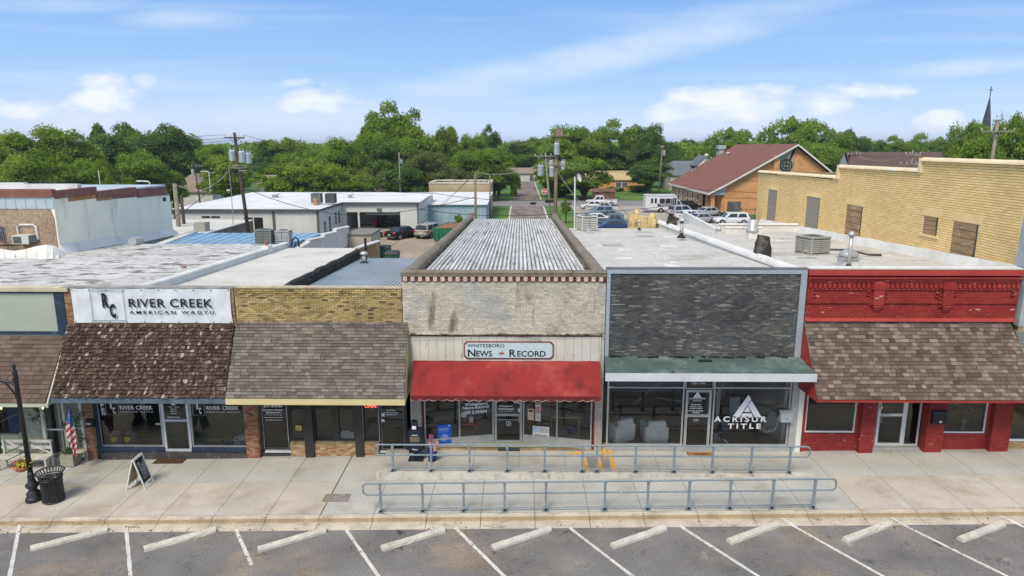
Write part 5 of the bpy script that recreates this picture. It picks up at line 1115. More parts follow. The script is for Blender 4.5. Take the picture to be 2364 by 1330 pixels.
for i, (w, kind) in enumerate(GW):
    y0, y1, z0, z1 = w
    mb = MB(); mb.box(XG - .002, XG + .004, y0, y1, z0, z1); wn = mb.build('window', m_dirt, wG)
    if kind == 0: mb = MB(); mb.box(XG - .012, XG - .003, y0 + .08, y1 - .02, z0 + .02, z1 - .02); mb.build('board', m_osb, wn)
    else:
        n_ = max(4, int((z1 - z0) / .27)); h_ = (z1 - z0) / n_
        for k_ in range(n_):
            mb = MB(); mb.box(XG - .012 - R.uniform(0, .006), XG - .003, y0 + .10 + R.uniform(0, .04), y1 - .02, z0 + k_ * h_ + .01, z0 + (k_ + 1) * h_ - .012); mb.build('plank', m_plk, wn)
    e = .14; n_ = max(6, int((y1 - y0 + 2 * e) / .11)); w_ = (y1 - y0 + 2 * e) / n_
    for k_ in range(n_):
        mb = MB(); mb.box(XG - .03, XG - .0, y0 - e + k_ * w_ + .006, y0 - e + (k_ + 1) * w_ - .006, z1 + .01, z1 + .33); mb.build('lintel_brick', m_lin, wn)
    if i == 3: mb = MB(); mb.box(XG - .06, XG, y0 - e, y1 + e, z0 - .12, z0 - .01); mb.build('sill', m_lin, wn)
m_gcop = M('cream_tile_coping', (.76, .62, .40), .8, var=.1, vs=1.5, stain=((.72, .70, .64), .5, .58, .68, (1, 1, 1)))
for a, b in ((YG0, 30.05), (30.1, 37.7), (37.75, YG1)): coping(G_, (XG + .1, a, topG(a + .01) - .08), (XG + .1, b, topG(b - .01) - .08), .22, m_gcop, 'coping', seg=1.1, flat=.7)
for y in (30.05, 37.7):
    mb = MB(); mb.box(XG - .12, XG + .3, y - .14, y + .05, topG(y + .1) - .1, topG(y - .1) + .06); mb.build('step_coping', m_gcop, G_)
mb = MB(); mb.box(XG - .02, XG + 6, F - .02, YG0, 4.6, 10.38); mb.build('front_wall', m_lin, G_)
mb = MB(); mb.hexa([(XG - .12, F - .16, 4.9), (XG + .12, F - .16, 4.9), (XG + .12, F + .5, 4.9), (XG - .12, F + .5, 4.9), (XG + .0, F - .16, 10.3), (XG + .24, F - .16, 10.3), (XG + .24, F + .5, 10.3), (XG + .0, F + .5, 10.3)]); mb.build('corner_pilaster', M('blue_grey_pilaster', (.36, .40, .42), .7, var=.25, vs=1.5), G_)
mb = MB(); mb.box(XF1 + .33, XG + 6, F, F + .3, -.2, fz(1012)); q = mb.build('front_apron', m_mortar_y, G_); bricks(q, (XF1 + .33, F, gz(17.5)), (1, 0, 0), (0, -1, 0), 2.2, fz(1014) - gz(17.5), M('tan_apron_brick', ramp=[(.42, .29, .14), (.36, .24, .11), (.46, .33, .17)]), nobj=60)
window(G_, XF1 + .33, XG + 3, fz(1011), 3.0, F + .05, .06, M('blue_frame', (.10, .25, .45), .5), gl=m_glassd); mb = MB(); mb.box(XF1 + .33, XG + 3, F - .04, F + .02, fz(1012), fz(1008)); mb.build('window_sill', m_white, G_)
awning(G_, fx(2342, 762), XG + 4, 4.72, W(2400, 930, YA).x, XG + 4, YA, 2.66, .1, m_dirt, m_steel, s_slate, 20, .2, .34, nobj=60)
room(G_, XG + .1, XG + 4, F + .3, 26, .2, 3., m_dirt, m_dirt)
# white flashing at the foot of the cream wall and the raised rear parapets on roof F
mb = MB(); mb.hexa([(XG - .30, F + .4, 6.45), (XG - .03, F + .4, 6.45), (XG - .03, YFB, 5.4), (XG - .30, YFB, 5.4), (XG - .10, F + .4, 6.93), (XG - .03, F + .4, 6.93), (XG - .03, YFB, 5.85), (XG - .10, YFB, 5.85)]); mb.build('wall_flashing', m_wstucco, F_)
# ================================================================ street props
GS = lambda px, py: G(px, py, 0, SLOPE)
m_iron = M('black_cast_iron', (.016, .017, .02), .4, .5, var=.2, fine=.1)
# lamp post
b = Vector((-15.72, 20.1, gz(-15.7)))
LP = thing('street_lamp', 'black fluted street lamp post with a curved arm beside the litter bin', 'street lamp', b)
def bz(m_): return m_.xf(Matrix.Translation(b))
mb = MB(); mb.lathe([(.25, 0), (.25, .10), (.22, .14), (.20, .16), (.20, .28), (.14, .34), (.12, .42), (.19, .50), (.20, .56), (.12, .64), (.095, .78), (.11, .84), (.085, .9), (.08, 1.0)], (0, 0, 0), 20); bz(mb).build('base', m_iron, LP, True)
mb = MB(); mb.lathe([(.078, 1.0), (.062, 4.1), (.085, 4.15), (.06, 4.2), (.075, 4.36), (.05, 4.42), (.03, 4.46), (.055, 4.52), (.06, 4.56), (.03, 4.62), (.001, 4.64)], (0, 0, 0), 16); bz(mb).build('post', m_iron, LP, True)
mb = MB(); mb.tube([(0, 0, 4.08), (-.2, 0, 4.02), (-.42, 0, 4.06), (-.75, 0, 4.28), (-1.1, 0, 4.42), (-1.4, 0, 4.36), (-1.5, 0, 4.2)], .042, 8); mb.tube([(0, 0, 3.3), (-.08, 0, 3.6), (-.28, 0, 3.92), (-.6, 0, 4.14)], .03, 6)
mb.tube([(-.08 + .05 * cos(t), 0, 3.93 + .05 * sin(t)) for t in [k * .7 for k in range(8)]], .009, 4); bz(mb).build('arm', m_iron, LP, True)
mb = MB(); mb.lathe([(.05, .0), (.16, -.06), (.22, -.20), (.14, -.46), (.05, -.5)], (-1.5, 0, 4.2), 14); bz(mb).build('lantern', m_iron, LP, True)
for z, dx, dy in ((3.02, -.62, -.1), (1.96, -.62, -.1), (1.72, -.6, -.1)):
    mb = MB(); mb.tube([(0, 0, z), (dx, dy, z - .28)], .014, 6); bz(mb).build('banner_rod', m_iron, LP)
# flower basket hung from the post
m_wick = M('terracotta_basket', (.42, .17, .09), .8, var=.3, fine=.3, fs=25)
fb = W(51, 1078, 20.1); FB = thing('flower_basket', 'hanging basket of red and yellow flowers on the lamp post', 'flower basket', fb)
mb = MB(); mb.lathe([(.06, -.16), (.17, -.10), (.25, .0), (.27, .03), (.22, .02)], fb, 16); mb.build('basket', m_wick, FB, True)
mb = MB(); mb.tube([fb + Vector((0, 0, -.14)), fb + Vector((.0, 0, -.14)) + Vector((0, 0, .0)), fb + Vector((0, 0, .5))], .006, 4); mb.tube([(b.x, b.y, fb.z + .62), (fb.x, fb.y, fb.z + .5)], .012, 5); mb.build('hanger', m_iron, FB)
m_lf = M('basket_leaves', (.10, .20, .03), .8, var=.3, vs=20)
for nm, mt, cx, n_ in (('red_flowers', M('red_petals', (.5, .04, .10), .7), -.17, 60), ('yellow_flowers', M('yellow_petals', (.75, .55, .03), .7), .07, 130), ('leaves', m_lf, 0, 160)):
    mb = MB()
    for k in range(n_):
        c = fb + Vector((cx + R.gauss(0, .11 if nm != 'red_flowers' else .05), R.gauss(0, .10), .07 + abs(R.gauss(0, .06))))
        a = Vector((R.uniform(-1, 1), R.uniform(-1, 1), R.uniform(-.3, 1))).normalized() * .035; d = a.cross(Vector((R.uniform(-1, 1), R.uniform(-1, 1), .5))).normalized() * .03; mb.quad(c - a, c + d, c + a, c - d)
    mb.build(nm, mt, FB, kind='stuff')
# litter bin
b = Vector((-15.05, 20.05, gz(-15)))
LB = thing('litter_bin', 'black slatted metal litter bin with a flared rim beside the lamp post', 'litter bin', b)
for k in range(26):
    a = 2 * pi * k / 26; mb = MB(); mb.obox((.31 * cos(a), .31 * sin(a), .43), (.012, .055, .74), a); bz(mb).build('slat', m_iron, LB)
    mb = MB(); mb.hexa([(.31, -.018, .86), (.32, -.018, .86), (.32, .018, .86), (.31, .018, .86), (.39, -.018, 1.02), (.40, -.018, 1.02), (.40, .018, 1.02), (.39, .018, 1.02)]).xf(Matrix.Rotation(a, 4, 'Z')); bz(mb).build('rim_slat', m_iron, LB)
mb = MB()
for z, r in ((.06, .31), (.80, .32), (.86, .325), (1.02, .40)): mb.tube([(r * cos(t * pi / 16), r * sin(t * pi / 16), z) for t in range(32)], .02, 6, closed=True)
bz(mb).build('band', m_iron, LB, True)
mb = MB(); mb.lathe([(.26, .05), (.28, .84), (.26, .84), (.24, .1)], (0, 0, 0), 20, caps=False); bz(mb).build('liner', m_black, LB, True)
# sandwich board
SB = thing('sandwich_board', 'white framed sandwich board with chalk writing on the pavement', 'sandwich board', (-12.76, 21., gz(-12.8)))
def V3(x, y, z): return Vector((x, y, gz(-12.8) + z))
FR = [V3(-12.44, 20.70, 0), V3(-12.46, 21.30, 0), V3(-12.76, 21.28, 1.06), V3(-12.76, 20.72, 1.06)]
BK = [V3(-13.08, 20.70, 0), V3(-13.06, 21.28, 0), V3(-12.78, 21.28, 1.06), V3(-12.78, 20.72, 1.06)]
for q, nm in ((FR, 'front_frame'), (BK, 'back_frame')):
    n = (q[1] - q[0]).cross(q[3] - q[0]).normalized() * .03; mb = MB(); e = (q[1] - q[0]).normalized() * .05; up_ = (q[3] - q[0]).normalized()
    mb.slab([q[0], q[0] + e, q[3] + e, q[3]], n); mb.slab([q[1] - e, q[1], q[2], q[2] - e], n); mb.slab([q[3] + e, q[2] - e, q[2] - e - up_ * .07, q[3] + e - up_ * .07], n); mb.slab([q[0] + e + up_ * .14, q[1] - e + up_ * .14, q[1] - e + up_ * .20, q[0] + e + up_ * .20], n)
    mb.build(nm, m_white, SB)
    n2_ = n * .4; mb = MB(); mb.slab([q[0] + e + up_ * .2, q[1] - e + up_ * .2, q[2] - e - up_ * .07, q[3] + e - up_ * .07], n2_); mb.build('chalkboard' if q is FR else 'back_panel', m_black if q is FR else M('tan_plywood', (.45, .32, .16), .8), SB)
q = FR; e = (q[1] - q[0]).normalized(); up_ = (q[3] - q[0]).normalized(); nn = e.cross(up_); c0 = (q[0] + q[1] + q[2] + q[3]) / 4 + nn * .035
for k, (s_, w, dx) in enumerate((('RC', .10, -.12), ('Open', .10, .15), ('American Wagyu', .38, 0), ('Ground Beef', .34, .02), ('Steaks Roasts', .36, 0), ('& Brisket', .26, .02), ('Sausage Jerky', .33, 0), ('Local Honey', .3, .01), ('Come on in!', .3, 0))):
    z = .34 - .075 * max(0, k - 1); text(s_, m_letw, SB, c0 + e * dx + up_ * z, w, .055 if k else .08, ux=e, uy=up_, bold=.012)
# pavement lid and mats
mb = MB(); P = [GS(x, y) + Vector((0, 0, .002)) for x, y in ((743, 1159), (803, 1159), (811, 1141), (752, 1141))]; mb.slab(P, (0, 0, .008)); 
lid = single('vault_lid', mb, M('steel_lid', (.24, .215, .18), .8, var=.25, vs=4, fine=.2), 'rectangular grey brown utility lid set in the pavement by the dark joint', 'utility cover')
def mat_(pts, z, mat, nm, lab, letters=None):
    t = thing(nm, lab, 'doormat', sum(pts, Vector()) / 4 + Vector((0, 0, z)))
    mb = MB(); mb.slab([p + Vector((0, 0, z)) for p in pts], (0, 0, .012)); mb.build('pile', mat, t)
    mb = MB(); c = sum(pts, Vector()) / 4
    mb.slab([c + (p - c) * 1.04 + Vector((0, 0, z)) for p in pts], (0, 0, .006)); mb.build('rubber_edge', m_black, t)
    if letters: text(letters, m_letb, t, c + Vector((0, 0, z + .014)), .5, .13, ux=(1, 0, 0), uy=(0, 1, 0), bold=.02)
    return t
m_rug = M('brown_mat', (.075, .042, .025), 1, var=.3, vs=5, fine=.4, fs=60); m_coir = M('coir_mat', (.27, .135, .05), 1, var=.2, fine=.3, fs=50)
mat_([Vector((-13.2, 22.62, gz(-13))), Vector((-12.15, 22.62, gz(-12))), Vector((-12.15, 23.0, gz(-12))), Vector((-13.2, 23.0, gz(-13)))], .003, m_rug, 'doormat', 'dark brown mat in front of the meat shop door')
mat_([Vector((6.05, 22.62, ZP)), Vector((6.95, 22.62, ZP)), Vector((6.95, 22.98, ZP)), Vector((6.05, 22.98, ZP))], .003, m_coir, 'doormat', 'coir welcome mat in front of the glass office door', 'welcome')
mat_([Vector((-.76, 22.98, ZF - .01)), Vector((0.0, 22.98, ZF - .01)), Vector((0.0, 23.42, ZF - .01)), Vector((-.76, 23.42, ZF - .01))], .003, M('rubber_mat', (.05, .055, .06), .9), 'doormat', 'dark rubber mat in the recess of the newspaper shop')
# bench on the green porch
BN = thing('bench', 'peeling white wooden bench on the green porch', 'bench', (-17.2, 22.5, gz(-17)))
zb_ = gz(-17); m_bw = M('peeling_white_wood', (.50, .49, .45), .8, var=.2, vs=4, stain=((.36, .30, .24), 6, .6, .7, (.4, 1, 2)))
def bar(mb, a, c, w=.04, h=.1): mb.slab([Vector(a) + Vector((0, 0, -h / 2)), Vector(c) + Vector((0, 0, -h / 2)), Vector(c) + Vector((0, 0, h / 2)), Vector(a) + Vector((0, 0, h / 2))], (0, w, 0))
for k, z in enumerate((.68, .9)): mb = MB(); bar(mb, (-18.6, 22.62 + .03 * k, zb_ + z), (-16.75, 22.62 + .03 * k, zb_ + z), .03, .11); mb.build('back_slat', m_bw, BN)
for k in range(4): mb = MB(); mb.box(-18.6, -16.7, 22.16 + k * .115, 22.26 + k * .115, zb_ + .42, zb_ + .45); mb.build('seat_slat', m_bw, BN)
for x in (-18.5, -17.6, -16.8):
    for y in (22.18, 22.56): mb = MB(); mb.box(x, x + .06, y, y + .06, zb_, zb_ + (.42 if y < 22.3 else .96)); mb.build('leg', m_bw, BN)
mb = MB(); mb.tube([(-18.4, 22.6, zb_ + .95), (-17.6, 22.6, zb_ + .48)], .03, 4); mb.tube([(-17.5, 22.6, zb_ + .78), (-16.8, 22.6, zb_ + .46)], .03, 4); mb.build('brace', m_bw, BN)
# bistro chairs
m_ctop = M('cream_seat', (.52, .48, .33), .6, var=.1); m_crust = M('dark_wire', (.05, .04, .035), .6)
def bistro(loc, lab, rz=0.):
    t = thing('bistro_chair', lab, 'metal chair', (0, 0, 0), 'twisted wire bistro chairs with cream seats')
    mb = MB(); mb.lathe([(.19, .44), (.20, .455), (.20, .475), (.17, .485)], (0, 0, 0), 18); mb.build('seat', m_ctop, t, True)
    for k in range(4):
        a = pi / 4 + k * pi / 2; mb = MB(); mb.tube([(.15 * cos(a), .15 * sin(a), .44), (.11 * cos(a), .11 * sin(a), .26), (.19 * cos(a), .19 * sin(a), .05), (.24 * cos(a), .24 * sin(a), .012)], .010, 5); mb.build('leg', m_crust, t)
    mb = MB(); mb.tube([(-.14, .12, .47), (-.17, .17, .70), (-.10, .19, .88), (.10, .19, .88), (.17, .17, .70), (.14, .12, .47)], .010, 5); mb.tube([(.08 * cos(k * pi / 5), .185, .72 + .08 * sin(k * pi / 5)) for k in range(10)], .008, 4, closed=True); mb.build('back_hoop', m_crust, t)
    t.location = loc; t.rotation_euler = (0, 0, rz)
bistro(GS(110, 1066) + Vector((0, .0, 0)), 'bistro chair nearest the lamp post, left of the planter', .2)
bistro(GS(191, 1068) + Vector((0, .0, 0)), 'bistro chair right of the planter, in front of the brick pier', -.2)
# planter, plant, flag
pc = Vector((-16.15, 22.62, gz(-16.1))); PLN = thing('planter', 'square grey wooden planter box at the foot of the flag', 'planter', pc)
mb = MB(); mb.box(pc.x - .23, pc.x + .23, pc.y - .2, pc.y + .2, pc.z + .02, pc.z + .46); mb.build('box', M('weathered_plank_grey', (.30, .29, .22), .9, var=.2, vs=5), PLN)
for k in range(3): mb = MB(); mb.box(pc.x - .235, pc.x + .235, pc.y - .215, pc.y - .202, pc.z + .03 + .145 * k, pc.z + .165 + .145 * k); mb.build('plank', M('planter_plank', (.33, .32, .24), .9, var=.25, vs=5), PLN)
m_ivy = M('ivy', (.06, .12, .025), .8, var=.4, vs=12)
def leaves(mb, c, n_, sx, sy, sz, s_):
    for k in range(n_):
        p = c + Vector((R.gauss(0, sx), R.gauss(0, sy), R.gauss(0, sz))); a = Vector((R.uniform(-1, 1), R.uniform(-1, 1), R.uniform(-1, 1))).normalized() * s_ * R.uniform(.6, 1.2); d = a.cross(Vector((R.uniform(-1, 1), R.uniform(-1, 1), R.uniform(-1, 1)))).normalized() * s_ * .6; mb.quad(p - a, p + d, p + a, p - d)
mb = MB(); leaves(mb, pc + Vector((0, 0, .52)), 130, .13, .1, .06, .05)
single('planter_plant', mb, m_ivy, 'low leafy plants growing in the grey planter box', 'plant', pc + Vector((0, 0, .46)))
mb = MB(); vs_ = [W(x, y, 22.8) for x, y in ((82, 944), (95, 940), (93, 952), (88, 960), (96, 966), (82, 972), (78, 962), (90, 948))]
for p in vs_: leaves(mb, p, 22, .10, .05, .07, .045)
mb.tube(vs_[:5], .008, 4); mb.tube([W(100, 942, 22.8), W(101, 1000, 22.8), W(102, 1050, 22.8)], .008, 4)
single('climbing_vine', mb, m_ivy, 'sparse climbing vine hanging under the green porch roof', 'vine')
mb = MB(); vs_ = [W(x, y, 22.85) for x, y in ((186, 957), (178, 966), (172, 974), (176, 985), (150, 980), (148, 985), (182, 1020), (183, 1010), (180, 1028))]
for p in vs_: leaves(mb, p, 22, .08, .05, .08, .045)
mb.tube([vs_[0], vs_[1], vs_[3], vs_[7], vs_[8]], .008, 4)
single('climbing_vine', mb, m_ivy, 'dark vine on the porch posts behind the flag', 'vine')
FL = thing('flag', 'stars and stripes flag hanging furled from a slanted pole', 'flag', W(180, 1020, 22.4))
p0_, p1_ = W(180, 1022, 22.4), W(160, 931, 22.15); mb = MB(); mb.tube([p0_, p1_], .013, 6); mb.build('pole', m_alu, FL)
m_fr = M('flag_red', (.45, .02, .03), .8); m_fw = M('flag_white', (.62, .60, .58), .8); m_fbl = M('flag_blue', (.05, .14, .32), .8)
# flag drape: columns across fold, rows along length
L0, L1 = [(157, 938), (153, 960), (151, 985), (154, 1008), (162, 1030), (172, 1050)], [(162, 940), (170, 972), (173, 990), (176, 1015), (178, 1035), (178, 1053)]
def fl(i_, s_): 
    f = s_ * (len(L0) - 1); k = min(int(f), len(L0) - 2); f -= k; A = [L0[k][j] * (1 - f) + L0[k + 1][j] * f for j in (0, 1)]; B = [L1[k][j] * (1 - f) + L1[k + 1][j] * f for j in (0, 1)]
    return W(A[0] * (1 - i_) + B[0] * i_, A[1] * (1 - i_) + B[1] * i_, 22.15 + .05 * sin(i_ * 9 + s_ * 3) - .0)
for nm, mt in (('canton', m_fbl), ('red_stripes', m_fr), ('white_stripes', m_fw)):
    mb = MB(); nI, nJ = 12, 40
    for j in range(nJ):
        for i in range(nI):
            s_, u_ = j / nJ, i / nI; st_ = int((s_ * 1.9 + u_ * .42) * 8.2)
            k = 'canton' if s_ < .30 - .0 * u_ + .06 * u_ else ('red_stripes' if st_ % 2 else 'white_stripes')
            if k == nm: mb.quad(fl(u_, s_), fl(u_ + 1 / nI, s_), fl(u_ + 1 / nI, s_ + 1 / nJ), fl(u_, s_ + 1 / nJ))
    mb.build(nm, mt, FL)
mb = MB()
for k in range(26):
    u_, s_ = R.uniform(.1, .9), R.uniform(.03, .28); p = fl(u_, s_) + Vector((0, -.012, 0)); r = .014; mb.quad(p + Vector((-r, 0, 0)), p + Vector((0, 0, -r)), p + Vector((r, 0, 0)), p + Vector((0, 0, r)))
mb.build('stars', m_fw, FL, kind='stuff')
# newspaper vending boxes at the left of the white shop
c = Vector((-3.62, 22.35, ZP)); NB = thing('newspaper_box', 'black newspaper vending box with a white card on top beside the left pier', 'newspaper box', c)
m_nb = M('dark_navy_metal', (.015, .02, .035), .35, var=.2)
mb = MB(); mb.box(c.x - .24, c.x + .22, c.y - .2, c.y + .2, c.z + .30, c.z + 1.12); mb.build('cabinet', m_nb, NB)
mb = MB(); mb.box(c.x - .10, c.x + .06, c.y - .05, c.y + .05, c.z + .04, c.z + .30); mb.build('pedestal', m_nb, NB)
mb = MB(); mb.box(c.x - .27, c.x + .25, c.y - .23, c.y + .23, c.z, c.z + .04); mb.build('base_plate', m_nb, NB)
mb = MB(); mb.hexa([(c.x - .16, c.y - .1, c.z + 1.12), (c.x + .05, c.y - .1, c.z + 1.12), (c.x + .05, c.y + .12, c.z + 1.12), (c.x - .16, c.y + .12, c.z + 1.12), (c.x - .15, c.y - .02, c.z + 1.40), (c.x + .05, c.y - .02, c.z + 1.40), (c.x + .05, c.y + .12, c.z + 1.42), (c.x - .15, c.y + .12, c.z + 1.42)]); mb.build('coin_box', m_nb, NB)
mb = MB(); mb.slab([(c.x - .12, c.y - .10, c.z + 1.15), (c.x + .02, c.y - .10, c.z + 1.15), (c.x + .02, c.y - .07, c.z + 1.26), (c.x - .12, c.y - .07, c.z + 1.26)], (0, -.006, 0)); mb.build('price_card', m_paper, NB)
mb = MB(); mb.box(c.x - .19, c.x + .15, c.y - .208, c.y - .2, c.z + .72, c.z + .92); mb.build('window', M('dull_window', (.14, .12, .08), .3), NB)
mb = MB(); mb.tube([(c.x - .12, c.y - .22, c.z + .98), (c.x + .1, c.y - .22, c.z + .98)], .012, 5); mb.build('handle', m_alu, NB); text('News', m_letw, NB, (c.x - .02, c.y - .21, c.z + .45), .2, .07, shear=.3)
# flag tub
c = Vector((-3.05, 22.2, ZP)); FT = thing('flag_tub', 'blue tub full of small striped flags beside the newspaper box', 'tub of flags', c)
mb = MB(); mb.lathe([(.13, 0), (.17, .34), (.15, .34), (.12, .04)], c, 16); mb.build('tub', M('tub_blue', (.01, .03, .16), .5), FT, True)
for k in range(9):
    a = R.uniform(0, 2 * pi); tx, ty, tz = c.x + .16 * cos(a), c.y + .16 * sin(a), c.z + R.uniform(.6, .95)
    mb = MB(); mb.tube([(c.x + .05 * cos(a), c.y + .05 * sin(a), c.z + .2), (tx, ty, tz)], .004, 4); s_ = mb.build('stick', m_woodl, FT)
    p = Vector((tx, ty, tz)); mb = MB(); w = .09; 
    for q_ in range(5): mb.quad(p + Vector((0, -.02, -.03 * q_)), p + Vector((w, -.03, -.03 * q_ - .03)), p + Vector((w, -.03, -.03 * q_ - .045)), p + Vector((0, -.02, -.03 * q_ - .015)))
    mb.build('red_stripes', m_fr, s_, kind='stuff'); mb = MB(); mb.quad(p + Vector((0, -.015, 0)), p + Vector((w, -.025, -.03)), p + Vector((w, -.025, -.18)), p + Vector((0, -.015, -.15))); mb.build('cloth', m_fw if k % 3 else m_fbl, s_)
# things behind the newspaper shop glass
zi = .22
RT = thing('red_table', 'small bright red side table behind the left shop window', 'table', (-1.9, 24.2, zi)); m_rt = M('red_lacquer', (.55, .03, .02), .4, var=0)
mb = MB(); mb.box(-2.2, -1.62, 23.95, 24.45, zi + .52, zi + .57); mb.build('tabletop', m_rt, RT)
for x in (-2.2, -1.67):
    for y in (23.95, 24.40): mb = MB(); mb.box(x, x + .05, y, y + .05, zi, zi + .52); mb.build('leg', m_rt, RT)
mb = MB(); mb.lathe([(.001, 0), (.10, 0), (.12, .02), (.10, .03), (.001, .03)], (0, 0, 0), 20); mb.xf(Matrix.Translation((-2.08, 24.15, zi + .86)) @ Matrix.Rotation(radians(80), 4, 'X')); mb.box(-2.085, -2.075, 24.16, 24.18, zi + .57, zi + .8)
single('wall_clock', mb, m_letw, 'round white clock propped above the red table', 'clock', (-2.08, 24.15, zi + .57))
mb = MB(); mb.box(-1.88, -1.74, 24.1, 24.14, zi + .57, zi + .80); single('photo_frame', mb, m_paper, 'small white frame standing on the red table', 'photo frame')
WD = thing('writing_desk', 'light wood desk carrying a black printer behind the right shop window', 'desk', (1.75, 24.6, zi))
mb = MB(); mb.box(1.2, 2.3, 24.2, 24.85, zi + .72, zi + .76); mb.build('desktop', m_woodl, WD)
for x in (1.22, 1.62, 2.24): 
    mb = MB(); mb.box(x, x + .04, 24.22, 24.83, zi, zi + .72) if x != 1.62 else mb.box(x, x + .04, 24.5, 24.54, zi + .1, zi + .72); mb.build('leg', m_woodl, WD)
mb = MB(); rbox(mb, (1.78, 24.55, zi + .87), (.46, .36, .20), ch=.04); mb.box(1.62, 1.94, 24.6, 24.66, zi + .96, zi + 1.08); single('printer', mb, m_black, 'black printer sitting on the light wood desk', 'printer')
mb = MB(); mb.lathe([(.13, 0), (.18, .2), (.17, .2), (.12, .02)], (1.95, 24.45, zi), 12); single('blue_bin', mb, M('bin_blue', (.02, .06, .30), .6), 'blue bin under the light wood desk', 'bin', smooth=True)
CT = thing('counter', 'orange wood counter at the back of the newspaper shop', 'counter', (.9, 25.6, zi)); mb = MB(); mb.box(.1, 1.5, 25.4, 25.9, zi, zi + 1.15); mb.build('front_panel', m_wooda, CT); mb = MB(); mb.box(.05, 1.55, 25.35, 25.95, zi + 1.151, zi + 1.2); mb.build('countertop', m_woodl, CT)
mb = MB(); mb.box(.25, .45, 25.5, 25.7, zi + 1.2, zi + 1.45); single('blue_box', mb, M('pale_blue_box', (.15, .30, .45), .6), 'pale blue box on the orange wood counter', 'box')
# goods in the meat shop window
for k, (px, w_) in enumerate(((273, .46), (303, .44))):
    c = Vector((fx(px, 1020, 23.75), 23.75, -.1)); t = thing('goods_basket', ('larger clear basket with a yellow round label in the left shop window', 'dimmer clear basket with a yellow round label, right of the first')[k], 'basket', c)
    mb = MB(); mb.lathe([(w_ * .38, 0), (w_ * .5, .5), (w_ * .48, .5), (w_ * .36, .02)], c, 14); mb.build('basket', M('smoky_plastic', (.20, .22, .20), .4), t, True)
    mb = MB(); mb.lathe([(.001, 0), (.115, 0), (.115, .008), (.001, .008)], (0, 0, 0), 18); mb.xf(Matrix.Translation((c.x, c.y - w_ * .5 - .02, c.z + .40)) @ Matrix.Rotation(radians(84), 4, 'X')); mb.build('round_label', M('yellow_label', (.75, .5, .03), .6, var=0), t)
    mb = MB()
    for q_ in range(6): mb.obox((c.x + R.uniform(-.13, .13), c.y + R.uniform(-.1, .1), c.z + .50 + .02 * q_), (.2, .14, .03), R.uniform(0, 3), rx=.3)
    mb.build('goods', M('snack_bags', (.35, .30, .26), .6, var=.5, vs=9), t, kind='stuff')
mb = MB(); mb.box(-12.5, -10.6, 23.8, 24.9, -.097, -.085); rg = single('floor_rug', mb, M('navy_rug', (.03, .04, .07), .9), 'navy rug with the shop name inside the meat shop', 'rug'); text('RIVER CREEK', m_letw, rg, (-11.3, 24.3, -.083), 1.3, .18, uy=(0, 1, 0))
bgc = Vector((-10.35, 23.7, -.1)); mb = MB()
for q_ in range(9): mb.obox(bgc + Vector((R.uniform(-.22, .22), R.uniform(-.1, .1), .12 + .04 * q_)), (.28, .1, .16), R.uniform(-.5, .5), rx=R.uniform(-.5, .5), ry=R.uniform(-.5, .5))
single('printed_bags', mb, M('printed_fabric', (.42, .40, .38), .8, var=.8, vs=14), 'heap of printed grey bags at the right end of the meat shop window', 'bags', bgc)
# plant behind the red shop window
pc = Vector((fx(2225, 985, 23.75), 23.8, .9)); mb = MB(); leaves(mb, pc + Vector((0, 0, .75)), 260, .22, .12, .28, .06); mb.build('leaves', m_ivy, pl, kind='stuff'); mb = MB(); mb.lathe([(.05, -.5), (.07, -.1), (.04, .1), (.08, .2), (.06, .2)], pc, 12); mb.tube([pc, pc + Vector((0, 0, .6))], .01, 4); mb.build('vase', M('pale_vase', (.45, .48, .42), .4), pl, True)
for nm_, z_, e_ in (('photo_prop', .9, 0),): pass
# ================================================================ rear yards, back buildings
def PX_(px, py, X):
    d = ray(px, py); t = X / d.x; return Vector((X, d.y * t, CAMZ + d.z * t))
def flat(name, pts, z, mat, kind=True):
    mb = MB(); mb.slab([(x, y, z) for x, y in pts], (0, 0, -.02)); return struct(name, mb, mat)
flat('rear_yard', [(-60, 48), (-4.2, 48), (-4.2, 88), (-60, 88)], .0, m_dirtlot)
flat('alley', [(-4.2, 56), (17, 52), (17, 84), (-4.2, 84)], .0, m_dirtlot)
flat('car_park', [(9.3, 84), (75, 84), (75, 141), (9.3, 139)], .012, m_lot)
flat('side_street', [(-1.5, 84), (4.2, 84), (4.4, 212), (-1.6, 212)], .018, m_road2)
flat('cross_street', [(-120, 125), (140, 128), (140, 141), (-120, 139)], .026, M('cross_asphalt', (.22, .21, .20), .95, var=.15, vs=.3))
flat('verge', [(4.25, 84), (9.3, 84), (9.3, 125), (4.25, 125)], .05, m_grass)
flat('verge', [(-16, 88), (-1.55, 88), (-1.55, 124.9), (-16, 124.9)], .05, m_grass)
flat('verge', [(-60, 139.2), (-1.65, 139.2), (-1.65, 212), (-60, 212)], .05, m_grass)
flat('verge', [(4.45, 141.2), (80, 141.2), (80, 212), (4.45, 212)], .05, m_grass)
flat('lawn', [(34.5, 84), (60, 84), (60, 111), (34.5, 111)], .06, m_grass)
mb = MB()
for a, b in (((4.22, 84), (4.3, 125)), ((-1.6, 88), (-1.6, 125)), ((4.4, 141), (4.45, 210))): mb.slab([(a[0] - .12, a[1], .05), (a[0] + .12, a[1], .05), (b[0] + .12, b[1], .05), (b[0] - .12, b[1], .05)], (0, 0, .08))
mb.build('street_kerb', m_yel if False else m_stop).__setitem__('kind', 'structure')

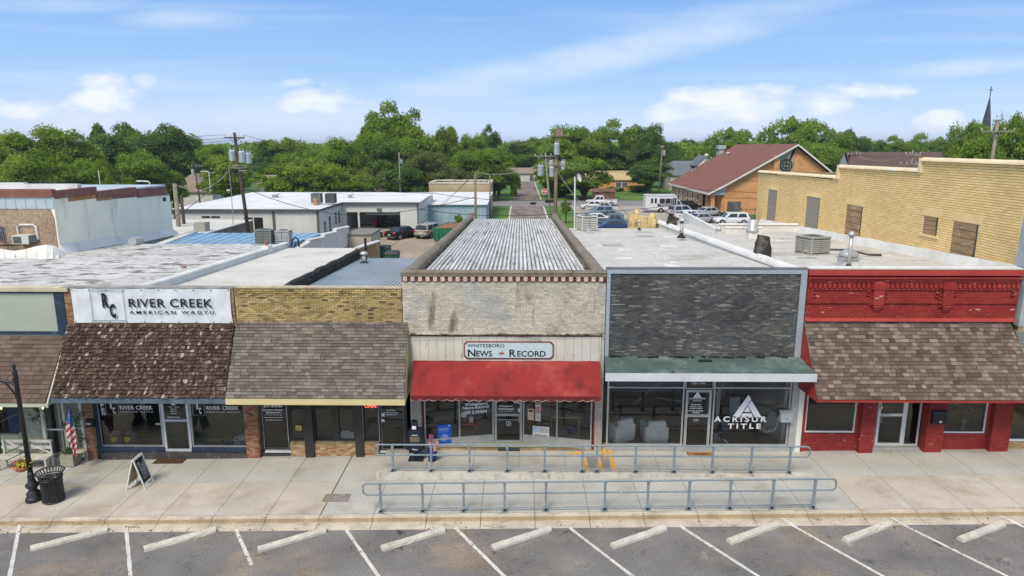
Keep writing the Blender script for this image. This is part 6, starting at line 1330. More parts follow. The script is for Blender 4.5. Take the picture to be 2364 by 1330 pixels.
# --- left stucco building
SX = -28.3; SY0, SY1 = 41.3, 55.2
S_ = thing('stucco_building', 'cream stucco building with red brown parapet caps at the far left', 'building', (-36, 45, 0))
m_stc = M('cream_stucco', (.86, .81, .65), .9, var=.06, vs=.5, fine=.05, stain=((.50, .49, .42), .6, .55, .75, (1, 1, .3)))
m_tst = M('brown_pebble_stucco', (.33, .25, .17), .95, var=.25, vs=1.2, fine=.3, fs=9, stain=((.18, .14, .10), .9, .5, .7, (1, 1, .4)))
m_rcap = M('red_brown_metal', (.21, .085, .065), .6, var=.2, vs=1.2, stain=((.40, .28, .24), 2.5, .6, .74, (1, 1, 1)))
m_lblu = M('pale_blue_siding', (.42, .49, .53), .6, var=.08)
za = W(120, 482, SY0).z; zb1 = W(120, 455, SY0).z; zc1 = W(120, 437, SY0).z
mb = MB(); mb.box(-60, SX, SY0, SY1, 0, za); mb.build('wall', m_tst, S_)
mb = MB(); mb.hexa([(SX - .4, SY0 + .01, 0), (SX + .012, SY0 - .002, 0), (SX + .012, SY1, 0), (SX - .4, SY1, 0), (SX - .4, SY0, zb1), (SX + .012, SY0 - .002, zb1), (SX + .012, SY1, PX_(385, 452, SX).z), (SX - .4, SY1, PX_(385, 452, SX).z)]); mb.build('side_wall', m_stc, S_)
mb = MB(); mb.box(-60, SX - .002, SY0 - .03, SY1 - .5, za + .001, zb1); k = -60
mb.build('siding', m_lblu, S_)
for k in range(26): mb = MB(); mb.box(SX - .5 - k * .62, SX - .44 - k * .62, SY0 - .06, SY0 - .031, za, zb1); mb.build('siding_rib', m_lblu, S_)
mb = MB(); mb.box(-60, SX + .05, SY0 - .12, SY0 + .25, zb1 + .001, zc1); mb.build('parapet_cap', m_rcap, S_)
def seg(pa, pb, h, nm, mt, off=.1, drop=0):
    a, b = PX_(*pa, SX), PX_(*pb, SX); mb = MB()
    mb.hexa([(SX - .35, a.y, a.z - h), (SX + off, a.y, a.z - h), (SX + off, b.y, b.z - h), (SX - .35, b.y, b.z - h), (SX - .35, a.y, a.z), (SX + off, a.y, a.z), (SX + off, b.y, b.z), (SX - .35, b.y, b.z)]); return mb.build(nm, mt, S_)
seg((123, 441), (219, 431), .48, 'parapet_cap', m_rcap); seg((155, 450), (219, 443), .42, 'brick_band', M('orange_brick_band', (.36, .19, .08), .9, var=.35, vs=5, fine=.2), .04)
seg((221, 442), (311, 432), .45, 'parapet_cap', m_rcap); seg((221, 452), (256, 449), .35, 'brick_band', bpy.data.materials['orange_brick_band'], .04); seg((313, 437), (382, 431), .62, 'parapet_cap', m_rcap)
seg((258, 450), (311, 446), .28, 'fascia', m_rcap, .05)
mb = MB(); mb.box(SX + .01, SX + .03, PX_(375, 457, SX).y, PX_(382, 457, SX).y, PX_(378, 465, SX).z, PX_(378, 456, SX).z); mb.build('vent_hole', m_black, S_)
for (x0, x1, y0, y1, Y) in ((-10, 55, 422, 440, 47), (55, 178, 425, 440, 44)):
    mb = MB(); mb.box(W(x0, y0, Y).x, W(x1, y0, Y).x, Y, Y + .4, zb1, W(x0, y0, Y).z); mb.build('roof_parapet', m_wstucco, S_)
# windows of the brown face
wx = lambda px: W(px, 540, SY0).x; wz = lambda py: W(60, py, SY0).z
mb = MB(); mb.box(wx(46), wx(85), SY0 - .02, SY0 - .001, wz(562), wz(523)); wn = mb.build('window', m_tst, S_)
mb = MB(); mb.tube([(wx(44), SY0 - .05, wz(560)), (wx(43), SY0 - .05, wz(524)), (wx(52), SY0 - .05, wz(519)), (wx(80), SY0 - .05, wz(519)), (wx(87), SY0 - .05, wz(524)), (wx(88), SY0 - .05, wz(556))], .07, 5); mb.build('white_surround', m_wstucco, wn)
mb = MB(); mb.box(wx(-10), wx(12), SY0 - .02, SY0 - .001, wz(560), wz(524)); wn = mb.build('window', m_black, S_)
for k in range(5): mb = MB(); mb.tube([(wx(-4 + 4 * k), SY0 - .06, wz(560)), (wx(-4 + 4 * k), SY0 - .06, wz(525))], .02, 4); mb.build('window_bar', m_alu, wn)
m_acw = M('white_appliance', (.55, .55, .50), .6, var=.08); m_acd = M('dark_grille', (.10, .105, .10), .7, var=.2)
AC = thing('window_air_conditioner', 'white window air conditioner under the arched surround of the brown wall', 'air conditioner', (wx(66), SY0 - .5, wz(560)))
x0, x1 = wx(47), wx(84); mb = MB(); mb.box(x0, x1, SY0 - .75, SY0 - .03, wz(560), wz(540)); mb.build('case', m_acw, AC)
mb = MB(); mb.box(x0 + .06, x0 + (x1 - x0) * .56, SY0 - .765, SY0 - .751, wz(558), wz(543)); mb.build('grille', m_acd, AC)
for k in range(5): mb = MB(); mb.box(x1 + .001, x1 + .012, SY0 - .68 + k * .12, SY0 - .61 + k * .12, wz(557), wz(542)); mb.build('louvre', m_acd, AC)
# sagging white flashing on roof A at the foot of the stucco wall
mb = MB(); mb.hexa([(SX + .02, SY0, 4.2), (SX + .6, SY0, 4.2), (SX + .5, SY1, 3.9), (SX + .02, SY1, 3.9), (SX + .02, SY0, 5.05), (SX + .03, SY0, 5.05), (SX + .03, SY1, 4.35), (SX + .02, SY1, 4.35)]); mb.build('wall_flashing', m_wstucco, A_)
P = [W(x, y, Y) for x, y, Y in ((-60, 572, 38), (20, 568, 38.5), (60, 572, 38.8), (125, 565, 39.5), (150, 578, 40))]
mb = MB()
hl_ = ((-80, 566), (-30, 570), (10, 577), (35, 579), (60, 575), (85, 568), (108, 565), (122, 572), (135, 583), (150, 596))
for (x0_, t0_), (x1_, t1_) in zip(hl_, hl_[1:]):
    a, b, c, d = W(x0_, t0_, 39.6), W(x1_, t1_, 39.6), W(x1_, 603, 38.4), W(x0_, 611, 38.2); mb.add([a, b, c, d, a + Vector((0, .5, -.1)), b + Vector((0, .5, -.1)), c + Vector((0, 2, -.3)), d + Vector((0, 2, -.3))], [(3, 2, 1, 0), (0, 1, 5, 4), (4, 5, 6, 7)])
mb.build('roof_curb', m_wstucco, A_)
mb = MB(); mb.tube([W(-40, 567, 40.6), W(30, 566, 40.6), W(85, 560, 40.6), W(90, 553, 40.7)], .05, 5); mb.build('cable', m_black, A_)
mb = MB(); mb.tube([W(305, 558, 43), W(322, 556, 43.8)], .28, 10); mb.build('roof_duct', m_alu, A_)
for px, py in ((425, 621), (77, 569), (87, 566), (98, 560)):
    c = G(px, py, zA_(36), 0, 0); mb = MB(); mb.obox((c.x, c.y if py > 600 else 40.4, (zA_(c.y) if py > 600 else 5.25) + .05), (.22, .12, .09), R.uniform(0, 3)); mb.build('loose_brick', b_pier, A_)

def condenser(c, s, lab, rz=0., mat=None, H_=.9, nm='condenser_unit', grp='rooftop air conditioning units'):
    """square condenser: louvred sides, fan grille on top"""
    mt = mat or m_cond; t = thing(nm, lab, 'air conditioner', (0, 0, 0), grp); a = s / 2
    mb = MB(); mb.box(-a + .03, a - .03, -a + .03, a - .03, .06, H_ - .05); mb.build('coil', m_acd, t)
    mb = MB()
    for x in (-a, a - .07):
        for y in (-a, a - .07): mb.box(x, x + .07, y, y + .07, .04, H_ - .06)
    mb.box(-a, a, -a, a, 0, .06); mb.build('frame', mt, t)
    mb = MB(); mb.box(-a - .01, a + .01, -a - .01, a + .01, H_ - .06, H_); mb.build('lid', mt, t)
    for sd_ in range(4):
        for q in range(2):
            mb = MB(); u0, u1 = (-a + .09, -.02) if q == 0 else (.02, a - .09)
            for k in range(7): z = .12 + k * (H_ - .22) / 7; mb.hexa([(u0, -a - .0, z), (u1, -a - .0, z), (u1, -a + .03, z), (u0, -a + .03, z), (u0, -a - .0, z + .045), (u1, -a - .0, z + .045), (u1, -a + .03, z + .065), (u0, -a + .03, z + .065)])
            mb.xf(Matrix.Rotation(sd_ * pi / 2, 4, 'Z')); mb.build('louvre_panel', mt, t, kind='stuff')
    mb = MB(); 
    for r in (.1, .2, .3, .4): mb.tube([(r * s * cos(k * pi / 12), r * s * sin(k * pi / 12), H_ + .015) for k in range(24)], .008, 4, closed=True)
    mb.build('fan_grille', m_acd, t); t.location = c; t.rotation_euler = (0, 0, rz); return t
m_cond = M('condenser_grey', (.34, .33, .29), .6, var=.1); m_cond2 = M('condenser_green_grey', (.21, .23, .21), .6, var=.1); m_cond3 = M('condenser_light', (.45, .46, .44), .6, var=.1)
condenser((13.0, 30.2, 6.28), 1.02, 'beige grey condenser unit on the roof of the red shop', .35, m_cond, .80)
condenser((-18.3, 48.6, 4.15), 1.12, 'greener left condenser of the pair behind the white divider parapet', .05, m_cond2, .95)
condenser((-17.1, 49.0, 4.15), .98, 'lighter right condenser of the pair behind the white divider parapet', .05, m_cond3, .85)
condenser((4.35, 44.3, 5.55), 1.05, 'white and black condenser at the back left corner of the weathered office roof', .3, m_acw, 1.0)
condenser((-23.9, 80.6, 4.36), 1.1, 'left condenser on the white roof of the metal building', .0, m_cond2, 1.15)
condenser((-22.3, 80.8, 4.36), 1.1, 'right condenser on the white roof of the metal building', .0, m_acd, 1.1)
mb = MB(); mb.box(4.1, 4.35, 42.1, 42.3, 5.62, 6.0); mb.tube([(4.35, 42.2, 5.9), (4.6, 42.2, 5.7), (4.6, 42.2, 5.6)], .03, 5); single('electrical_box', mb, m_mb, 'small grey electrical box in front of the white rooftop condenser', 'electrical box')
# roof vents
m_galv = M('galvanised_vent', (.50, .50, .47), .4, .5, .5, var=.2, vs=3)
def vent(c, r, h, lab, kind=0, mt=None):
    t = thing('roof_vent', lab, 'roof vent', c); mt = mt or m_galv
    if kind == 0:   # tall pipe with cap
        mb = MB(); mb.lathe([(r, 0), (r, h)], c, 10); mb.build('pipe', mt, t, True); mb = MB(); mb.lathe([(r * 1.8, h - .02), (r * 2.1, h + .05), (r * 1.2, h + .14), (.01, h + .17)], c, 12); mb.build('cap', m_galv, t, True); mb = MB(); mb.lathe([(r * 2.6, 0), (r * 1.1, .16)], c, 12); mb.build('boot', m_black, t, True)
    if kind == 1:   # mushroom
        mb = MB(); mb.box(c[0] - r * .8, c[0] + r * .8, c[1] - r * .8, c[1] + r * .8, c[2], c[2] + h * .5); mb.build('kerb_box', m_wstucco, t)
        mb = MB(); mb.box(c[0] - r * 1.05, c[0] + r * 1.05, c[1] - r * 1.05, c[1] + r * 1.05, c[2] + h * .5 + .001, c[2] + h * .5 + .04); mb.build('flange', m_galv, t)
        mb = MB(); mb.lathe([(r * .8, h * .5 + .04), (r, h * .65), (r * .95, h * .8), (r * .5, h), (.01, h * 1.03)], c, 18); mb.build('hood', m_galv, t, True)
    if kind == 2:   # drum
        mb = MB(); mb.box(c[0] - r * .8, c[0] + r * .8, c[1] - r * .8, c[1] + r * .8, c[2], c[2] + h * .3); mb.build('kerb_box', m_wstucco, t)
        mb = MB(); mb.lathe([(r * .9, h * .3), (r, h * .4), (r * .98, h * .5), (r * .82, h * .52), (r * .82, h), (.01, h + .02)], c, 18); mb.build('drum', m_galv, t, True)
    return t
vent((8.85, 37.3, 6.05), .10, .92, 'rust streaked pipe vent in the middle of the weathered office roof', 0, M('rusty_streaked_pipe', (.45, .43, .40), .7, var=.2, stain=((.06, .04, .035), 3.5, .5, .56, (1, 1, 1))))
vent((7.8, 44.5, 5.6), .05, .5, 'thin short pipe near the rear edge of the weathered office roof', 0)
vent((12.7, 26.2, 6.44), .36, .62, 'wide mushroom vent on a white box just behind the red parapet', 1)
vent((12.45, 25.6, 6.44), .07, 1.25, 'slim flue beside the mushroom vent behind the red parapet', 0)
vent((12.85, 37.7, 5.98), .34, 1.0, 'silver drum vent at the rear of the red shop roof', 2)
vent((11.75, 40.3, 5.86), .16, .45, 'small capped vent left of the silver drum vent', 1)
vent((-9.0, 38.9, 4.30), .12, .55, 'white capped vent on the ribbed metal roof', 0)
mb = MB(); mb.cyl((-9.2, 40.3, 4.25), .07, 1.35, 8); single('stack_pipe', mb, m_tar, 'black stack pipe at the far edge of the ribbed metal roof', 'pipe')
# hoses on roof
mb = MB(); mb.tube([W(x, y, 46.4) for x, y in ((672, 568), (676, 553), (682, 548), (688, 553), (691, 570))], .06, 6); mb.tube([W(x, y, 46.2) for x, y in ((662, 558), (666, 570), (680, 572), (684, 558))], .04, 5)
single('refrigerant_hoses', mb, m_black, 'looped black hoses at the rear of the cream roof', 'hoses')
mb = MB(); mb.tube([(13.6, 30.0, 6.5), (14.3, 29.6, 6.55), (15.0, 29.2, 6.4), (15.5, 29.1, 6.4)], .05, 6); single('refrigerant_hoses', mb, m_black, 'black insulated hose running right from the beige condenser', 'hoses')
mb = MB(); mb.tube([(11.9, 28.6, 6.36), (11.92, 28.6, 6.6), (12.05, 28.6, 6.68), (12.15, 28.6, 6.6), (12.18, 28.6, 6.36)], .015, 5); mb.box(11.7, 12.5, 28.5, 28.56, 6.36, 6.39); single('wire_hoop', mb, m_alu, 'thin wire hoop on the roof left of the beige condenser', 'wire')
# tarred chimneys on the white parapet
m_tarp = M('cracked_tar_felt', (.03, .027, .024), .8, var=.3, bump=.5, bs=5, stain=[((.40, .34, .28), 3.0, .64, .67, (2, 2, .7)), ((.12, .11, .10), 2, .5, .6, (1, 1, 1))])
for c, w, h, lab in (((9.95, 27.9, 6.42), .33, 1.0, 'larger black tar wrapped chimney stub on the white parapet'), ((9.9, 44.6, 5.85), .34, .66, 'smaller far black tar wrapped chimney stub on the white parapet')):
    mb = MB(); c = Vector(c)
    for k in range(7):
        f = k / 6; ww = w * (1 - .35 * f * f); dd = .24 * (1 - .3 * f)
        for dx, dy in ((-ww, -dd), (ww, -dd * .8), (ww * 1.05, dd), (-ww * .9, dd)): mb.v.append((c.x + dx + R.uniform(-.03, .03) + .04 * f, c.y + dy, c.z + h * f * (1 if dx < 0 else .93)))
    for k in range(6):
        for q in range(4): a = k * 4 + q; b_ = k * 4 + (q + 1) % 4; mb.f.append((a, b_, b_ + 4, a + 4)); mb.t.append(.5)
    mb.f.append((24, 25, 26, 27)); mb.t.append(.5); single('chimney_stub', mb, m_tarp, lab, 'chimney')
# stub wall on E
m_ystn = M('stained_yellow_stucco', (.60, .45, .20), .9, var=.2, vs=2, stain=[((.17, .13, .07), 3.0, .52, .62, (2.6, 1, .5)), ((.70, .60, .38), 1.5, .5, .7, (1, 1, 1))])
mb = MB(); mb.hexa([(7.5, 47, 5.0), (9.35, 47, 5.0), (9.6, 47.5, 5.0), (7.5, 47.5, 5.0), (7.5, 47, 6.42), (9.35, 47, 6.02), (9.6, 47.5, 6.02), (7.5, 47.5, 6.42)]); mb.build('stub_wall', m_ystn, E_)
for x, z, h in ((8.05, 6.3, .55), (9.15, 6.05, .45)):
    mb = MB(); mb.lathe([(.2, 0), (.23, .2), (.16, h * .8), (.05, h)], (x, 47.2, z - .05), 7); mb.build('plaster_finial', m_ystn, E_)
# rear walls of F
mb = MB(); mb.hexa([(12.1, 41.8, 5.2), (12.3, 41.8, 5.2), (12.3, 51, 5.0), (12.1, 51, 5.0), (12.1, 41.8, 5.95), (12.3, 41.8, 5.95), (12.3, 51, 6.2), (12.1, 51, 6.2)]); mb.build('rear_parapet', m_wstucco, F_)
mb = MB(); mb.box(12.31, 17.2, 42.2, 42.4, 0, 6.2); mb.build('rear_parapet', m_wstucco, F_); coping(F_, (12.3, 42.3, 6.2), (17.2, 42.3, 6.2), .16, m_wstucco, 'coping', seg=1.2)
mb = MB(); mb.box(12.31, 14.5, 40.9, 41.1, 5.6, 6.15); mb.build('low_parapet', m_wstucco, F_); coping(F_, (12.3, 41.0, 6.15), (14.5, 41.0, 6.15), .14, m_wstucco, 'coping', seg=1.1)
# blue roof and stepped wall behind A/B
BR = thing('blue_roof_shed', 'low building with a pale blue sheet metal roof behind the flaking white roof', 'building', (-21, 52, 0))
m_blr = M('pale_blue_sheet', (.20, .36, .50), .55, .4, .1, var=.15, vs=.7, fine=.08, stain=((.36, .47, .55), 1.2, .52, .7, (1, 1, 1)))
mb = MB(); mb.hexa([(-25.4, 47.6, 0), (-16.4, 47.6, 0), (-16.4, 57, 0), (-27.6, 57, 0), (-25.4, 47.6, 4.12), (-16.4, 47.6, 4.12), (-16.4, 57, 3.78), (-27.6, 57, 3.78)]); mb.build('roof', m_blr, BR)
for k in range(14):
    f = k / 13; x0_, x1_ = -25.4 + 9 * f, -27.6 + 11.2 * f; mb = MB(); mb.tube([(x0_, 47.55, 4.13), (x1_, 57.05, 3.79)], .035, 4); mb.build('roof_rib', m_blr, BR)
mb = MB()
for k in range(9): mb.box(-25.75 - .24 * k, -25.2 - .24 * k, 47.6 + k * 1.04, 48.64 + k * 1.04, 4.1 - .036 * k, 4.22 - .036 * k)
mb.build('stepped_edge', m_wstucco, BR)
SW = thing('stepped_wall', 'white stepped party wall with bare red brick below, behind the cream roof', 'wall', (-15.8, 56, 0))
for i_, (ya, yb, z0_, z1_) in enumerate(((47.2, 50.6, 3.70, 3.86), (50.65, 54.6, 4.02, 3.72), (54.65, 58.2, 3.92, 3.68), (58.25, 62.6, 3.9, 3.62))):
    mb = MB(); mb.hexa([(-16.05, ya, 0), (-15.75, ya, 0), (-15.75, yb, 0), (-16.05, yb, 0), (-16.05, ya, z0_), (-15.75, ya, z0_), (-15.75, yb, z1_), (-16.05, yb, z1_)]); w_ = mb.build('wall_bay', m_wstucco if i_ else m_stc, SW)
    coping(w_, (-15.9, ya, z0_), (-15.9, yb, z1_), .22, m_wstucco, 'coping', seg=1.3, flat=.6)
bricks(SW, (-15.75, 53, 0.6), (0, 1, 0), (1, 0, 0), 9.5, 2.05, b_pier, bw=.4, bh=.14, nobj=0, top=lambda u: .6 + .16 * u if u < 4.5 else .35 + .13 * u)
mb = MB(); mb.box(-15.7, -13.6, 62, 66, 0, 2.95); mb.build('shed_wall', M('tan_ribbed_siding', (.40, .38, .31), .8, var=.08), SW); mb = MB(); mb.box(-15.74, -13.5, 61.9, 66.1, 2.951, 3.1); mb.build('shed_roof', M('grey_felt', (.20, .19, .17), .9), SW)
# low cream roofed building
LB2 = thing('low_roof_building', 'low building with a cream flat roof behind the stucco wall', 'building', (-33, 62, 0))
mb = MB(); mb.box(-48, -27.6, 56, 70, 0, 3.40); mb.build('wall', M('dark_grey_block', (.17, .16, .14), .9, var=.15), LB2); mb = MB(); mb.box(-48.1, -27.4, 55.9, 70.1, 3.401, 3.50); mb.build('roof', m_crm, LB2)
mb = MB(); mb.box(-28.9, -27.9, 60, 61, 3.5, 4.3); mb.build('roof_unit', m_cond, LB2)
# --- white metal building with the open bay
GB = thing('metal_building', 'long white metal building with an open loading bay and a coated white roof', 'building', (-25, 80, 0))
m_mw = M('white_ribbed_metal', (.60, .62, .57), .6, var=.05, vs=.3, fine=.04); m_dtrim = M('dark_trim', (.10, .10, .09), .7)
m_wcoat = M('white_roof_coating', (.66, .66, .65), .75, var=.1, vs=.25, fine=.05, stain=[((.42, .41, .40), .42, .58, .68, (.4, 1.6, 1)), ((.55, .55, .54), .9, .54, .7, (.5, 2, 1))])
YF1, YF2, YBK = 74.5, 84.0, 98.5; zR = 4.15
xl_, xm_, xr_ = W(395, 480, YF1).x, W(735, 480, YF1).x, W(967, 520, YF2).x
zf1 = W(600, 485, YF1).z
# walls
mb = MB(); mb.box(xl_, xm_, YF1, YF1 + .2, 0, zf1 - .1); fw = mb.build('front_wall', m_mw, GB)
x = xl_
while x < xm_ - .2: mb = MB(); mb.box(x + .01, min(x + 1.18, xm_), YF1 - .025, YF1 - .001, 0, zf1 - .12); mb.build('wall_panel', m_mw, fw); x += 1.2
mb = MB(); mb.box(xm_ - .2, xm_, YF1 + .2, YF2, 0, zf1 - .1); rw = mb.build('return_wall', m_mw, GB)
for k in range(6): mb = MB(); mb.box(xm_ + .001, xm_ + .02, YF1 + .3 + k * 1.55, YF1 + 1.82 + k * 1.55, 0, zf1 - .12); mb.build('wall_panel', m_mw, rw)
gx = lambda px: W(px, 510, YF2).x; gzz = lambda py: W(870, py, YF2).z
o0, o1, ot = gx(830), gx(929), gzz(490); pxa, pxb = gx(796), gx(829)
mb = MB(); mb.box(gx(783) , pxa, YF2, YF2 + .2, 0, zf1 - .1); mb.box(pxa, o1, YF2, YF2 + .2, ot, zf1 - .1); mb.box(o1, xr_, YF2, YF2 + .2, 0, zf1 - .1); mb.box(xm_, gx(783), YF2, YF2 + .2, 0, zf1 - .1); fw2 = mb.build('front_wall', m_mw, GB)
x = xm_ + .05
while x < xr_ - .1:
    z0_ = ot if pxa - .3 < x < o1 - .3 else 0; mb = MB(); mb.box(x + .01, min(x + .58, xr_), YF2 - .022, YF2 - .001, z0_ + .01, zf1 - .12); mb.build('wall_panel', m_mw, fw2); x += .6
mb = MB(); mb.box(pxb - .12, pxb + .08, YF2 - .05, YF2 + .15, .6, ot + .1); mb.build('column', m_white, GB)
mb = MB(); mb.box(pxa, o1, YF2 + 6, YF2 + 6.1, 0, zf1 - .2); mb.box(pxa - .1, pxa, YF2 + .2, YF2 + 6, 0, zf1 - .2); mb.box(o1, o1 + .1, YF2 + .2, YF2 + 6, 0, zf1 - .2); mb.build('bay_wall', m_mw, GB)
mb = MB(); mb.box(pxa, o1, YF2 - 1.0, YF2 + 6, 0, .75); mb.build('loading_dock', M('dock_concrete', (.32, .29, .23), .9, var=.2), GB)
mb = MB(); mb.box(pxb + .9, o1, YF2 + .1, YF2 + .16, ot - .35, ot); mb.build('rolled_door', m_acd, GB)
mb = MB(); mb.box(xr_ - .2, xr_, YF2 + .2, YBK, 0, zf1 - .1); mb.build('side_wall', m_mw, GB)
for px, Y in ((405, YF1), (632, YF1), (734, YF1)):
    x = W(px, 500, Y).x; mb = MB(); mb.box(x - .13, x + .13, Y - .12, Y - .03, 0, zf1 - .1); mb.build('downspout', m_dtrim, GB)
mb = MB(); mb.box(xr_ - .16, xr_ + .0, YF2 - .12, YF2 - .03, 0, zf1 - .1); mb.build('downspout', m_dtrim, GB)
mb = MB(); mb.slab([(xl_ - .2, YF1 - .25, zf1), (xm_ + .2, YF1 - .25, zf1), (xm_ + .2, YF2 - .3, zf1 + .0), (xr_ + .2, YF2 - .3, zf1 + .0), (xr_ + .2, YBK, zf1 + .25), (xl_ - .2, YBK, zf1 + .25)], (0, 0, .09)); mb.build('roof', m_wcoat, GB)
mb = MB(); mb.box(xl_ - .2, xm_ + .25, YF1 - .32, YF1 - .255, zf1 - .12, zf1 + .12); mb.box(xm_ + .205, xm_ + .28, YF1 - .2, YF2 - .36, zf1 - .12, zf1 + .12); mb.box(xm_ + .25, xr_ + .25, YF2 - .37, YF2 - .305, zf1 - .12, zf1 + .12); mb.build('gutter', m_dtrim, GB)
for (a, b, c_, d_) in ((564, 584, 502, 535), (587, 607, 502, 535), (467, 486, 499, 503), (489, 509, 499, 503)):
    mb = MB(); mb.box(W(a, 510, YF1).x, W(b, 510, YF1).x, YF1 - .05, YF1 - .026, W(a, d_, YF1).z, W(a, c_, YF1).z); mb.build('window', m_black, GB)
for (Y, z0_, z1_) in ((76.2, .6, 2.6), (78.3, .4, 3.0), (80.9, 1.8, 3.2), (82.4, 1.8, 3.2)):
    mb = MB(); mb.box(xm_ + .021, xm_ + .04, Y, Y + .7, z0_, z1_); w_ = mb.build('window', m_acd, GB)
    for k in range(3): mb = MB(); mb.box(xm_ + .041, xm_ + .06, Y, Y + .7, z0_ + (z1_ - z0_) * (k + 1) / 4 - .02, z0_ + (z1_ - z0_) * (k + 1) / 4 + .02); mb.build('glazing_bar', m_white, w_)
mb = MB(); mb.box(gx(872), gx(882), YF2 - .2, YF2 - .03, gzz(486), gzz(481)); mb.build('wall_lamp', m_dtrim, GB)
for (px, w_, h_, mt, nm, lab, ct) in ((855, .9, .95, M('red_box_paint', (.35, .05, .04), .6), 'red_cabinet', 'red tool cabinet in the open loading bay', 'cabinet'), (868, 1.0, 1.4, m_black, 'dark_cabinet', 'tall dark cabinet in the open loading bay', 'cabinet'), (886, 1.6, .9, m_acd, 'dark_table', 'dark table in the open loading bay', 'table'), (918, 1.0, .95, m_black, 'black_barrel', 'black drum at the right of the loading bay', 'drum')):
    x = gx(px); mb = MB()
    if nm == 'black_barrel': mb.lathe([(.42, 0), (.45, .3), (.42, .32), (.45, .6), (.42, .62), (.43, h_)], (x, YF2 + 3.2, .75), 14)
    elif nm == 'dark_table': mb.box(x - .8, x + .8, YF2 + 2.8, YF2 + 3.6, 1.25, 1.65); [mb.box(x + a, x + a + .08, YF2 + 2.9, YF2 + 2.98, .75, 1.25) for a in (-.75, .67)]
    else: mb.box(x - w_ / 2, x + w_ / 2, YF2 + 2.8, YF2 + 3.6, .80, .75 + h_); mb.box(x - w_ / 2 - .03, x + w_ / 2 + .03, YF2 + 2.75, YF2 + 3.65, .75 + h_, .8 + h_)
    single(nm, mb, mt, lab, ct)
for (px, py, w_) in ((635, 449, 1.2), (808, 448, .9), (476, 442, .5)):
    c = W(px, py, 90); mb = MB(); mb.lathe([(w_ * .3, 0), (w_ * .35, .3), (w_ * .6, .34), (w_ * .5, .5), (.02, .56)], (c.x, 90 if py > 445 else 97, 4.35), 12); mb.build('roof_vent', m_mw, GB, True)
for px, mt in ((727, M('wood_post', (.45, .25, .12), .8)),): c = W(px, 470, 79); mb = MB(); mb.box(c.x - .2, c.x + .2, 79, 79.3, 4.2, 4.95); mb.build('vent_box', mt, GB)
# metal shed behind, tan flat building
MS = thing('blue_metal_shed', 'pale blue metal shed with a white roof behind the dumpster', 'shed', (-9, 98, 0))
x0, x1 = W(965, 470, 93).x, W(1122, 470, 93).x; mb = MB(); mb.box(x0, x1, 93, 112, 0, 3.1); mb.build('wall', M('pale_blue_ribbed_wall', (.30, .42, .48), .7, var=.12, vs=1, stretch=(2, 1, .2)), MS)
for k in range(16): mb = MB(); x = x0 + (x1 - x0) * k / 16; mb.box(x, x + .12, 92.96, 93, 0, 3.08); mb.build('wall_rib', M('rib_blue', (.34, .46, .52), .7) if k == 0 else bpy.data.materials['rib_blue'], MS)
mb = MB(); mb.slab([(x0 - .3, 92.7, 3.1), (x1 + .2, 92.7, 3.1), (x1 + .2, 112, 3.5), (x0 - .3, 112, 3.5)], (0, 0, .08)); mb.build('roof', m_wcoat, MS)
TB = thing('tan_flat_building', 'tan brick building with a white rimmed flat roof beyond the metal shed', 'building', (-9, 110, 0))
x0, x1 = W(990, 430, 113).x, W(1133, 430, 113).x; m_tanb = M('tan_brick', (.42, .33, .19), .9, var=.12); z1_ = W(1060, 424, 113).z
mb = MB(); mb.box(x0, x1, 113, 113.4, 0, z1_); mb.box(x0, x0 + .4, 113.4, 122, 0, z1_); mb.box(x1 - .4, x1, 113.4, 122, 0, z1_); mb.box(x0, x1, 122, 122.4, 0, z1_); mb.build('wall', m_tanb, TB)
mb = MB(); mb.box(x0 - .05, x1 + .05, 112.9, 113.5, z1_ + .001, z1_ + .2); mb.box(x0 - .05, x0 + .5, 113.501, 121.9, z1_ + .001, z1_ + .2); mb.box(x1 - .5, x1 + .05, 113.501, 121.9, z1_ + .001, z1_ + .2); mb.box(x0, x1, 121.901, 122.5, z1_ + .001, z1_ + .2); mb.build('parapet_rim', M('pale_rim', (.58, .54, .44), .8), TB)
mb = MB(); mb.box(x0 + .4, x1 - .4, 113.4, 122, z1_ - .9, z1_ - .8); mb.build('roof', m_wcoat, TB)
for k in range(8): mb = MB(); x = x0 + 1 + k * 1.15; mb.box(x, x + .25, 121.6, 121.98, z1_ - .7, z1_ - .1); mb.build('roof_post', m_acd, TB)

# --- church hall
CH = thing('church_hall', 'orange brick church hall with a large red brown shingle roof and a round cross window', 'church', (40, 120, 0))
m_ob = M('orange_brick', (.60, .31, .13), .9, var=.10, vs=.5, fine=.12, fs=6, stain=[((.40, .16, .06), .5, .5, .7, (.4, 1, 2)), ((.58, .33, .16), .9, .55, .7, (.3, 1, 3))])
m_rs = M('red_brown_shingle', (.20, .085, .068), .95, var=.10, vs=.35, fine=.22, fs=5)
m_wt = M('white_church_trim', (.66, .64, .58), .6, var=.05)
y1, y2 = 112., 143.; xE, zE_ = 30.7, 3.2; xR, zR_ = 44.3, 11.0; xQ, zQ = 55.5, 2.6
N0 = (33.4, 4.8)     # roof cut back over the entrance
mb = MB(); mb.add([(xE + .5, y1, 0), (N0[0], y1, 0), (N0[0], y1, 4.4), (xE + .5, y1, 3.2)], [(0, 1, 2, 3)])
mb = MB(); mb.slab([(N0[0] - .05, y1 + .3, 0), (xQ - .5, y1 + .3, 0), (xQ - .5, y1 + .3, 2.8), (xR, y1 + .3, zR_ - .25), (N0[0] - .05, y1 + .3, zE_ + (N0[0] - xE) * .5735 - .2)], (0, .3, 0)); mb.build('gable_wall', m_ob, CH)
mb = MB(); mb.box(xE + .6, xE + .9, y1 + 5.5, y2 - .5, 0, zE_ + .2); sw = mb.build('side_wall', m_ob, CH)
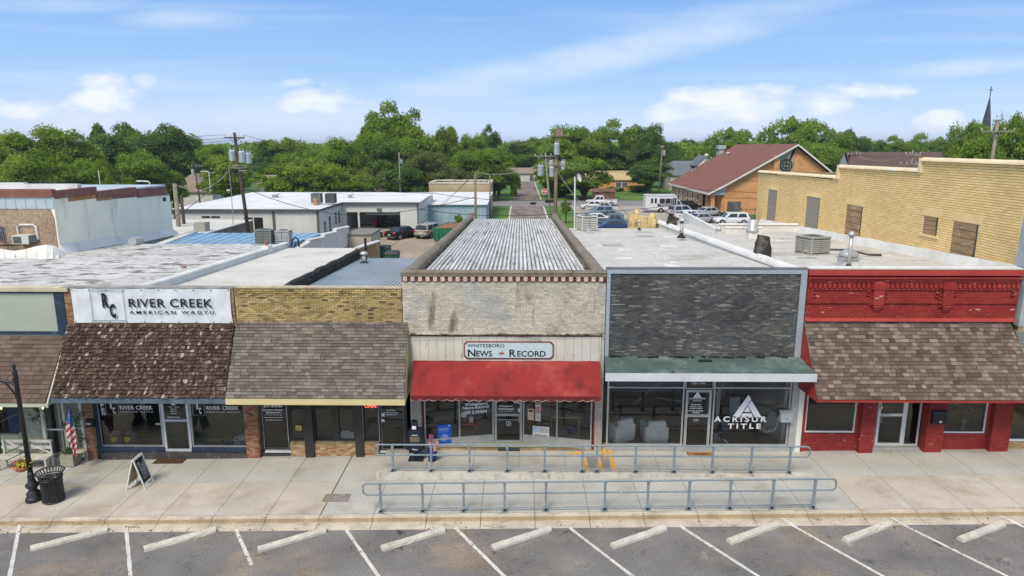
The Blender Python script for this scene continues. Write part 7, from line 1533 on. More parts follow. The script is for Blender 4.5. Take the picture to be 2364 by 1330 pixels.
mb = MB(); mb.box(xE + .6, N0[0], y1 + 5.5, y1 + 5.8, 0, 3.6); mb.build('entrance_wall', m_ob, CH); mb = MB(); mb.box(N0[0] - .35, N0[0] - .05, y1 + .6, y1 + 5.5, 0, 4.2); mb.build('entrance_wall', m_ob, CH)
for x, y in ((xE + .6, y1 + .5), (xE + .6, y1 + 3.2)): mb = MB(); mb.box(x, x + .55, y, y + .55, 0, zE_); mb.build('porch_pier', m_ob, CH)
mb = MB(); mb.box(xE + 1.2, N0[0] - .5, y1 + 5.45, y1 + 5.49, 0, 2.5); dd = mb.build('entrance_door', m_black, CH)
for k in range(4): mb = MB(); mb.box(xE + 1.2 + k * .45, xE + 1.26 + k * .45, y1 + 5.4, y1 + 5.44, 0, 2.5); mb.build('door_frame', m_wt, dd)
def roofpoly(pts, nm, mt, off=(0, 0, .22)): mb = MB(); mb.slab(pts, off); return mb.build(nm, mt, CH)
sl = (zR_ - zE_) / (xR - xE)
roofpoly([(xE, y1 - .0, zE_), (N0[0], y1 - .5, zE_ + sl * (N0[0] - xE)), (xR, y1 - .5, zR_), (xR, y2, zR_), (xE, y2, zE_)], 'roof', m_rs)
roofpoly([(xR, y1 - .5, zR_), (xQ, y1 - .5, zQ), (xQ, y2, zQ), (xR, y2, zR_)], 'roof', m_rs)
mb = MB()
def barge(a, b, w=.28): mb.slab([a, b, (b[0], b[1], b[2] - w), (a[0], a[1], a[2] - w)], (0, -.12, 0))
barge((N0[0], y1 - .5, zE_ + sl * (N0[0] - xE) + .2), (xR, y1 - .5, zR_ + .2)); barge((xR, y1 - .5, zR_ + .2), (xQ, y1 - .5, zQ + .2)); barge((xE - .1, y1 - .02, zE_ + .18), (N0[0], y1 - .52, zE_ + sl * (N0[0] - xE) + .18))
mb.build('barge_board', m_wt, CH); mb = MB(); mb.box(xE - .14, xE - .02, y1 - .1, y2, zE_ - .1, zE_ + .2); mb.box(xE - .02, xE + .6, y1 + .0, y2, zE_ - .1, zE_ - .05); mb.build('eaves_board', m_wt, CH)
mb = MB(); mb.slab([(xE + .6, y1 + .25, zE_ - .1), (N0[0] - .06, y1 + .25, zE_ - .1), (N0[0] - .06, y1 + .25, zE_ + sl * (N0[0] - xE) - .2)], (0, .04, 0)); mb.build('porch_gable', m_lblu, CH)
for k in range(6):
    y = y1 + 8 + k * 3.6; mb = MB(); mb.box(xE + .55, xE + .599, y, y + 2.2, .3, 2.9); w_ = mb.build('window', M('window_cream', (.50, .47, .40), .8) if k == 0 else bpy.data.materials['window_cream'], CH)
    mb = MB(); mb.box(xE + .52, xE + .549, y + .55, y + 1.5, .5, 2.7); mb.build('pane', m_acd, w_)
    mb = MB(); mb.box(xE + .49, xE + .519, y + .5, y + 1.55, 1.45, 1.6); mb.build('glazing_bar', m_wt, w_)
# pale centre panel with round cross window
cx0, cx1 = W(1799, 380, y1).x, W(1832, 380, y1).x
zt = zR_ - .2
mb = MB(); mb.slab([(cx0, y1 + .2, 3), (cx1, y1 + .2, 3), (cx1, y1 + .2, zt - .75 * (cx1 - xR)), (xR, y1 + .2, zt), (cx0, y1 + .2, zt - sl * (xR - cx0))], (0, .09, 0)); mb.build('centre_panel', M('grey_stone_panel', (.36, .37, .33), .9, var=.1), CH)
for x in (cx0 - .9, cx1): mb = MB(); mb.box(x, x + .9, y1 - .15, y1 + .3, 0, zt - 1.35 if x < cx1 - 1 else zt - 1.9); mb.build('pilaster', m_ob, CH)
c = Vector(((cx0 + cx1) / 2, y1 + .1, W(1813, 381, y1).z)); mb = MB()
mb.tube([c + Vector((.92 * cos(t * pi / 12), 0, .92 * sin(t * pi / 12))) for t in range(24)], .13, 6, closed=True); mb.tube([c + Vector((.6 * cos(t * pi / 12), 0, .6 * sin(t * pi / 12))) for t in range(24)], .05, 5, closed=True)
mb.box(c.x - .08, c.x + .08, c.y - .05, c.y + .02, c.z - .85, c.z + .85); mb.box(c.x - .6, c.x + .6, c.y - .05, c.y + .015, c.z + .1, c.z + .26); mb.box(c.x - .08, c.x + .08, c.y - .04, c.y + .01, c.z - .85, c.z + .85)
mb.tube([c + Vector((.5 * cos(-t * pi / 8), -.02, .1 + .55 * sin(-t * pi / 8))) for t in range(9)], .06, 5); rw_ = mb.build('round_window_tracery', M('dark_bronze', (.04, .04, .03), .6), CH)
mb = MB(); mb.lathe([(.001, 0), (.88, 0), (.88, .03), (.001, .03)], (0, 0, 0), 24); mb.xf(Matrix.Translation(c + Vector((0, .06, 0))) @ Matrix.Rotation(pi / 2, 4, 'X')); mb.build('round_window', M('window_grey', (.22, .24, .21), .4), CH)
# rooftop vents of the hall
for (px, py, w_, h_, k) in ((1664, 331, 1.5, 1.9, 0), (1630, 356, .9, 1.5, 1), (1680, 346, .7, .9, 1), (1655, 353, .35, .9, 2), (1641, 364, .35, .8, 2), (1598, 391, .35, .8, 2), (1604, 387, .3, .6, 2), (1583, 402, .25, .4, 2)):
    # find the roof point on the sight line below the vent
    o = Vector((0, 0, CAMZ)); d = ray(px, py + (26 if k == 0 else 16 if k == 1 else 8)); 
    # plane z = zE_ + sl (x - xE)
    t_ = (CAMZ - zE_ + sl * xE) / (sl * d.x - d.z); p = o + d * t_
    mb = MB()
    if k == 0: mb.box(p.x - w_ / 3, p.x + w_ / 3, p.y - w_ / 3, p.y + w_ / 3, p.z - .3, p.z + h_ * .6); mb.box(p.x - w_ / 2, p.x + w_ / 2, p.y - w_ / 2, p.y + w_ / 2, p.z + h_ * .6, p.z + h_)
    elif k == 1: mb.lathe([(w_ * .3, -.3), (w_ * .3, h_ * .5), (w_ * .55, h_ * .55), (w_ * .6, h_ * .8), (w_ * .35, h_), (.01, h_ * 1.02)], p, 12)
    else: mb.lathe([(w_ * .25, -.2), (w_ * .25, h_ * .8), (w_ * .5, h_ * .85), (w_ * .4, h_)], p, 8)
    mb.build('roof_vent', m_galv if k else m_mb, CH)
# iron fence
IF = thing('iron_fence', 'black iron fence on the lawn in front of the church hall gable', 'fence', (37, 104, 0))
for k in range(34):
    x = 33.5 + k * .42; mb = MB(); mb.box(x, x + (.09 if k % 5 == 0 else .035), 104, 104.05, .0, 1.75 if k % 5 == 0 else 1.6); mb.build('post' if k % 5 == 0 else 'picket', m_black, IF)
for z in (.2, 1.5): mb = MB(); mb.box(33.5, 47.5, 103.97, 103.99, z, z + .06); mb.build('rail', m_black, IF)
# bus shelter style dark gate box next to the entrance
mb = MB(); mb.box(32.9, 33.4, 105, 109, 0, 2.3); mb.box(32.9, 35.0, 108.9, 109, 0, 2.3); single('dark_screen_fence', mb, m_acd, 'dark screen enclosure beside the church hall entrance', 'screen')

# --- houses
def house(nm, lab, x0, x1, y0, y1_, he, hr, mw, mr, ridge='x', over=.4, hip=0., win=(), chim=None, porch=False):
    t = thing(nm, lab, 'house', ((x0 + x1) / 2, y0, 0)); mb = MB(); mb.box(x0, x1, y0, y1_, 0, he); w = mb.build('wall', mw, t)
    cx, cy = (x0 + x1) / 2, (y0 + y1_) / 2; X0, X1, Y0, Y1 = x0 - over, x1 + over, y0 - over, y1_ + over; mb = MB()
    if ridge == 'x': a, b = (X0 + hip, cy, hr), (X1 - hip, cy, hr)
    else: a, b = (cx, Y0 + hip, hr), (cx, Y1 - hip, hr)
    c = [(X0, Y0, he), (X1, Y0, he), (X1, Y1, he), (X0, Y1, he)]
    if ridge == 'x':
        mb.slab([c[0], c[1], b, a], (0, 0, .15)); mb.slab([c[2], c[3], a, b], (0, 0, .15))
        if hip: mb.slab([c[1], c[2], b], (0, 0, .15)); mb.slab([c[3], c[0], a], (0, 0, .15))
    else:
        mb.slab([c[1], c[2], b, a], (0, 0, .15)); mb.slab([c[3], c[0], a, b], (0, 0, .15))
        if hip: mb.slab([c[0], c[1], a], (0, 0, .15)); mb.slab([c[2], c[3], b], (0, 0, .15))
    mb.build('roof', mr, t)
    if not hip:
        mb = MB()
        if ridge == 'x': [mb.slab([(x, y0, he), (x, y1_, he), (x, cy, hr)], (.05 if x == x0 else -.05, 0, 0)) for x in (x0, x1)]
        else: [mb.slab([(x0, y, he), (x1, y, he), (cx, y, hr)], (0, .05 if y == y0 else -.05, 0)) for y in (y0, y1_)]
        mb.build('gable', mw, t)
    for (a_, b_, z0_, z1_) in win:
        mb = MB(); mb.box(a_, b_, y0 - .08, y0 - .02, z0_, z1_); f_ = mb.build('window', m_wt, t)
        n_ = 2 if b_ - a_ > 1.4 else 1; ww = (b_ - a_) / n_
        for k in range(n_): mb = MB(); mb.box(a_ + k * ww + .1, a_ + (k + 1) * ww - .1, y0 - .1, y0 - .081, z0_ + .1, z1_ - .1); mb.build('pane', m_acd, f_)
    if chim: mb = MB(); mb.box(*chim); mb.build('chimney', M('chimney_brick', (.30, .20, .14), .9) if 'chimney_brick' not in bpy.data.materials else bpy.data.materials['chimney_brick'], t)
    return t
m_tr1 = M('tan_shingle', (.25, .195, .15), .95, var=.12, fine=.15, fs=3); m_ymr = M('yellow_metal_roof', (.46, .36, .19), .7, var=.06); m_gr1 = M('grey_shingle', (.14, .16, .17), .95, var=.12, fine=.15, fs=3); m_bwn = M('dark_brown_shingle', (.115, .07, .06), .95, var=.12, fine=.15, fs=3)
m_hw = M('house_white', (.55, .55, .52), .8); m_hg = M('house_blue_grey', (.16, .21, .25), .8)
house('yellow_roof_house', 'orange brick house with a yellow metal roof across the car park', 16.6, 30.5, 170, 180, 2.6, 4.6, m_ob, m_ymr, win=((23.5, 26.6, .9, 2.2), (17.8, 19.4, .7, 2.2)))
house('street_end_house', 'low white house at the far end of the side street', -4.5, 6.2, 214, 222, 2.4, 4.0, m_hw, m_tr1, win=((3.0, 4.2, 0, 2.1),))
house('tan_hip_house', 'brown hip roofed house beyond the left end of the metal building', -66.5, -57.5, 128, 142, 2.4, 5.6, m_hw, m_tr1, ridge='y', hip=2.5)
house('blue_grey_house', 'small blue grey house behind the utility pole with transformers', -57, -51, 150, 158, 2.6, 4.4, m_hg, m_tr1, win=((-56.2, -55, .9, 2.2), (-54.2, -53.2, .9, 2.2)))
house('pale_gable_house', 'pale house with a tan roof and brick chimney left of the dead brush', -29.4, -24.6, 126, 134, 2.0, 4.2, M('pale_mint_wall', (.45, .50, .44), .8), m_tr1, chim=(-25.7, -25.0, 128, 128.8, 3, 5.6))
t_ = house('grey_roof_house', 'grey shingled house half hidden behind the church hall', 37.5, 52, 172, 184, 3.6, 7.0, M('pale_beige_wall', (.50, .46, .38), .8), m_gr1)
mb = MB(); mb.slab([(43.2, 170, 6.0), (47.5, 170, 6.0), (45.4, 170, 8.3)], (0, .1, 0)); mb.build('dormer_gable', m_wt, t_); mb = MB(); mb.slab([(43.0, 169.8, 6.0), (45.4, 169.8, 8.4), (45.4, 178, 8.4), (43.0, 178, 6.0)], (0, 0, .12)); mb.slab([(47.7, 169.8, 6.0), (45.4, 169.8, 8.4), (45.4, 178, 8.4), (47.7, 178, 6.0)], (0, 0, .12)); mb.build('dormer_roof', m_gr1, t_)
BH = thing('brown_roof_hall', 'hall with a broad dark brown roof and white gable end behind the cream brick wall', 'hall', (75, 140, 0))
mb = MB(); mb.slab([(61.5, 132, 9.6), (96, 132, 9.6), (96, 122, 4.2), (58.8, 122, 4.2)], (0, 0, .2)); mb.slab([(61.5, 132, 9.6), (96, 132, 9.6), (96, 142, 4.2), (64, 142, 4.2)], (0, 0, .2)); mb.build('roof', m_bwn, BH)
mb = MB(); mb.add([(58.8, 122.2, 0), (61.2, 132, 0), (61.2, 132, 9.5), (58.8, 122.2, 4.2)], [(0, 1, 2, 3)]); mb.add([(61.2, 132, 0), (63.8, 142, 0), (63.8, 142, 4.2), (61.2, 132, 9.5)], [(0, 1, 2, 3)]); mb.build('gable_wall', m_hw, BH)
mb = MB(); mb.box(59.2, 96, 122.4, 122.6, 0, 4.1); mb.build('front_wall', m_ob, BH)
# steeple
sc_ = W(2277, 285, 180); ST_ = thing('church_steeple', 'slender dark church spire with a small cross rising behind the trees', 'steeple', (sc_.x, 180, 0)); zt_ = W(2284, 222, 180).z
mb = MB(); mb.lathe([(1.75, 11.0), (.06, zt_)], (sc_.x, 180, 0), 8); mb.build('spire', M('slate_spire', (.05, .055, .07), .6, var=.1), ST_)
mb = MB(); mb.box(sc_.x - 1.7, sc_.x + 1.7, 178.3, 181.7, 0, 11.0); mb.build('tower', m_hw, ST_); zc_ = W(2284, 200, 180).z
mb = MB(); mb.box(sc_.x - .07, sc_.x + .07, 179.9, 180.05, zt_, zc_); mb.box(sc_.x - .5, sc_.x + .5, 179.92, 180.03, zc_ - .9, zc_ - .72); mb.build('cross', m_black, ST_)
# ================================================================ vehicles
m_tyre = M('tyre_rubber', (.02, .02, .02), .9); m_rim = M('wheel_rim', (.45, .45, .46), .35, .5, .7)
m_cglass = M('car_glass', (.025, .03, .035), .08, .7, var=0, fine=0)
m_lampr = M('tail_light', (.45, .02, .02), .3, var=0); m_lampw = M('head_light', (.7, .7, .68), .2, var=0); m_plate = M('number_plate', (.7, .7, .68), .5)
def paint(nm, c): return M(nm, c, .28, .6, .15, var=.03, fine=0)
def car(kind, mat, lab, loc, rz, L_=4.7, Wd=1.82, grp='cars parked in the lots', name='parked_car', cat='car', bedc=None):
    t = thing(name, lab, cat, (0, 0, 0), grp); h = L_ / 2; w = Wd / 2
    K = {'sedan': (.88, 1.45, -.36, .20, .30), 'suv': (1.0, 1.72, -.46, .16, .22), 'pickup': (1.08, 1.85, -.08, .20, .26)}[kind]
    belt, top, rb, rf, hood = K[0], K[1], K[2] * L_, K[3] * L_, K[4] * L_
    zb = .30 if kind == 'sedan' else .42
    # lower body: stations along x -> (x, half width, bottom, top)
    if kind == 'sedan': S = [(-h, .80, .42, .86), (-h + .12, .90, zb, .96), (-h + .9, w, zb, .98), (rb + .5, w, zb, belt + .02), (0, w, zb, belt), (hood, w, zb, belt), (h - .45, w * .96, zb, .76), (h - .08, w * .86, zb + .02, .66), (h, w * .74, .42, .56)]
    elif kind == 'suv': S = [(-h, .82, .46, 1.0), (-h + .1, .9, zb, 1.08), (-h + .6, w, zb, belt + .06), (0, w, zb, belt + .02), (hood, w, zb, belt), (h - .5, w * .97, zb, .94), (h - .08, w * .88, zb, .80), (h, w * .78, .5, .68)]
    else: S = [(-h, .88, .5, 1.02), (-h + .08, w, zb, 1.06), (rb, w, zb, 1.06), (rb + .02, w, zb, belt), (0, w, zb, belt), (hood, w, zb, belt), (h - .4, w * .98, zb, 1.02), (h - .06, w * .92, zb, .94), (h, w * .85, .55, .85)]
    mb = MB()
    for (x, ww, z0, z1) in S:
        for y, z in ((-ww * .96, z0), (-ww, z0 + (z1 - z0) * .45), (-ww * .95, z1 - .05), (-ww * .86, z1), (ww * .86, z1), (ww * .95, z1 - .05), (ww, z0 + (z1 - z0) * .45), (ww * .96, z0)): mb.v.append((x, y, z))
    for i in range(len(S) - 1):
        for q in range(8): a, b_ = i * 8 + q, i * 8 + (q + 1) % 8; mb.f.append((a, a + 8, b_ + 8, b_)); mb.t.append(.5)
    mb.f.append(tuple(range(8))); mb.f.append(tuple(len(S) * 8 - 8 + q for q in range(8))[::-1]); mb.t += [.5, .5]; bd = mb.build('body', mat, t)
    # cabin
    xr0, xr1 = rb + (.75 if kind == 'sedan' else .22 if kind == 'suv' else .12), rf - .15
    b0, b1 = rb, rf + .55; wi, wo = w * .72, w * .90
    def ring(x0, x1, z, ww): return [(x0, -ww, z), (x1, -ww, z), (x1, ww, z), (x0, ww, z)]
    mb = MB(); mb.hexa(ring(b0, b1, belt - .02, wo) + ring(xr0, xr1, top - .05, wi)); mb.hexa(ring(xr0 + .0, xr1 - .0, top - .05, wi) + ring(xr0 + .15, xr1 - .15, top, wi * .9)); cb = mb.build('cabin', mat, t)
    # glass
    def mixp(f, s, z_):   # point on the cabin side: f along, z_ 0..1 height, s side
        x0_, x1_ = b0 + (xr0 - b0) * z_, b1 + (xr1 - b1) * z_; return (x0_ + (x1_ - x0_) * f, s * ((wo + (wi - wo) * z_) + .012), belt - .02 + (top - .03 - belt) * z_)
    for s in (-1, 1):
        for f0, f1 in ((.08, .47), (.50, .90)) if kind != 'pickup' else ((.06, .42), (.45, .88)):
            mb = MB(); mb.quad(mixp(f0, s, .14), mixp(f1, s, .14), mixp(f1 - .03, s, .90), mixp(f0 + .03, s, .90)); mb.build('side_window', m_cglass, t)
    def end(xb, xt, s_, nm):
        o = .015 * s_; P_ = lambda z_: (xb + (xt - xb) * z_ + o, wo + (wi - wo) * z_, belt - .02 + (top - .03 - belt) * z_); a, b_ = P_(.12), P_(.92)
        mb = MB(); mb.quad((a[0], -a[1] * .9, a[2]), (a[0], a[1] * .9, a[2]), (b_[0], b_[1] * .88, b_[2]), (b_[0], -b_[1] * .88, b_[2])); mb.build(nm, m_cglass, t)
    end(b1, xr1, 1, 'windscreen'); end(b0, xr0, -1, 'rear_window')
    r = .33 if kind == 'sedan' else .38
    for x in (-h + L_ * .20, h - L_ * .19):
        for s in (-1, 1):
            mb = MB(); mb.tube([(x, s * (w - .01), r), (x, s * (w - .25), r)], r + .07, 16); mb.build('wheel_arch', m_black, t)
            mb = MB(); mb.tube([(x, s * (w + .015), r), (x, s * (w - .20), r)], r, 18); wl = mb.build('tyre', m_tyre, t)
            mb = MB(); mb.tube([(x, s * (w + .025), r), (x, s * (w - .0), r)], r * .62, 12); mb.build('rim', m_rim, wl)
    zl = .72 if kind == 'sedan' else .85
    for s in (-1, 1):
        mb = MB(); mb.box(-h - .015, -h + .15, s * w * .55, s * w * .93, zl, zl + .15); mb.build('tail_light', m_lampr, t)
        mb = MB(); mb.box(h - .2, h + .005, s * w * .5, s * w * .84, zl - .14, zl); mb.build('headlight', m_lampw, t)
        mb = MB(); mb.obox((rf + .25, s * (w + .06), belt + .08), (.16, .16, .13)); mb.build('wing_mirror', mat, t)
    mb = MB(); mb.box(-h - .02, -h + .02, -.17, .17, zl - .16, zl - .05); mb.build('number_plate', m_plate, t)
    mb = MB(); mb.box(-h - .04, -h + .2, -w * .88, w * .88, zb - .02, zb + .13); mb.box(h - .25, h + .01, -w * .8, w * .8, zb - .02, zb + .12); mb.build('bumper', m_acd if kind != 'pickup' else m_rim, t)
    if kind == 'pickup':
        mb = MB(); mb.box(-h + .12, rb - .1, -w + .14, w - .14, 1.062, 1.075); mb.build('bed', m_black if bedc is None else bedc, t)
        mb = MB(); mb.box(-h + .0, rb - .02, -w + .02, -w + .12, 1.06, 1.14); mb.box(-h + .0, rb - .02, w - .12, w - .02, 1.06, 1.14); mb.box(-h, -h + .1, -w + .12, w - .12, 1.04, 1.14); mb.build('bed_rail', mat, t)
    t.location = loc; t.rotation_euler = (0, 0, rz); return t
def at(px, py, dy=0): p = G(px, py, .02); return (p.x, p.y + dy, .02)
p_blk = paint('black_paintwork', (.012, .012, .014)); p_char = paint('charcoal_paintwork', (.05, .055, .065)); p_sil = paint('silver_paintwork', (.42, .42, .42)); p_wht = paint('white_paintwork', (.72, .72, .71)); p_bei = paint('beige_paintwork', (.50, .46, .37)); p_slate = paint('slate_paintwork', (.12, .15, .18)); p_navy = paint('navy_paintwork', (.025, .05, .14)); p_blg = paint('blue_grey_paintwork', (.22, .28, .34)); p_red = paint('red_paintwork', (.35, .03, .03)); p_tsil = paint('taupe_silver_paintwork', (.38, .35, .32))
car('sedan', p_char, 'dark sedan partly hidden behind the tan shed, left of the loading bay', at(846, 552), radians(70))
car('sedan', p_blk, 'black sedan seen from behind in front of the loading bay', at(925, 552, 1), radians(58), 4.5)
c_ = car('suv', p_tsil, 'silver pickup with a blue grey topper parked nose in near the green dumpster', at(990, 550, 1.5), radians(70), 5.2, 1.95, name='parked_truck', cat='pickup truck')
car('pickup', p_wht, 'white pickup truck at the back of the left row of the car park', (15.2, 128, .02), radians(178), 5.7, 1.98, name='parked_truck', cat='pickup truck')
car('sedan', p_wht, 'white sedan between the white pickup and the beige pickup', (13.0, 121, .02), radians(180), 4.5)
car('pickup', p_bei, 'beige pickup truck facing right in the left row of the car park', (13.6, 113.5, .02), radians(-4), 5.6, 1.98, name='parked_truck', cat='pickup truck')
car('suv', p_blg, 'blue grey crossover facing left behind the beige pickup', (12.6, 107.5, .02), radians(184), 4.6)
car('sedan', p_slate, 'slate blue sedan half hidden behind the white sedan with the dark roofline', (13.1, 102.5, .02), radians(183), 4.7)
car('sedan', p_wht, 'white sedan just behind the dark grey pickup truck', (10.9, 98.5, .02), radians(184), 4.6)
car('pickup', p_slate, 'dark grey pickup truck beside the rooftop condenser', (12.6, 93.5, .02), radians(-3), 5.6, 2.0, name='parked_truck', cat='pickup truck')
car('sedan', p_navy, 'navy sedan nearest the office roof edge', (12.3, 89.4, .02), radians(183), 4.6)
car('suv', p_blk, 'black sport utility vehicle parked against the church hall', (28.9, 118.5, .02), radians(15), 5.2, 1.95)
car('suv', p_sil, 'silver sport utility vehicle seen from behind right of the shuttle bus', (25.8, 109, .02), radians(25), 4.9, 1.9)
car('sedan', p_wht, 'white hatchback behind the silver sport utility vehicle', (25.4, 103, .02), radians(25), 4.3)
car('sedan', p_sil, 'pale car mostly hidden by the sloping white roof parapet', (26.2, 99, .02), radians(25), 4.4)
car('sedan', p_sil, 'light grey car beside the church hall porch', (30.0, 109, .02), radians(25), 4.6)
car('suv', p_wht, 'white van at the right end of the car park behind the roof parapet', (30.0, 97, .02), radians(180), 4.9, 1.95)
mb = MB(); rb_ = MB(); mb.box(14.4, 18.6, 134.2, 136.4, .5, 2.1); mb.hexa([(14.2, 134, 2.1), (18.8, 134, 2.1), (18.8, 136.6, 2.1), (14.2, 136.6, 2.1), (14.5, 134.4, 2.7), (18.5, 134.4, 2.7), (18.5, 136.2, 2.7), (14.5, 136.2, 2.7)])
for x in (15.2, 17.8): mb.tube([(x, 134.1, .4), (x, 133.9, .4)], .4, 12)
single('covered_trailer', mb, M('brown_tarpaulin', (.17, .09, .06), .9, var=.2), 'brown covered trailer beyond the white pickup truck', 'trailer')
# shuttle bus (faces right)
BS = thing('shuttle_bus', 'white shuttle bus with a dark lettered panel parked by the church hall', 'bus', (23.7, 113, .02)); bx, by = 20.9, 114.2; z_ = .02
mb = MB(); prf = [(0, .55), (0, 2.75), (.15, 2.95), (4.9, 2.95), (5.15, 2.8), (5.2, 1.5), (5.2, .55)]
mb.slab([(bx + a, by, z_ + b_) for a, b_ in prf], (0, 2.3, 0)); mb.build('body', p_wht, BS)
mb = MB(); mb.slab([(bx + 5.2, by + .15, z_ + .5), (bx + 6.9, by + .15, z_ + .5), (bx + 6.95, by + .15, z_ + 1.05), (bx + 6.2, by + .15, z_ + 1.3), (bx + 5.6, by + .15, z_ + 2.1), (bx + 5.2, by + .15, z_ + 2.2)], (0, 2.0, 0)); mb.build('cab', p_wht, BS)
mb = MB(); mb.quad((bx + 5.3, by + .14, z_ + 1.35), (bx + 5.95, by + .14, z_ + 1.35), (bx + 5.6, by + .14, z_ + 2.0), (bx + 5.3, by + .14, z_ + 2.0)); mb.build('cab_window', m_cglass, BS)
for a, w_ in ((.9, .35), (1.5, .35), (2.35, .85), (3.3, .85), (4.22, .25)):
    mb = MB(); mb.box(bx + a, bx + a + w_, by - .02, by - .003, z_ + 1.55 if w_ > .3 or a > 4 else z_ + 1.5, z_ + 2.35); mb.build('side_window', m_cglass, BS)
mb = MB(); mb.box(bx + 4.55, bx + 5.1, by - .02, by - .003, z_ + .75, z_ + 2.45); mb.build('door', m_cglass, BS); mb = MB(); mb.box(bx + 4.8, bx + 4.85, by - .03, by - .021, z_ + .75, z_ + 2.45); mb.build('door_bar', p_wht, BS)
mb = MB(); mb.box(bx + 2.0, bx + 4.5, by - .02, by - .003, z_ + 1.05, z_ + 1.5); mb.build('dark_panel', M('plum_panel', (.04, .015, .045), .5), BS)
text('COMMUNITY TRANSIT', m_letw, BS, (bx + 3.25, by - .03, z_ + 1.37), 2.1, .12, bold=.03); text('580-795-3354', m_letw, BS, (bx + 3.25, by - .03, z_ + 1.17), 1.3, .12, bold=.03)
for a in (2.6, 6.3):
    mb = MB(); mb.tube([(bx + a, by + .02, z_ + .42), (bx + a, by + .25, z_ + .42)], .5, 16); mb.build('wheel_arch', m_black, BS); mb = MB(); mb.tube([(bx + a, by - .03, z_ + .40), (bx + a, by + .25, z_ + .40)], .40, 16); w_ = mb.build('tyre', m_tyre, BS); mb = MB(); mb.tube([(bx + a, by - .05, z_ + .40), (bx + a, by, z_ + .40)], .2, 12); mb.build('rim', m_rim, w_)
mb = MB(); mb.box(bx - .25, bx + .5, by + .0, by + 2.3, z_ + .45, z_ + .6); mb.build('rear_step', m_rim, BS)
# dumpster
dc = (-9.4, 80, 0); DM = thing('dumpster', 'open green roll off dumpster beside the metal building', 'dumpster', dc); m_dg = M('dumpster_green', (.02, .16, .09), .6, var=.2, vs=1.5)
x0, x1 = W(1000, 520, 79).x, W(1056, 520, 79).x; zt_ = 1.55
mb = MB(); mb.hexa([(x0, 79, .15), (x1 - .5, 79, .15), (x1 + .6, 85, .15), (x0 + 1.1, 85, .15), (x0 - .05, 78.9, zt_), (x1 - .3, 78.9, zt_), (x1 + .8, 85.1, zt_), (x0 + 1.0, 85.1, zt_)]); mb.build('skip_body', m_dg, DM)
mb = MB(); mb.slab([(x0 + .15, 79.1, zt_ + .002), (x1 - .5, 79.1, zt_ + .002), (x1 + .6, 84.9, zt_ + .002), (x0 + 1.15, 84.9, zt_ + .002)], (0, 0, .02)); mb.build('load', M('rusty_load', (.22, .12, .06), .9, var=.4, vs=3), DM)
for k in range(6): f = k / 5; mb = MB(); x = x0 + .0 + (x1 - .45 - x0) * f; mb.box(x, x + .12, 78.82, 78.9, .15, zt_); mb.build('rib', m_dg, DM)
mb = MB(); mb.tube([(x0 - .05, 78.88, zt_), (x1 - .3, 78.88, zt_), (x1 + .8, 85.1, zt_), (x0 + 1.0, 85.1, zt_)], .08, 5, closed=True); mb.build('rim_rail', m_dg, DM)
for k, (px, Y) in enumerate(((886, 66), (905, 62.5))):
    c = W(px, 585, Y); t = thing('wheelie_bin', ('far green rubbish bin behind the tan end wall', 'near green rubbish bin behind the tan end wall')[k], 'rubbish bin', (c.x, Y, 0), 'green rubbish bins'); w_ = .55
    mb = MB(); mb.hexa([(c.x - w_, Y - .5, .1), (c.x + w_, Y - .5, .1), (c.x + w_, Y + .5, .1), (c.x - w_, Y + .5, .1), (c.x - w_ * 1.2, Y - .6, 1.2), (c.x + w_ * 1.2, Y - .6, 1.2), (c.x + w_ * 1.2, Y + .6, 1.2), (c.x - w_ * 1.2, Y + .6, 1.2)]); mb.build('bin_body', M('bin_green', (.02, .09, .06), .6) if k == 0 else bpy.data.materials['bin_green'], t)
    mb = MB(); mb.hexa([(c.x - w_ * 1.25, Y - .65, 1.2), (c.x + w_ * 1.25, Y - .65, 1.2), (c.x + w_ * 1.25, Y + .65, 1.2), (c.x - w_ * 1.25, Y + .65, 1.2), (c.x - w_ * 1.0, Y - .5, 1.38), (c.x + w_ * 1.0, Y - .5, 1.38), (c.x + w_ * 1.0, Y + .6, 1.42), (c.x - w_ * 1.0, Y + .6, 1.42)]); mb.build('lid', m_black, t)

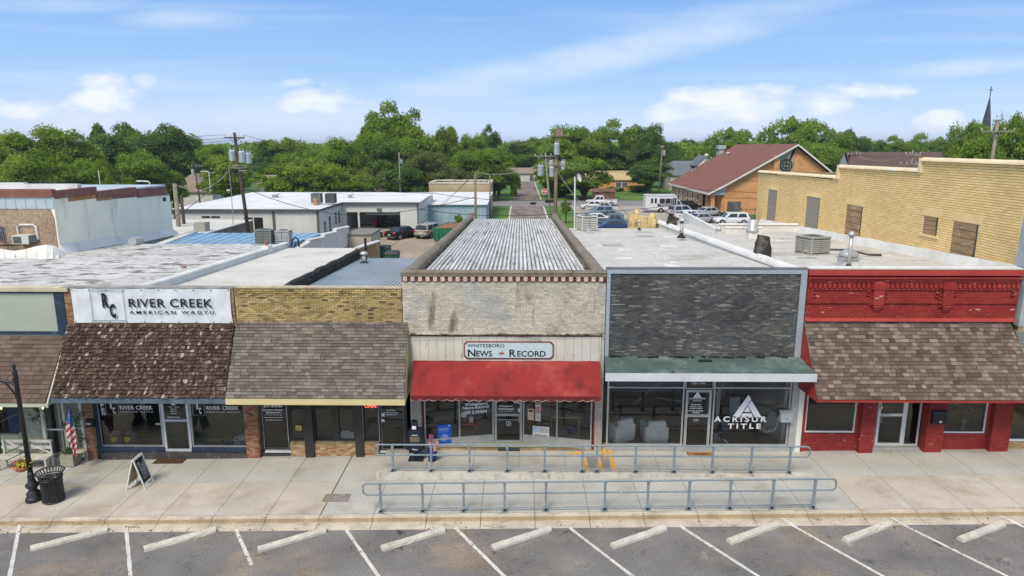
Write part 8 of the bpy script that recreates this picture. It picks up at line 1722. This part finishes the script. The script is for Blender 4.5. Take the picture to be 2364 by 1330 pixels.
# ================================================================ utility poles and wires
m_wood = M('pole_wood', (.23, .17, .115), .9, var=.25, vs=2, stretch=(3, 3, .4)); m_woodd = M('dark_pole_wood', (.075, .055, .042), .9, var=.3, vs=2, stretch=(3, 3, .4)); m_woodg = M('grey_pole_wood', (.25, .225, .18), .9, var=.25, vs=2)
m_trf = M('transformer_grey', (.50, .56, .60), .5, var=.08); m_ins = M('insulator', (.5, .5, .48), .4); m_wire = M('wire_black', (.03, .03, .03), .7); m_wirel = M('aluminium_wire', (.30, .30, .29), .5)
def pole(px, ytop, Y, lab, mt, r=.15, base=0, lean=0., arms=(), trans=(), cat='utility pole', name='utility_pole', box_=None):
    T = W(px, ytop, Y); b_ = Vector((T.x + lean, Y, base)); t = thing(name, lab, cat, b_, 'utility poles')
    mb = MB(); mb.tube([b_, T], r, 8, r2=r * .72); mb.build('pole', mt, t, True)
    for (z, wl, wr, an) in arms:
        p = b_.lerp(T, (z - base) / (T.z - base)); d = Vector((cos(an), sin(an), 0)); mb = MB(); a_, c2 = p - d * wl + Vector((0, -r, 0)), p + d * wr + Vector((0, -r, 0)); mb.slab([a_ + Vector((0, 0, -.06)), c2 + Vector((0, 0, -.06)), c2 + Vector((0, 0, .06)), a_ + Vector((0, 0, .06))], (0, -.1, 0)); ar = mb.build('crossarm', mt, t)
        for f in (0.03, .3, .7, .97): q = a_.lerp(c2, f); mb = MB(); mb.lathe([(.03, .06), (.06, .12), (.03, .17), (.07, .22), (.02, .28)], q, 8); mb.build('insulator', m_ins, ar)
        mb = MB(); mb.tube([a_.lerp(c2, .25), p + Vector((0, -r, -.55))], .025, 4); mb.tube([a_.lerp(c2, .75), p + Vector((0, -r, -.55))], .025, 4); mb.build('brace', mt, ar)
    for (z, dx, dy, rr, hh) in trans:
        p = b_.lerp(T, (z - base) / (T.z - base)) + Vector((dx, dy, 0)); mb = MB(); mb.lathe([(rr * .9, 0), (rr, .05), (rr, hh - .05), (rr * 1.05, hh - .03), (rr * .95, hh + .03), (.02, hh + .06)], p, 14); tr = mb.build('transformer', m_trf, t, True)
        for a in (-.5, .5): mb = MB(); mb.lathe([(.03, hh), (.05, hh + .1), (.03, hh + .16), (.045, hh + .22), (.01, hh + .3)], p + Vector((a * rr, 0, 0)), 6); mb.build('bushing', m_ins, tr)
    return b_, T
P1b, P1 = pole(541, 306, 66, 'dark utility pole with three transformers in front of the metal building', m_woodd, .20, lean=.75, arms=((11.7, .9, 1.0, 0),), trans=((9.55, -.48, -.1, .30, .95), (9.4, .45, -.15, .31, 1.0), (9.3, .95, .1, .28, .95)))
mb = MB(); c = W(540, 385, 65.6); mb.tube([c + Vector((.9 * cos(k * pi / 9) + .45, -.2, .22 * sin(k * pi / 9) * .6)) for k in range(18)], .03, 5, closed=True); mb.tube([W(528, 386, 65.7), W(534, 440, 65.7), W(539, 530, 65.7)], .035, 5); mb.tube([c + Vector((.5, 0, -.4)), c + Vector((1.3, -.3, -.35))], .05, 5)
single('cable_bundle', mb, m_wirel, 'looped cables and conduit on the dark transformer pole', 'cables')
P2b, P2 = pole(1286, 296, 75, 'tall main utility pole with a crossarm and transformer right of the ribbed roof', m_wood, .22, lean=-.1, arms=((12.0, 1.15, 1.25, .0), (8.9, .9, 1.0, .3)), trans=((10.0, .0, -.36, .30, 1.15),))
mb = MB(); q_ = P2 + Vector((.25, -.1, 0)); mb.box(q_.x - .45, q_.x + .35, q_.y - .1, q_.y, q_.z - .75, q_.z - .1); single('pole_top_shield', mb, m_wood, 'brown boards at the top of the main utility pole', 'boards')
P2c, P2d = pole(1259, 352, 79, 'thinner leaning pole with three grey transformers left of the main pole', m_woodg, .14, lean=.95, arms=((9.8, 1.3, 1.4, .1),), trans=((7.6, -.75, -.1, .34, 1.1), (7.5, .5, -.1, .28, 1.05), (8.4, .5, .1, .24, .9), (8.3, 1.8, -1, .24, .9)))
P3b, P3 = pole(1097, 398, 71, 'short brown pole behind the left corner of the ribbed roof', m_wood, .16)
P4b, P4 = pole(921, 352, 118, 'slim pole beyond the open loading bay', m_woodg, .13, trans=((8.0, .35, 0, .16, .5),))
P5b, P5 = pole(1131, 404, 99, 'thin dark pole beside the pale blue shed', m_wood, .14)
P6b, P6 = pole(1530, 336, 150, 'slim pole with one transformer left of the grey roofed house', m_wood, .19, lean=-.5, arms=((10.6, .5, .2, 0),), trans=((8.9, .5, 0, .26, .9),))
P7b, P7 = pole(2304, 279, 62, 'pale pole with a crossarm above the cream brick wall', m_woodg, .18, lean=-.15, arms=((12.2, 1.5, 1.5, .0),))
P8b, P8 = pole(448, 377, 105, 'small far pole with one transformer and a street light at the left', m_woodd, .13, lean=.5, arms=((7.8, .9, .9, 0),), trans=((6.6, -.4, 0, .24, .7),))
P9b, P9 = pole(403, 424, 64, 'thick pale pole stub behind the cream stucco wall', m_woodg, .26)
P10b, P10 = pole(418, 450, 66, 'short dark pole stub beside the pale pole stub', m_woodd, .2)
P11b, P11 = pole(522, 397, 125, 'thin far pole left of the dark transformer pole', m_woodg, .10)
P12b, P12 = pole(227, 393, 70, 'thin white pole behind the cream stucco building', m_alu, .05)
P13b, P13 = pole(1961, 347, 80, 'dark pole with angled fittings in front of the white gable', m_woodd, .12, arms=((9.9, .2, 1.4, .2),))
P14b, P14 = pole(2108, 346, 75, 'pole top with many insulators in front of the brown roof', m_woodg, .10, arms=((9.0, 1.3, 1.2, 0), (10.0, .8, .8, 0)))
# white mast with a dish
mT = W(1329, 408, 50); mb = MB(); mb.tube([(mT.x, 50, 4.6), (mT.x - .05, 50, mT.z)], .055, 6); ma = thing('antenna_mast', 'white mast with a small dish rising behind the weathered office roof', 'antenna', (mT.x, 50, 4.6)); mb.build('mast', m_white, ma)
mb = MB(); mb.lathe([(.01, 0), (.18, .03), (.30, .10), (.31, .12), (.01, .03)], (0, 0, 0), 14); mb.xf(Matrix.Translation((mT.x + .15, 49.9, mT.z - .1)) @ Matrix.Rotation(radians(70), 4, 'Y') @ Matrix.Rotation(.5, 4, 'X')); mb.build('dish', m_white, ma)
mb = MB(); mb.box(mT.x - .5, mT.x + .35, 49.6, 50.4, 0, 5.0); single('white_block_pier', mb, m_wstucco, 'low white block at the foot of the antenna mast', 'block pier')
# street lights at the left
for px, py, Y, lab in ((345, 419, 66, 'street light nearer the cream stucco wall'), (482, 396, 104, 'street light on the far small pole')):
    T = W(px, py, Y); mb = MB(); mb.tube([(T.x, Y, 3.5 if Y < 80 else 4.2), (T.x, Y, T.z - .1), (T.x - .15, Y, T.z), (T.x - (.9 if Y < 80 else .9), Y, T.z + .05)], .06, 5); mb.obox((T.x - .95, Y, T.z + .04), (.5, .2, .12)); single('street_light', mb, m_white, lab, 'street light')
def wire(pts, sag, lab, r=.016, mt=None, n_=10):
    mb = MB()
    for a, b_ in zip(pts, pts[1:]):
        a, b_ = Vector(a), Vector(b_); mb.tube([a.lerp(b_, k / n_) + Vector((0, 0, -sag * 4 * (k / n_) * (1 - k / n_))) for k in range(n_ + 1)], r, 4)
    return single('power_line', mb, mt or m_wire, lab, 'wire')
V = Vector; far = lambda px, py, Y: W(px, py, Y)
wire([far(-200, 322, 90), P1 + V((-.8, -.2, -.2))], .5, 'upper left power line reaching the dark transformer pole')
wire([far(-200, 340, 90), P1 + V((-.3, -.2, -.5))], .5, 'second left power line reaching the dark transformer pole')
wire([far(-200, 352, 85), P1 + V((.8, -.2, -.6))], .7, 'third left power line reaching the dark transformer pole')
wire([far(-200, 362, 80), far(330, 402, 95), far(470, 390, 104)], .5, 'power line crossing the pale trees at the left')
wire([far(-200, 378, 75), P9], .9, 'sagging cable to the pale pole stub', .03)
wire([P9, far(530, 392, 66)], 1.2, 'drooping cable from the pale pole stub to the dark pole', .03, m_wirel)
wire([far(270, 545, 50), far(405, 500, 60), far(527, 388, 65.8)], .4, 'service drop rising to the dark transformer pole', .03)
wire([P1 + V((.9, -.2, -.2)), far(925, 370, 118)], 1.0, 'power line from the dark pole to the slim pole')
wire([P1 + V((.3, 0, -2.6)), P5], 1.6, 'communication line running right from the dark pole', .025)
wire([P1 + V((.3, 0, -4)), far(1000, 446, 90), P2b + V((0, 0, 5.2))], .4, 'thick communication line across the metal building roof', .03)
wire([P1 + V((.5, 0, -5.2)), far(800, 496, 80), P3 + V((0, 0, -2.5))], .5, 'lower line passing the loading bay', .03)
wire([far(900, 470, 88), P2b + V((-.2, 0, 3.6)), far(1700, 447, 130)], .7, 'black cable crossing behind the ribbed roof', .035)
wire([P3, P2 + V((-1, 0, -3.4))], .7, 'line from the short brown pole to the main pole', .03, m_wirel)
wire([P3, far(870, 590, 50)], .5, 'service drop falling left from the short brown pole', .02)
wire([P3, far(980, 500, 84)], .3, 'service drop to the white metal building', .02)
wire([P2 + V((.5, 0, -3.2)), far(1480, 520, 88)], .0, 'guy wire running down right of the main pole', .03, m_wirel)
wire([P2 + V((.3, 0, -4.8)), V((5.1, 44.2, 6.2))], .3, 'service drop from the main pole to the white condenser', .02, m_wirel)
wire([P2 + V((-1, 0, -1.)), far(1000, 340, 150), far(560, 330, 220)], .8, 'upper line left of the main pole', .03)
wire([P2 + V((1.2, 0, -1.)), P6 + V((-.4, 0, -.3))], 1.6, 'upper line from the main pole to the slim pole', .03)
wire([P2 + V((1.2, 0, -3.8)), P6 + V((-.2, 0, -4))], 1.2, 'lower line from the main pole to the slim pole', .03)
wire([P6 + V((.3, 0, -.3)), far(2000, 350, 150)], .8, 'upper line right of the slim pole over the church roof', .02)
wire([P13 + V((1, 0, -.6)), P14 + V((-1, 0, -.6)), P7 + V((-1.4, 0, -.5))], .6, 'line joining the three right hand poles', .02, m_wirel)
wire([P7 + V((1.4, 0, -.5)), far(2500, 250, 50)], .3, 'line leaving the pale pole to the right', .02)
wire([P7 + V((-1.4, 0, -.3)), P13 + V((0, 0, -.2))], 1.5, 'second line left of the pale pole', .015)
wire([far(1380, 440, 88), far(1575, 452, 103), far(1900, 455, 100)], .3, 'black cable crossing the car park in front of the bus', .03)
wire([far(1520, 430, 120), far(1830, 447, 100)], .2, 'cable crossing the church wall', .03)
mb = MB(); c = W(1231, 470, 76); mb.obox(c, (.65, .25, .25)); c = W(1268, 465, 75); mb.obox(c, (.9, .3, .3)); single('splice_boxes', mb, m_black, 'black cable splice boxes hanging left of the main pole', 'cable boxes')
# stop sign
sp = G(1256, 455, 0); sp = V((3.9 + 1.6, 141.5, 0)); SS = thing('stop_sign', 'red octagonal stop sign at the side street corner', 'stop sign', sp); cz = W(1256, 442, 141.5).z; sp.x = W(1256, 442, 141.5).x
mb = MB(); mb.cyl(sp, .05, max(1.2, cz - .2), 6); mb.build('post', m_alu, SS)
mb = MB(); mb.slab([sp + V((.62 * cos(pi / 8 + k * pi / 4), -.06, cz + .62 * sin(pi / 8 + k * pi / 4))) for k in range(8)], (0, -.02, 0)); mb.build('border', m_letw, SS)
mb = MB(); mb.slab([sp + V((.55 * cos(pi / 8 + k * pi / 4), -.082, cz + .55 * sin(pi / 8 + k * pi / 4))) for k in range(8)], (0, -.01, 0)); mb.build('face', M('sign_red', (.55, .02, .03), .5, var=0), SS); text('STOP', m_letw, SS, sp + V((0, -.1, cz)), .85, .34, bold=.03)
# ================================================================ trees
m_bark = M('bark', (.10, .08, .06), .95, var=.3)
def leafmat(nm, cols):
    m = M(nm, ramp=cols, rough=.6, spec=.25, var=.22, vs=.35, fine=0); t = m.node_tree; b = next(n for n in t.nodes if n.type == 'BSDF_PRINCIPLED'); o = next(n for n in t.nodes if n.type == 'OUTPUT_MATERIAL')
    tr = t.nodes.new('ShaderNodeBsdfTranslucent'); mxs = t.nodes.new('ShaderNodeMixShader'); mxs.inputs[0].default_value = .45; src = b.inputs['Base Color'].links[0].from_socket
    t.links.new(src, tr.inputs[0]); t.links.new(b.outputs[0], mxs.inputs[1]); t.links.new(tr.outputs[0], mxs.inputs[2]); t.links.new(mxs.outputs[0], o.inputs[0]); return m
LM = {'y': leafmat('yellow_green_leaves', [(.12, .20, .018), (.21, .31, .032), (.32, .42, .05), (.16, .25, .022)]), 'g': leafmat('mid_green_leaves', [(.10, .18, .02), (.18, .28, .032), (.28, .39, .05), (.14, .23, .024)]),
      'd': leafmat('dark_green_leaves', [(.06, .125, .022), (.105, .19, .032), (.16, .26, .045), (.08, .15, .026)]), 'o': leafmat('olive_leaves', [(.12, .15, .04), (.17, .21, .05), (.23, .27, .07)])}
rng = np.random.default_rng(5)
def leafcloud(P, Nn, size, tint):
    """numpy leaf quads at P facing roughly Nn; returns verts, tints"""
    n = len(P); a = np.cross(Nn, rng.normal(size=(n, 3))); a /= np.linalg.norm(a, axis=1)[:, None] + 1e-9; b = np.cross(Nn, a); b /= np.linalg.norm(b, axis=1)[:, None] + 1e-9
    s = (size * rng.uniform(.6, 1.35, n))[:, None]; a *= s; b *= s * .62
    bend = Nn * s * .25
    return np.stack([P - a - bend, P - b * .9, P + a - bend, P + b], 1).reshape(-1, 3)
def quadmesh(nm, V_, T, mat):
    me = bpy.data.meshes.new(nm); n = len(V_) // 4; me.vertices.add(n * 4); me.vertices.foreach_set('co', V_.astype(np.float32).ravel()); me.loops.add(n * 4); me.loops.foreach_set('vertex_index', np.arange(n * 4, dtype=np.int32))
    me.polygons.add(n); me.polygons.foreach_set('loop_start', np.arange(0, n * 4, 4, dtype=np.int32)); me.update(calc_edges=True)
    at_ = me.attributes.new('tint', 'FLOAT', 'FACE'); at_.data.foreach_set('value', T.astype(np.float32)); me.materials.append(mat); me.validate(); return me
def crown(kind, seed):
    """unit crown, radius about 1, height 0..2; kinds: round, tall, conifer, spread"""
    r_ = np.random.default_rng(seed); puffs = []
    n = {'round': 46, 'tall': 54, 'conifer': 60, 'spread': 42}[kind]
    while len(puffs) < n:
        u, v_, w = r_.uniform(-1, 1, 3); 
        if u * u + v_ * v_ + w * w > 1 or u * u + v_ * v_ + w * w < .25: continue
        z = 1 + w
        if kind == 'conifer':
            z = r_.uniform(.05, 1.95); rr = (1.0 - z / 2) * .95 + .06; a = r_.uniform(0, 2 * pi); q = rr * sqrt(r_.uniform(.4, 1)); puffs.append((q * cos(a), q * sin(a), z, .17 + .1 * (1 - z / 2))); continue
        if kind == 'spread': z = .85 + .85 * (w + .2); 
        if kind == 'tall' and z > 1.1: u *= 1 - .45 * (z - 1.1); v_ *= 1 - .45 * (z - 1.1)
        if z < .35: u *= .7; v_ *= .7
        puffs.append((u * .84 + .06 * r_.normal(), v_ * .84 + .06 * r_.normal(), z * .92 + .06 * r_.normal(), r_.uniform(.17, .36)))
    Vs, Ts = [], []
    for (x, y, z, pr) in puffs:
        m_ = int(430 * (pr / .25) ** 1.6); d = r_.normal(size=(m_, 3)); d /= np.linalg.norm(d, axis=1)[:, None]; d[:, 2] = np.where(d[:, 2] < -.2, -d[:, 2] * .6, d[:, 2])
        rad = pr * r_.uniform(.5, 1.2, m_) ** .6 * (1 + .2 * np.sin(d[:, 0] * 7 + x * 9) * np.cos(d[:, 1] * 6 + y * 5)); P = np.array([x, y, z]) + d * rad[:, None] * np.array([1, 1, 1.12])
        Nn = d * .7 + r_.normal(size=(m_, 3)) * .55 + np.array([0, 0, .15]); Nn /= np.linalg.norm(Nn, axis=1)[:, None]
        Vs.append(leafcloud(P, Nn, .035, None)); pt = r_.uniform(0, 1); Ts.append(np.clip(pt * .55 + r_.uniform(0, .45, m_), 0, 1))
    V_ = np.concatenate(Vs); T = np.concatenate(Ts); zt_, kr = np.percentile(V_[:, 2], 99.7), np.percentile(np.hypot(V_[:, 0], V_[:, 1]), 97); V_[:, 2] *= 2 / zt_; V_[:, :2] /= kr
    puffs = [(x / kr, y / kr, z * 2 / zt_, r) for x, y, z, r in puffs]; tr = MB()
    for (x, y, z, pr) in puffs[::3]: tr.tube([(0, 0, -.4), (x * .25, y * .25, z * .35), (x * .8, y * .8, z - .05)], .035, 4, r2=.008)
    return quadmesh('crown', V_, T, None), tr.mesh('trunk', m_bark)
CR = {k: [crown(k, 30 + i * 7 + len(k)) for i in range(n)] for k, n in (('round', 5), ('tall', 3), ('conifer', 1), ('spread', 3))}
def tree(px, ytop, wpx, Y, kind, lm, lab, base=0, frac=.82, grp='trees beyond the back yards', nm=None):
    T = W(px, ytop, Y); H_ = T.z - base; w = wpx / FPX * Y / 2; ch = H_ * frac; b = Vector((T.x, Y, base))
    nm = nm or ('conifer_tree' if kind == 'conifer' else 'broadleaf_tree'); t = thing(nm, lab, 'tree', b, grp); cm_, tm = R.choice(CR[kind])
    rz = R.uniform(0, 6.28); o = bpy.data.objects.new('crown', cm_); COL.objects.link(o); o.parent = t; o.location = (0, 0, H_ - ch); o.scale = (w, w * R.uniform(.85, 1.1), ch / 2); o.rotation_euler = (0, 0, rz)
    if not cm_.materials or cm_.materials[0] is None:
        cm_.materials.clear(); cm_.materials.append(LM['g'])
    o.material_slots[0].link = 'OBJECT'; o.material_slots[0].material = LM[lm]
    o2 = bpy.data.objects.new('limbs', tm); COL.objects.link(o2); o2.parent = t; o2.location = (0, 0, H_ - ch); o2.scale = o.scale; o2.rotation_euler = (0, 0, rz)
    mb = MB(); mb.tube([b, b + Vector((0, 0, H_ - ch * .75))], max(.12, w * .07), 8, r2=max(.08, w * .045)); mb.build('trunk', m_bark, t); return t
AD = {'y': 'yellow green', 'g': 'mid green', 'd': 'dark green', 'o': 'dull olive'}
KD = {'round': 'round crowned tree', 'tall': 'tall leafy tree', 'conifer': 'conifer', 'spread': 'spreading tree'}
TR = [(30, 308, 150, 112, 'round', 'y', 'at the left edge of the photo'), (-70, 315, 170, 105, 'round', 'y', 'cut by the left edge of the photo'), (138, 296, 170, 116, 'tall', 'y', 'second from the left edge'), (60, 350, 170, 100, 'round', 'y', 'low in front of the two leftmost trees'), (170, 372, 140, 104, 'round', 'g', 'above the stucco building cap'),
      (223, 290, 100, 150, 'conifer', 'd', 'with a pointed top left of the big dark trees'), (300, 290, 150, 150, 'round', 'd', 'left one of the two big dark crowns'), (378, 291, 150, 146, 'round', 'd', 'right one of the two big dark crowns'), (312, 350, 130, 108, 'round', 'g', 'round one in front of the big dark crowns'), (232, 370, 66, 103, 'tall', 'y', 'small one behind the thin white pole'),
      (395, 398, 62, 112, 'round', 'g', 'small one left of the brown hip roof'), (470, 336, 120, 165, 'round', 'g', 'behind the street light'), (440, 352, 110, 170, 'round', 'd', 'behind the small far pole'), (520, 362, 120, 118, 'round', 'y', 'directly behind the transformer pole'), (608, 328, 80, 170, 'conifer', 'd', 'right of the transformer pole'), (668, 322, 130, 175, 'spread', 'g', 'on the ridge right of the conifer'),
      (655, 378, 130, 112, 'round', 'y', 'left half of the bright clump over the metal building'), (725, 368, 140, 114, 'round', 'y', 'right half of the bright clump over the metal building'), (795, 322, 120, 135, 'tall', 'g', 'with a bare twig on top'), (820, 395, 100, 118, 'round', 'g', 'low one left of the pale gabled house'), (740, 345, 110, 160, 'round', 'g', 'behind the bright clump'),
      (905, 240, 150, 155, 'spread', 'g', 'tallest of all, with an open ragged top'), (868, 285, 110, 150, 'round', 'g', 'left shoulder of the tallest tree'), (960, 300, 130, 148, 'round', 'g', 'right shoulder of the tallest tree'), (905, 330, 150, 140, 'round', 'd', 'dark mass under the tallest tree'), (1035, 295, 90, 152, 'tall', 'g', 'right of the tallest tree'), (1085, 312, 90, 165, 'round', 'g', 'left of the small round pine'), (1128, 291, 58, 185, 'spread', 'd', 'small round topped pine standing clear of the others'),
      (985, 352, 120, 126, 'round', 'o', 'greyish one above the pale shed'), (930, 385, 110, 122, 'round', 'd', 'behind the slim pole'), (1090, 350, 130, 138, 'round', 'g', 'above the tan flat building'), (1140, 345, 110, 150, 'round', 'g', 'left of the side street'), (1150, 385, 80, 140, 'spread', 'd', 'overhanging the left of the side street'), (1040, 388, 90, 128, 'round', 'o', 'low one left of the tan flat building'),
      (1190, 326, 110, 235, 'round', 'g', 'above the street end house'), (1240, 318, 100, 240, 'round', 'g', 'behind the leaning transformer pole'), (1300, 292, 130, 178, 'round', 'g', 'behind the top of the main utility pole'), (1350, 296, 110, 185, 'spread', 'g', 'right of the main utility pole top'), (1425, 280, 140, 190, 'spread', 'g', 'highest one over the yellow roofed house'), (1390, 330, 120, 184, 'round', 'd', 'dark one behind the yellow roofed house'), (1500, 290, 90, 180, 'tall', 'd', 'right of the highest one over the yellow roof'),
      (1480, 325, 120, 186, 'round', 'd', 'deep dark one right of the yellow roofed house'), (1540, 330, 80, 184, 'tall', 'd', 'behind the slim transformer pole'), (1350, 365, 150, 144, 'round', 'g', 'near one standing in front of the yellow roofed house'), (1275, 372, 90, 148, 'round', 'g', 'beside the stop sign'), (1500, 370, 110, 160, 'spread', 'd', 'in front of the right end of the yellow roofed house'),
      (1592, 323, 60, 270, 'round', 'd', 'small distant one left of the church roof'), (1628, 338, 80, 240, 'round', 'g', 'left of the hall roof vents'), (1685, 298, 100, 210, 'spread', 'g', 'just left of the church ridge'), (1830, 274, 130, 175, 'spread', 'g', 'highest one right of the church ridge'), (1905, 290, 120, 178, 'spread', 'g', 'second right of the church ridge'), (1965, 302, 90, 180, 'spread', 'd', 'third right of the church ridge'),
      (1880, 330, 150, 150, 'round', 'g', 'filling the gap right of the church gable'), (1950, 345, 110, 152, 'round', 'g', 'left of the white gable'), (2025, 325, 80, 200, 'round', 'd', 'dark one behind the brown roof, left'), (2068, 316, 90, 205, 'spread', 'g', 'behind the middle of the brown roof'), (2135, 311, 110, 210, 'spread', 'g', 'behind the right of the brown roof'), (2200, 332, 90, 150, 'round', 'd', 'dark one left of the steeple'),
      (2247, 284, 100, 120, 'spread', 'g', 'in front of the steeple'), (2235, 335, 120, 105, 'spread', 'g', 'low one below the steeple'), (2350, 268, 100, 92, 'spread', 'g', 'at the right edge of the photo'), (2300, 318, 150, 98, 'spread', 'g', 'behind the pale pole at the right'), (2440, 290, 150, 90, 'round', 'g', 'cut by the right edge of the photo')]
for px, yt_, w_, Y, k, l, lab in TR: tree(px, yt_, w_, Y, k, l, f'{AD[l]} {KD[k]} {lab}')
tree(1307, 462, 26, 98, 'round', 'g', 'thin young tree on the verge left of the white pickup', frac=.6)
for px, yt_, w_, Y, lab in ((1190, 402, 26, 150, 'dark rounded shrub left of the street end house'), (1420, 432, 50, 168, 'clipped hedge under the yellow roofed house window'), (1475, 428, 60, 166, 'loose shrubs right of the yellow roofed house'), (1300, 430, 50, 152, 'shrub left of the yellow roofed house'), (1655, 488, 46, 110, 'yellow green shrub beside the church hall entrance'), (1290, 500, 30, 62, 'dark shrub by the block pier behind the roof'), (1057, 496, 26, 90, 'weeds growing behind the green dumpster')):
    tree(px, yt_, w_, Y, 'round', 'g' if w_ != 46 else 'y', lab, frac=.98, grp='shrubs in the back lots', nm='shrub')
# distant woodland over the plain: one mass of leaf clumps on a low swell of ground
def hill(x, y): return 1.5 * sin(x * .004 + 1) + 2 * cos(x * .0021) + max(0, (y - 420)) * .0042
nC = 1500; ys_ = rng.uniform(230, 1000, nC) ** 1.0; xs_ = rng.uniform(-1, 1, nC) * (ys_ * .80 + 30)
keep = ~((np.abs(xs_ - 1.5) < 9) & (ys_ < 235)); xs_, ys_ = xs_[keep], ys_[keep]; Vs, Ts = [], []
for x, y in zip(xs_, ys_):
    s = rng.uniform(5, 8.5); h = rng.uniform(5.5, 9.3) + hill(x, y); m_ = int(130 - y * .07); d = rng.normal(size=(m_, 3)); d /= np.linalg.norm(d, axis=1)[:, None]; d[:, 2] = np.abs(d[:, 2]) - .25
    P = np.array([x, y, h - 3.0]) + d * np.array([s, s, 4.4]) * (1 + .2 * rng.normal(size=(m_, 1)) * .6); Nn = d * .8 + rng.normal(size=(m_, 3)) * .4; Nn /= np.linalg.norm(Nn, axis=1)[:, None]
    Vs.append(leafcloud(P, Nn, .75 + y * .0009, None)); Ts.append(np.clip(rng.uniform(0, 1) * .6 + rng.uniform(0, .4, m_), 0, 1))
wd_ = bpy.data.objects.new('distant_woodland', quadmesh('distant_woodland', np.concatenate(Vs), np.concatenate(Ts), LM['g'])); COL.objects.link(wd_); prop(wd_, 'distant wooded plain reaching the horizon', 'woodland', kind='stuff')
mb = MB(); nx, ny = 60, 24
for j in range(ny + 1):
    y = 232 * (4500 / 232) ** (j / ny)
    for i in range(nx + 1): x = (i / nx * 2 - 1) * (y * .9 + 60); mb.v.append((x, y, max(.0, min(hill(x, y), 12) * min(1, (y - 232) / 120) - .5 + 4 * min(1, max(0, y - 260) / 200))))
for j in range(ny):
    for i in range(nx): a = j * (nx + 1) + i; mb.f.append((a, a + 1, a + nx + 2, a + nx + 1)); mb.t.append(.5)
struct('hills', mb, M('woodland_floor', (.035, .065, .018), 1, var=.4, vs=.05, fine=.4, fs=.3))
# dead brush at the edge of the tree line
mb = MB(); c = W(848, 425, 118)
for k in range(90): p = Vector((c.x + R.gauss(0, 1.2), 118 + R.gauss(0, 1), 0)); mb.tube([p, p + Vector((R.gauss(0, 1.2), R.gauss(0, .8), R.uniform(3, 7.5)))], .05, 3, r2=.015)
single('dead_brush', mb, M('dry_twigs', (.22, .16, .11), .9), 'bare brown dead brush left of the pale gabled house', 'dead brush')
# weeds in the kerb and litter specks
mb = MB()
for k in range(140): x = R.uniform(-18, 17); y = R.choice([CURB - .32, GUT, F - .1, 18.2]) + R.gauss(0, .05); z = gz(x) + (-.13 if y < 18.9 else .005); mb.obox((x, y, z + .008), (R.uniform(.02, .06), R.uniform(.01, .04), .008), R.uniform(0, 3))
prop(mb.build('dry_leaves', M('dry_leaf', (.16, .09, .04), .9, var=.4)), 'dry leaves and grit scattered along the kerb', 'leaves', kind='stuff')
# haze
mh = bpy.data.materials.new('haze'); mh.use_nodes = True; t = mh.node_tree; t.nodes.clear(); o = t.nodes.new('ShaderNodeOutputMaterial'); pv = t.nodes.new('ShaderNodeVolumePrincipled')
pv.inputs['Color'].default_value = (.80, .88, 1, 1); pv.inputs['Density'].default_value = .0002; pv.inputs['Anisotropy'].default_value = .2; t.links.new(pv.outputs[0], o.inputs[1])
mb = MB(); mb.box(-5200, 5200, -700, 7200, -3, 45); hz = mb.build('haze', mh); prop(hz, kind='stuff')
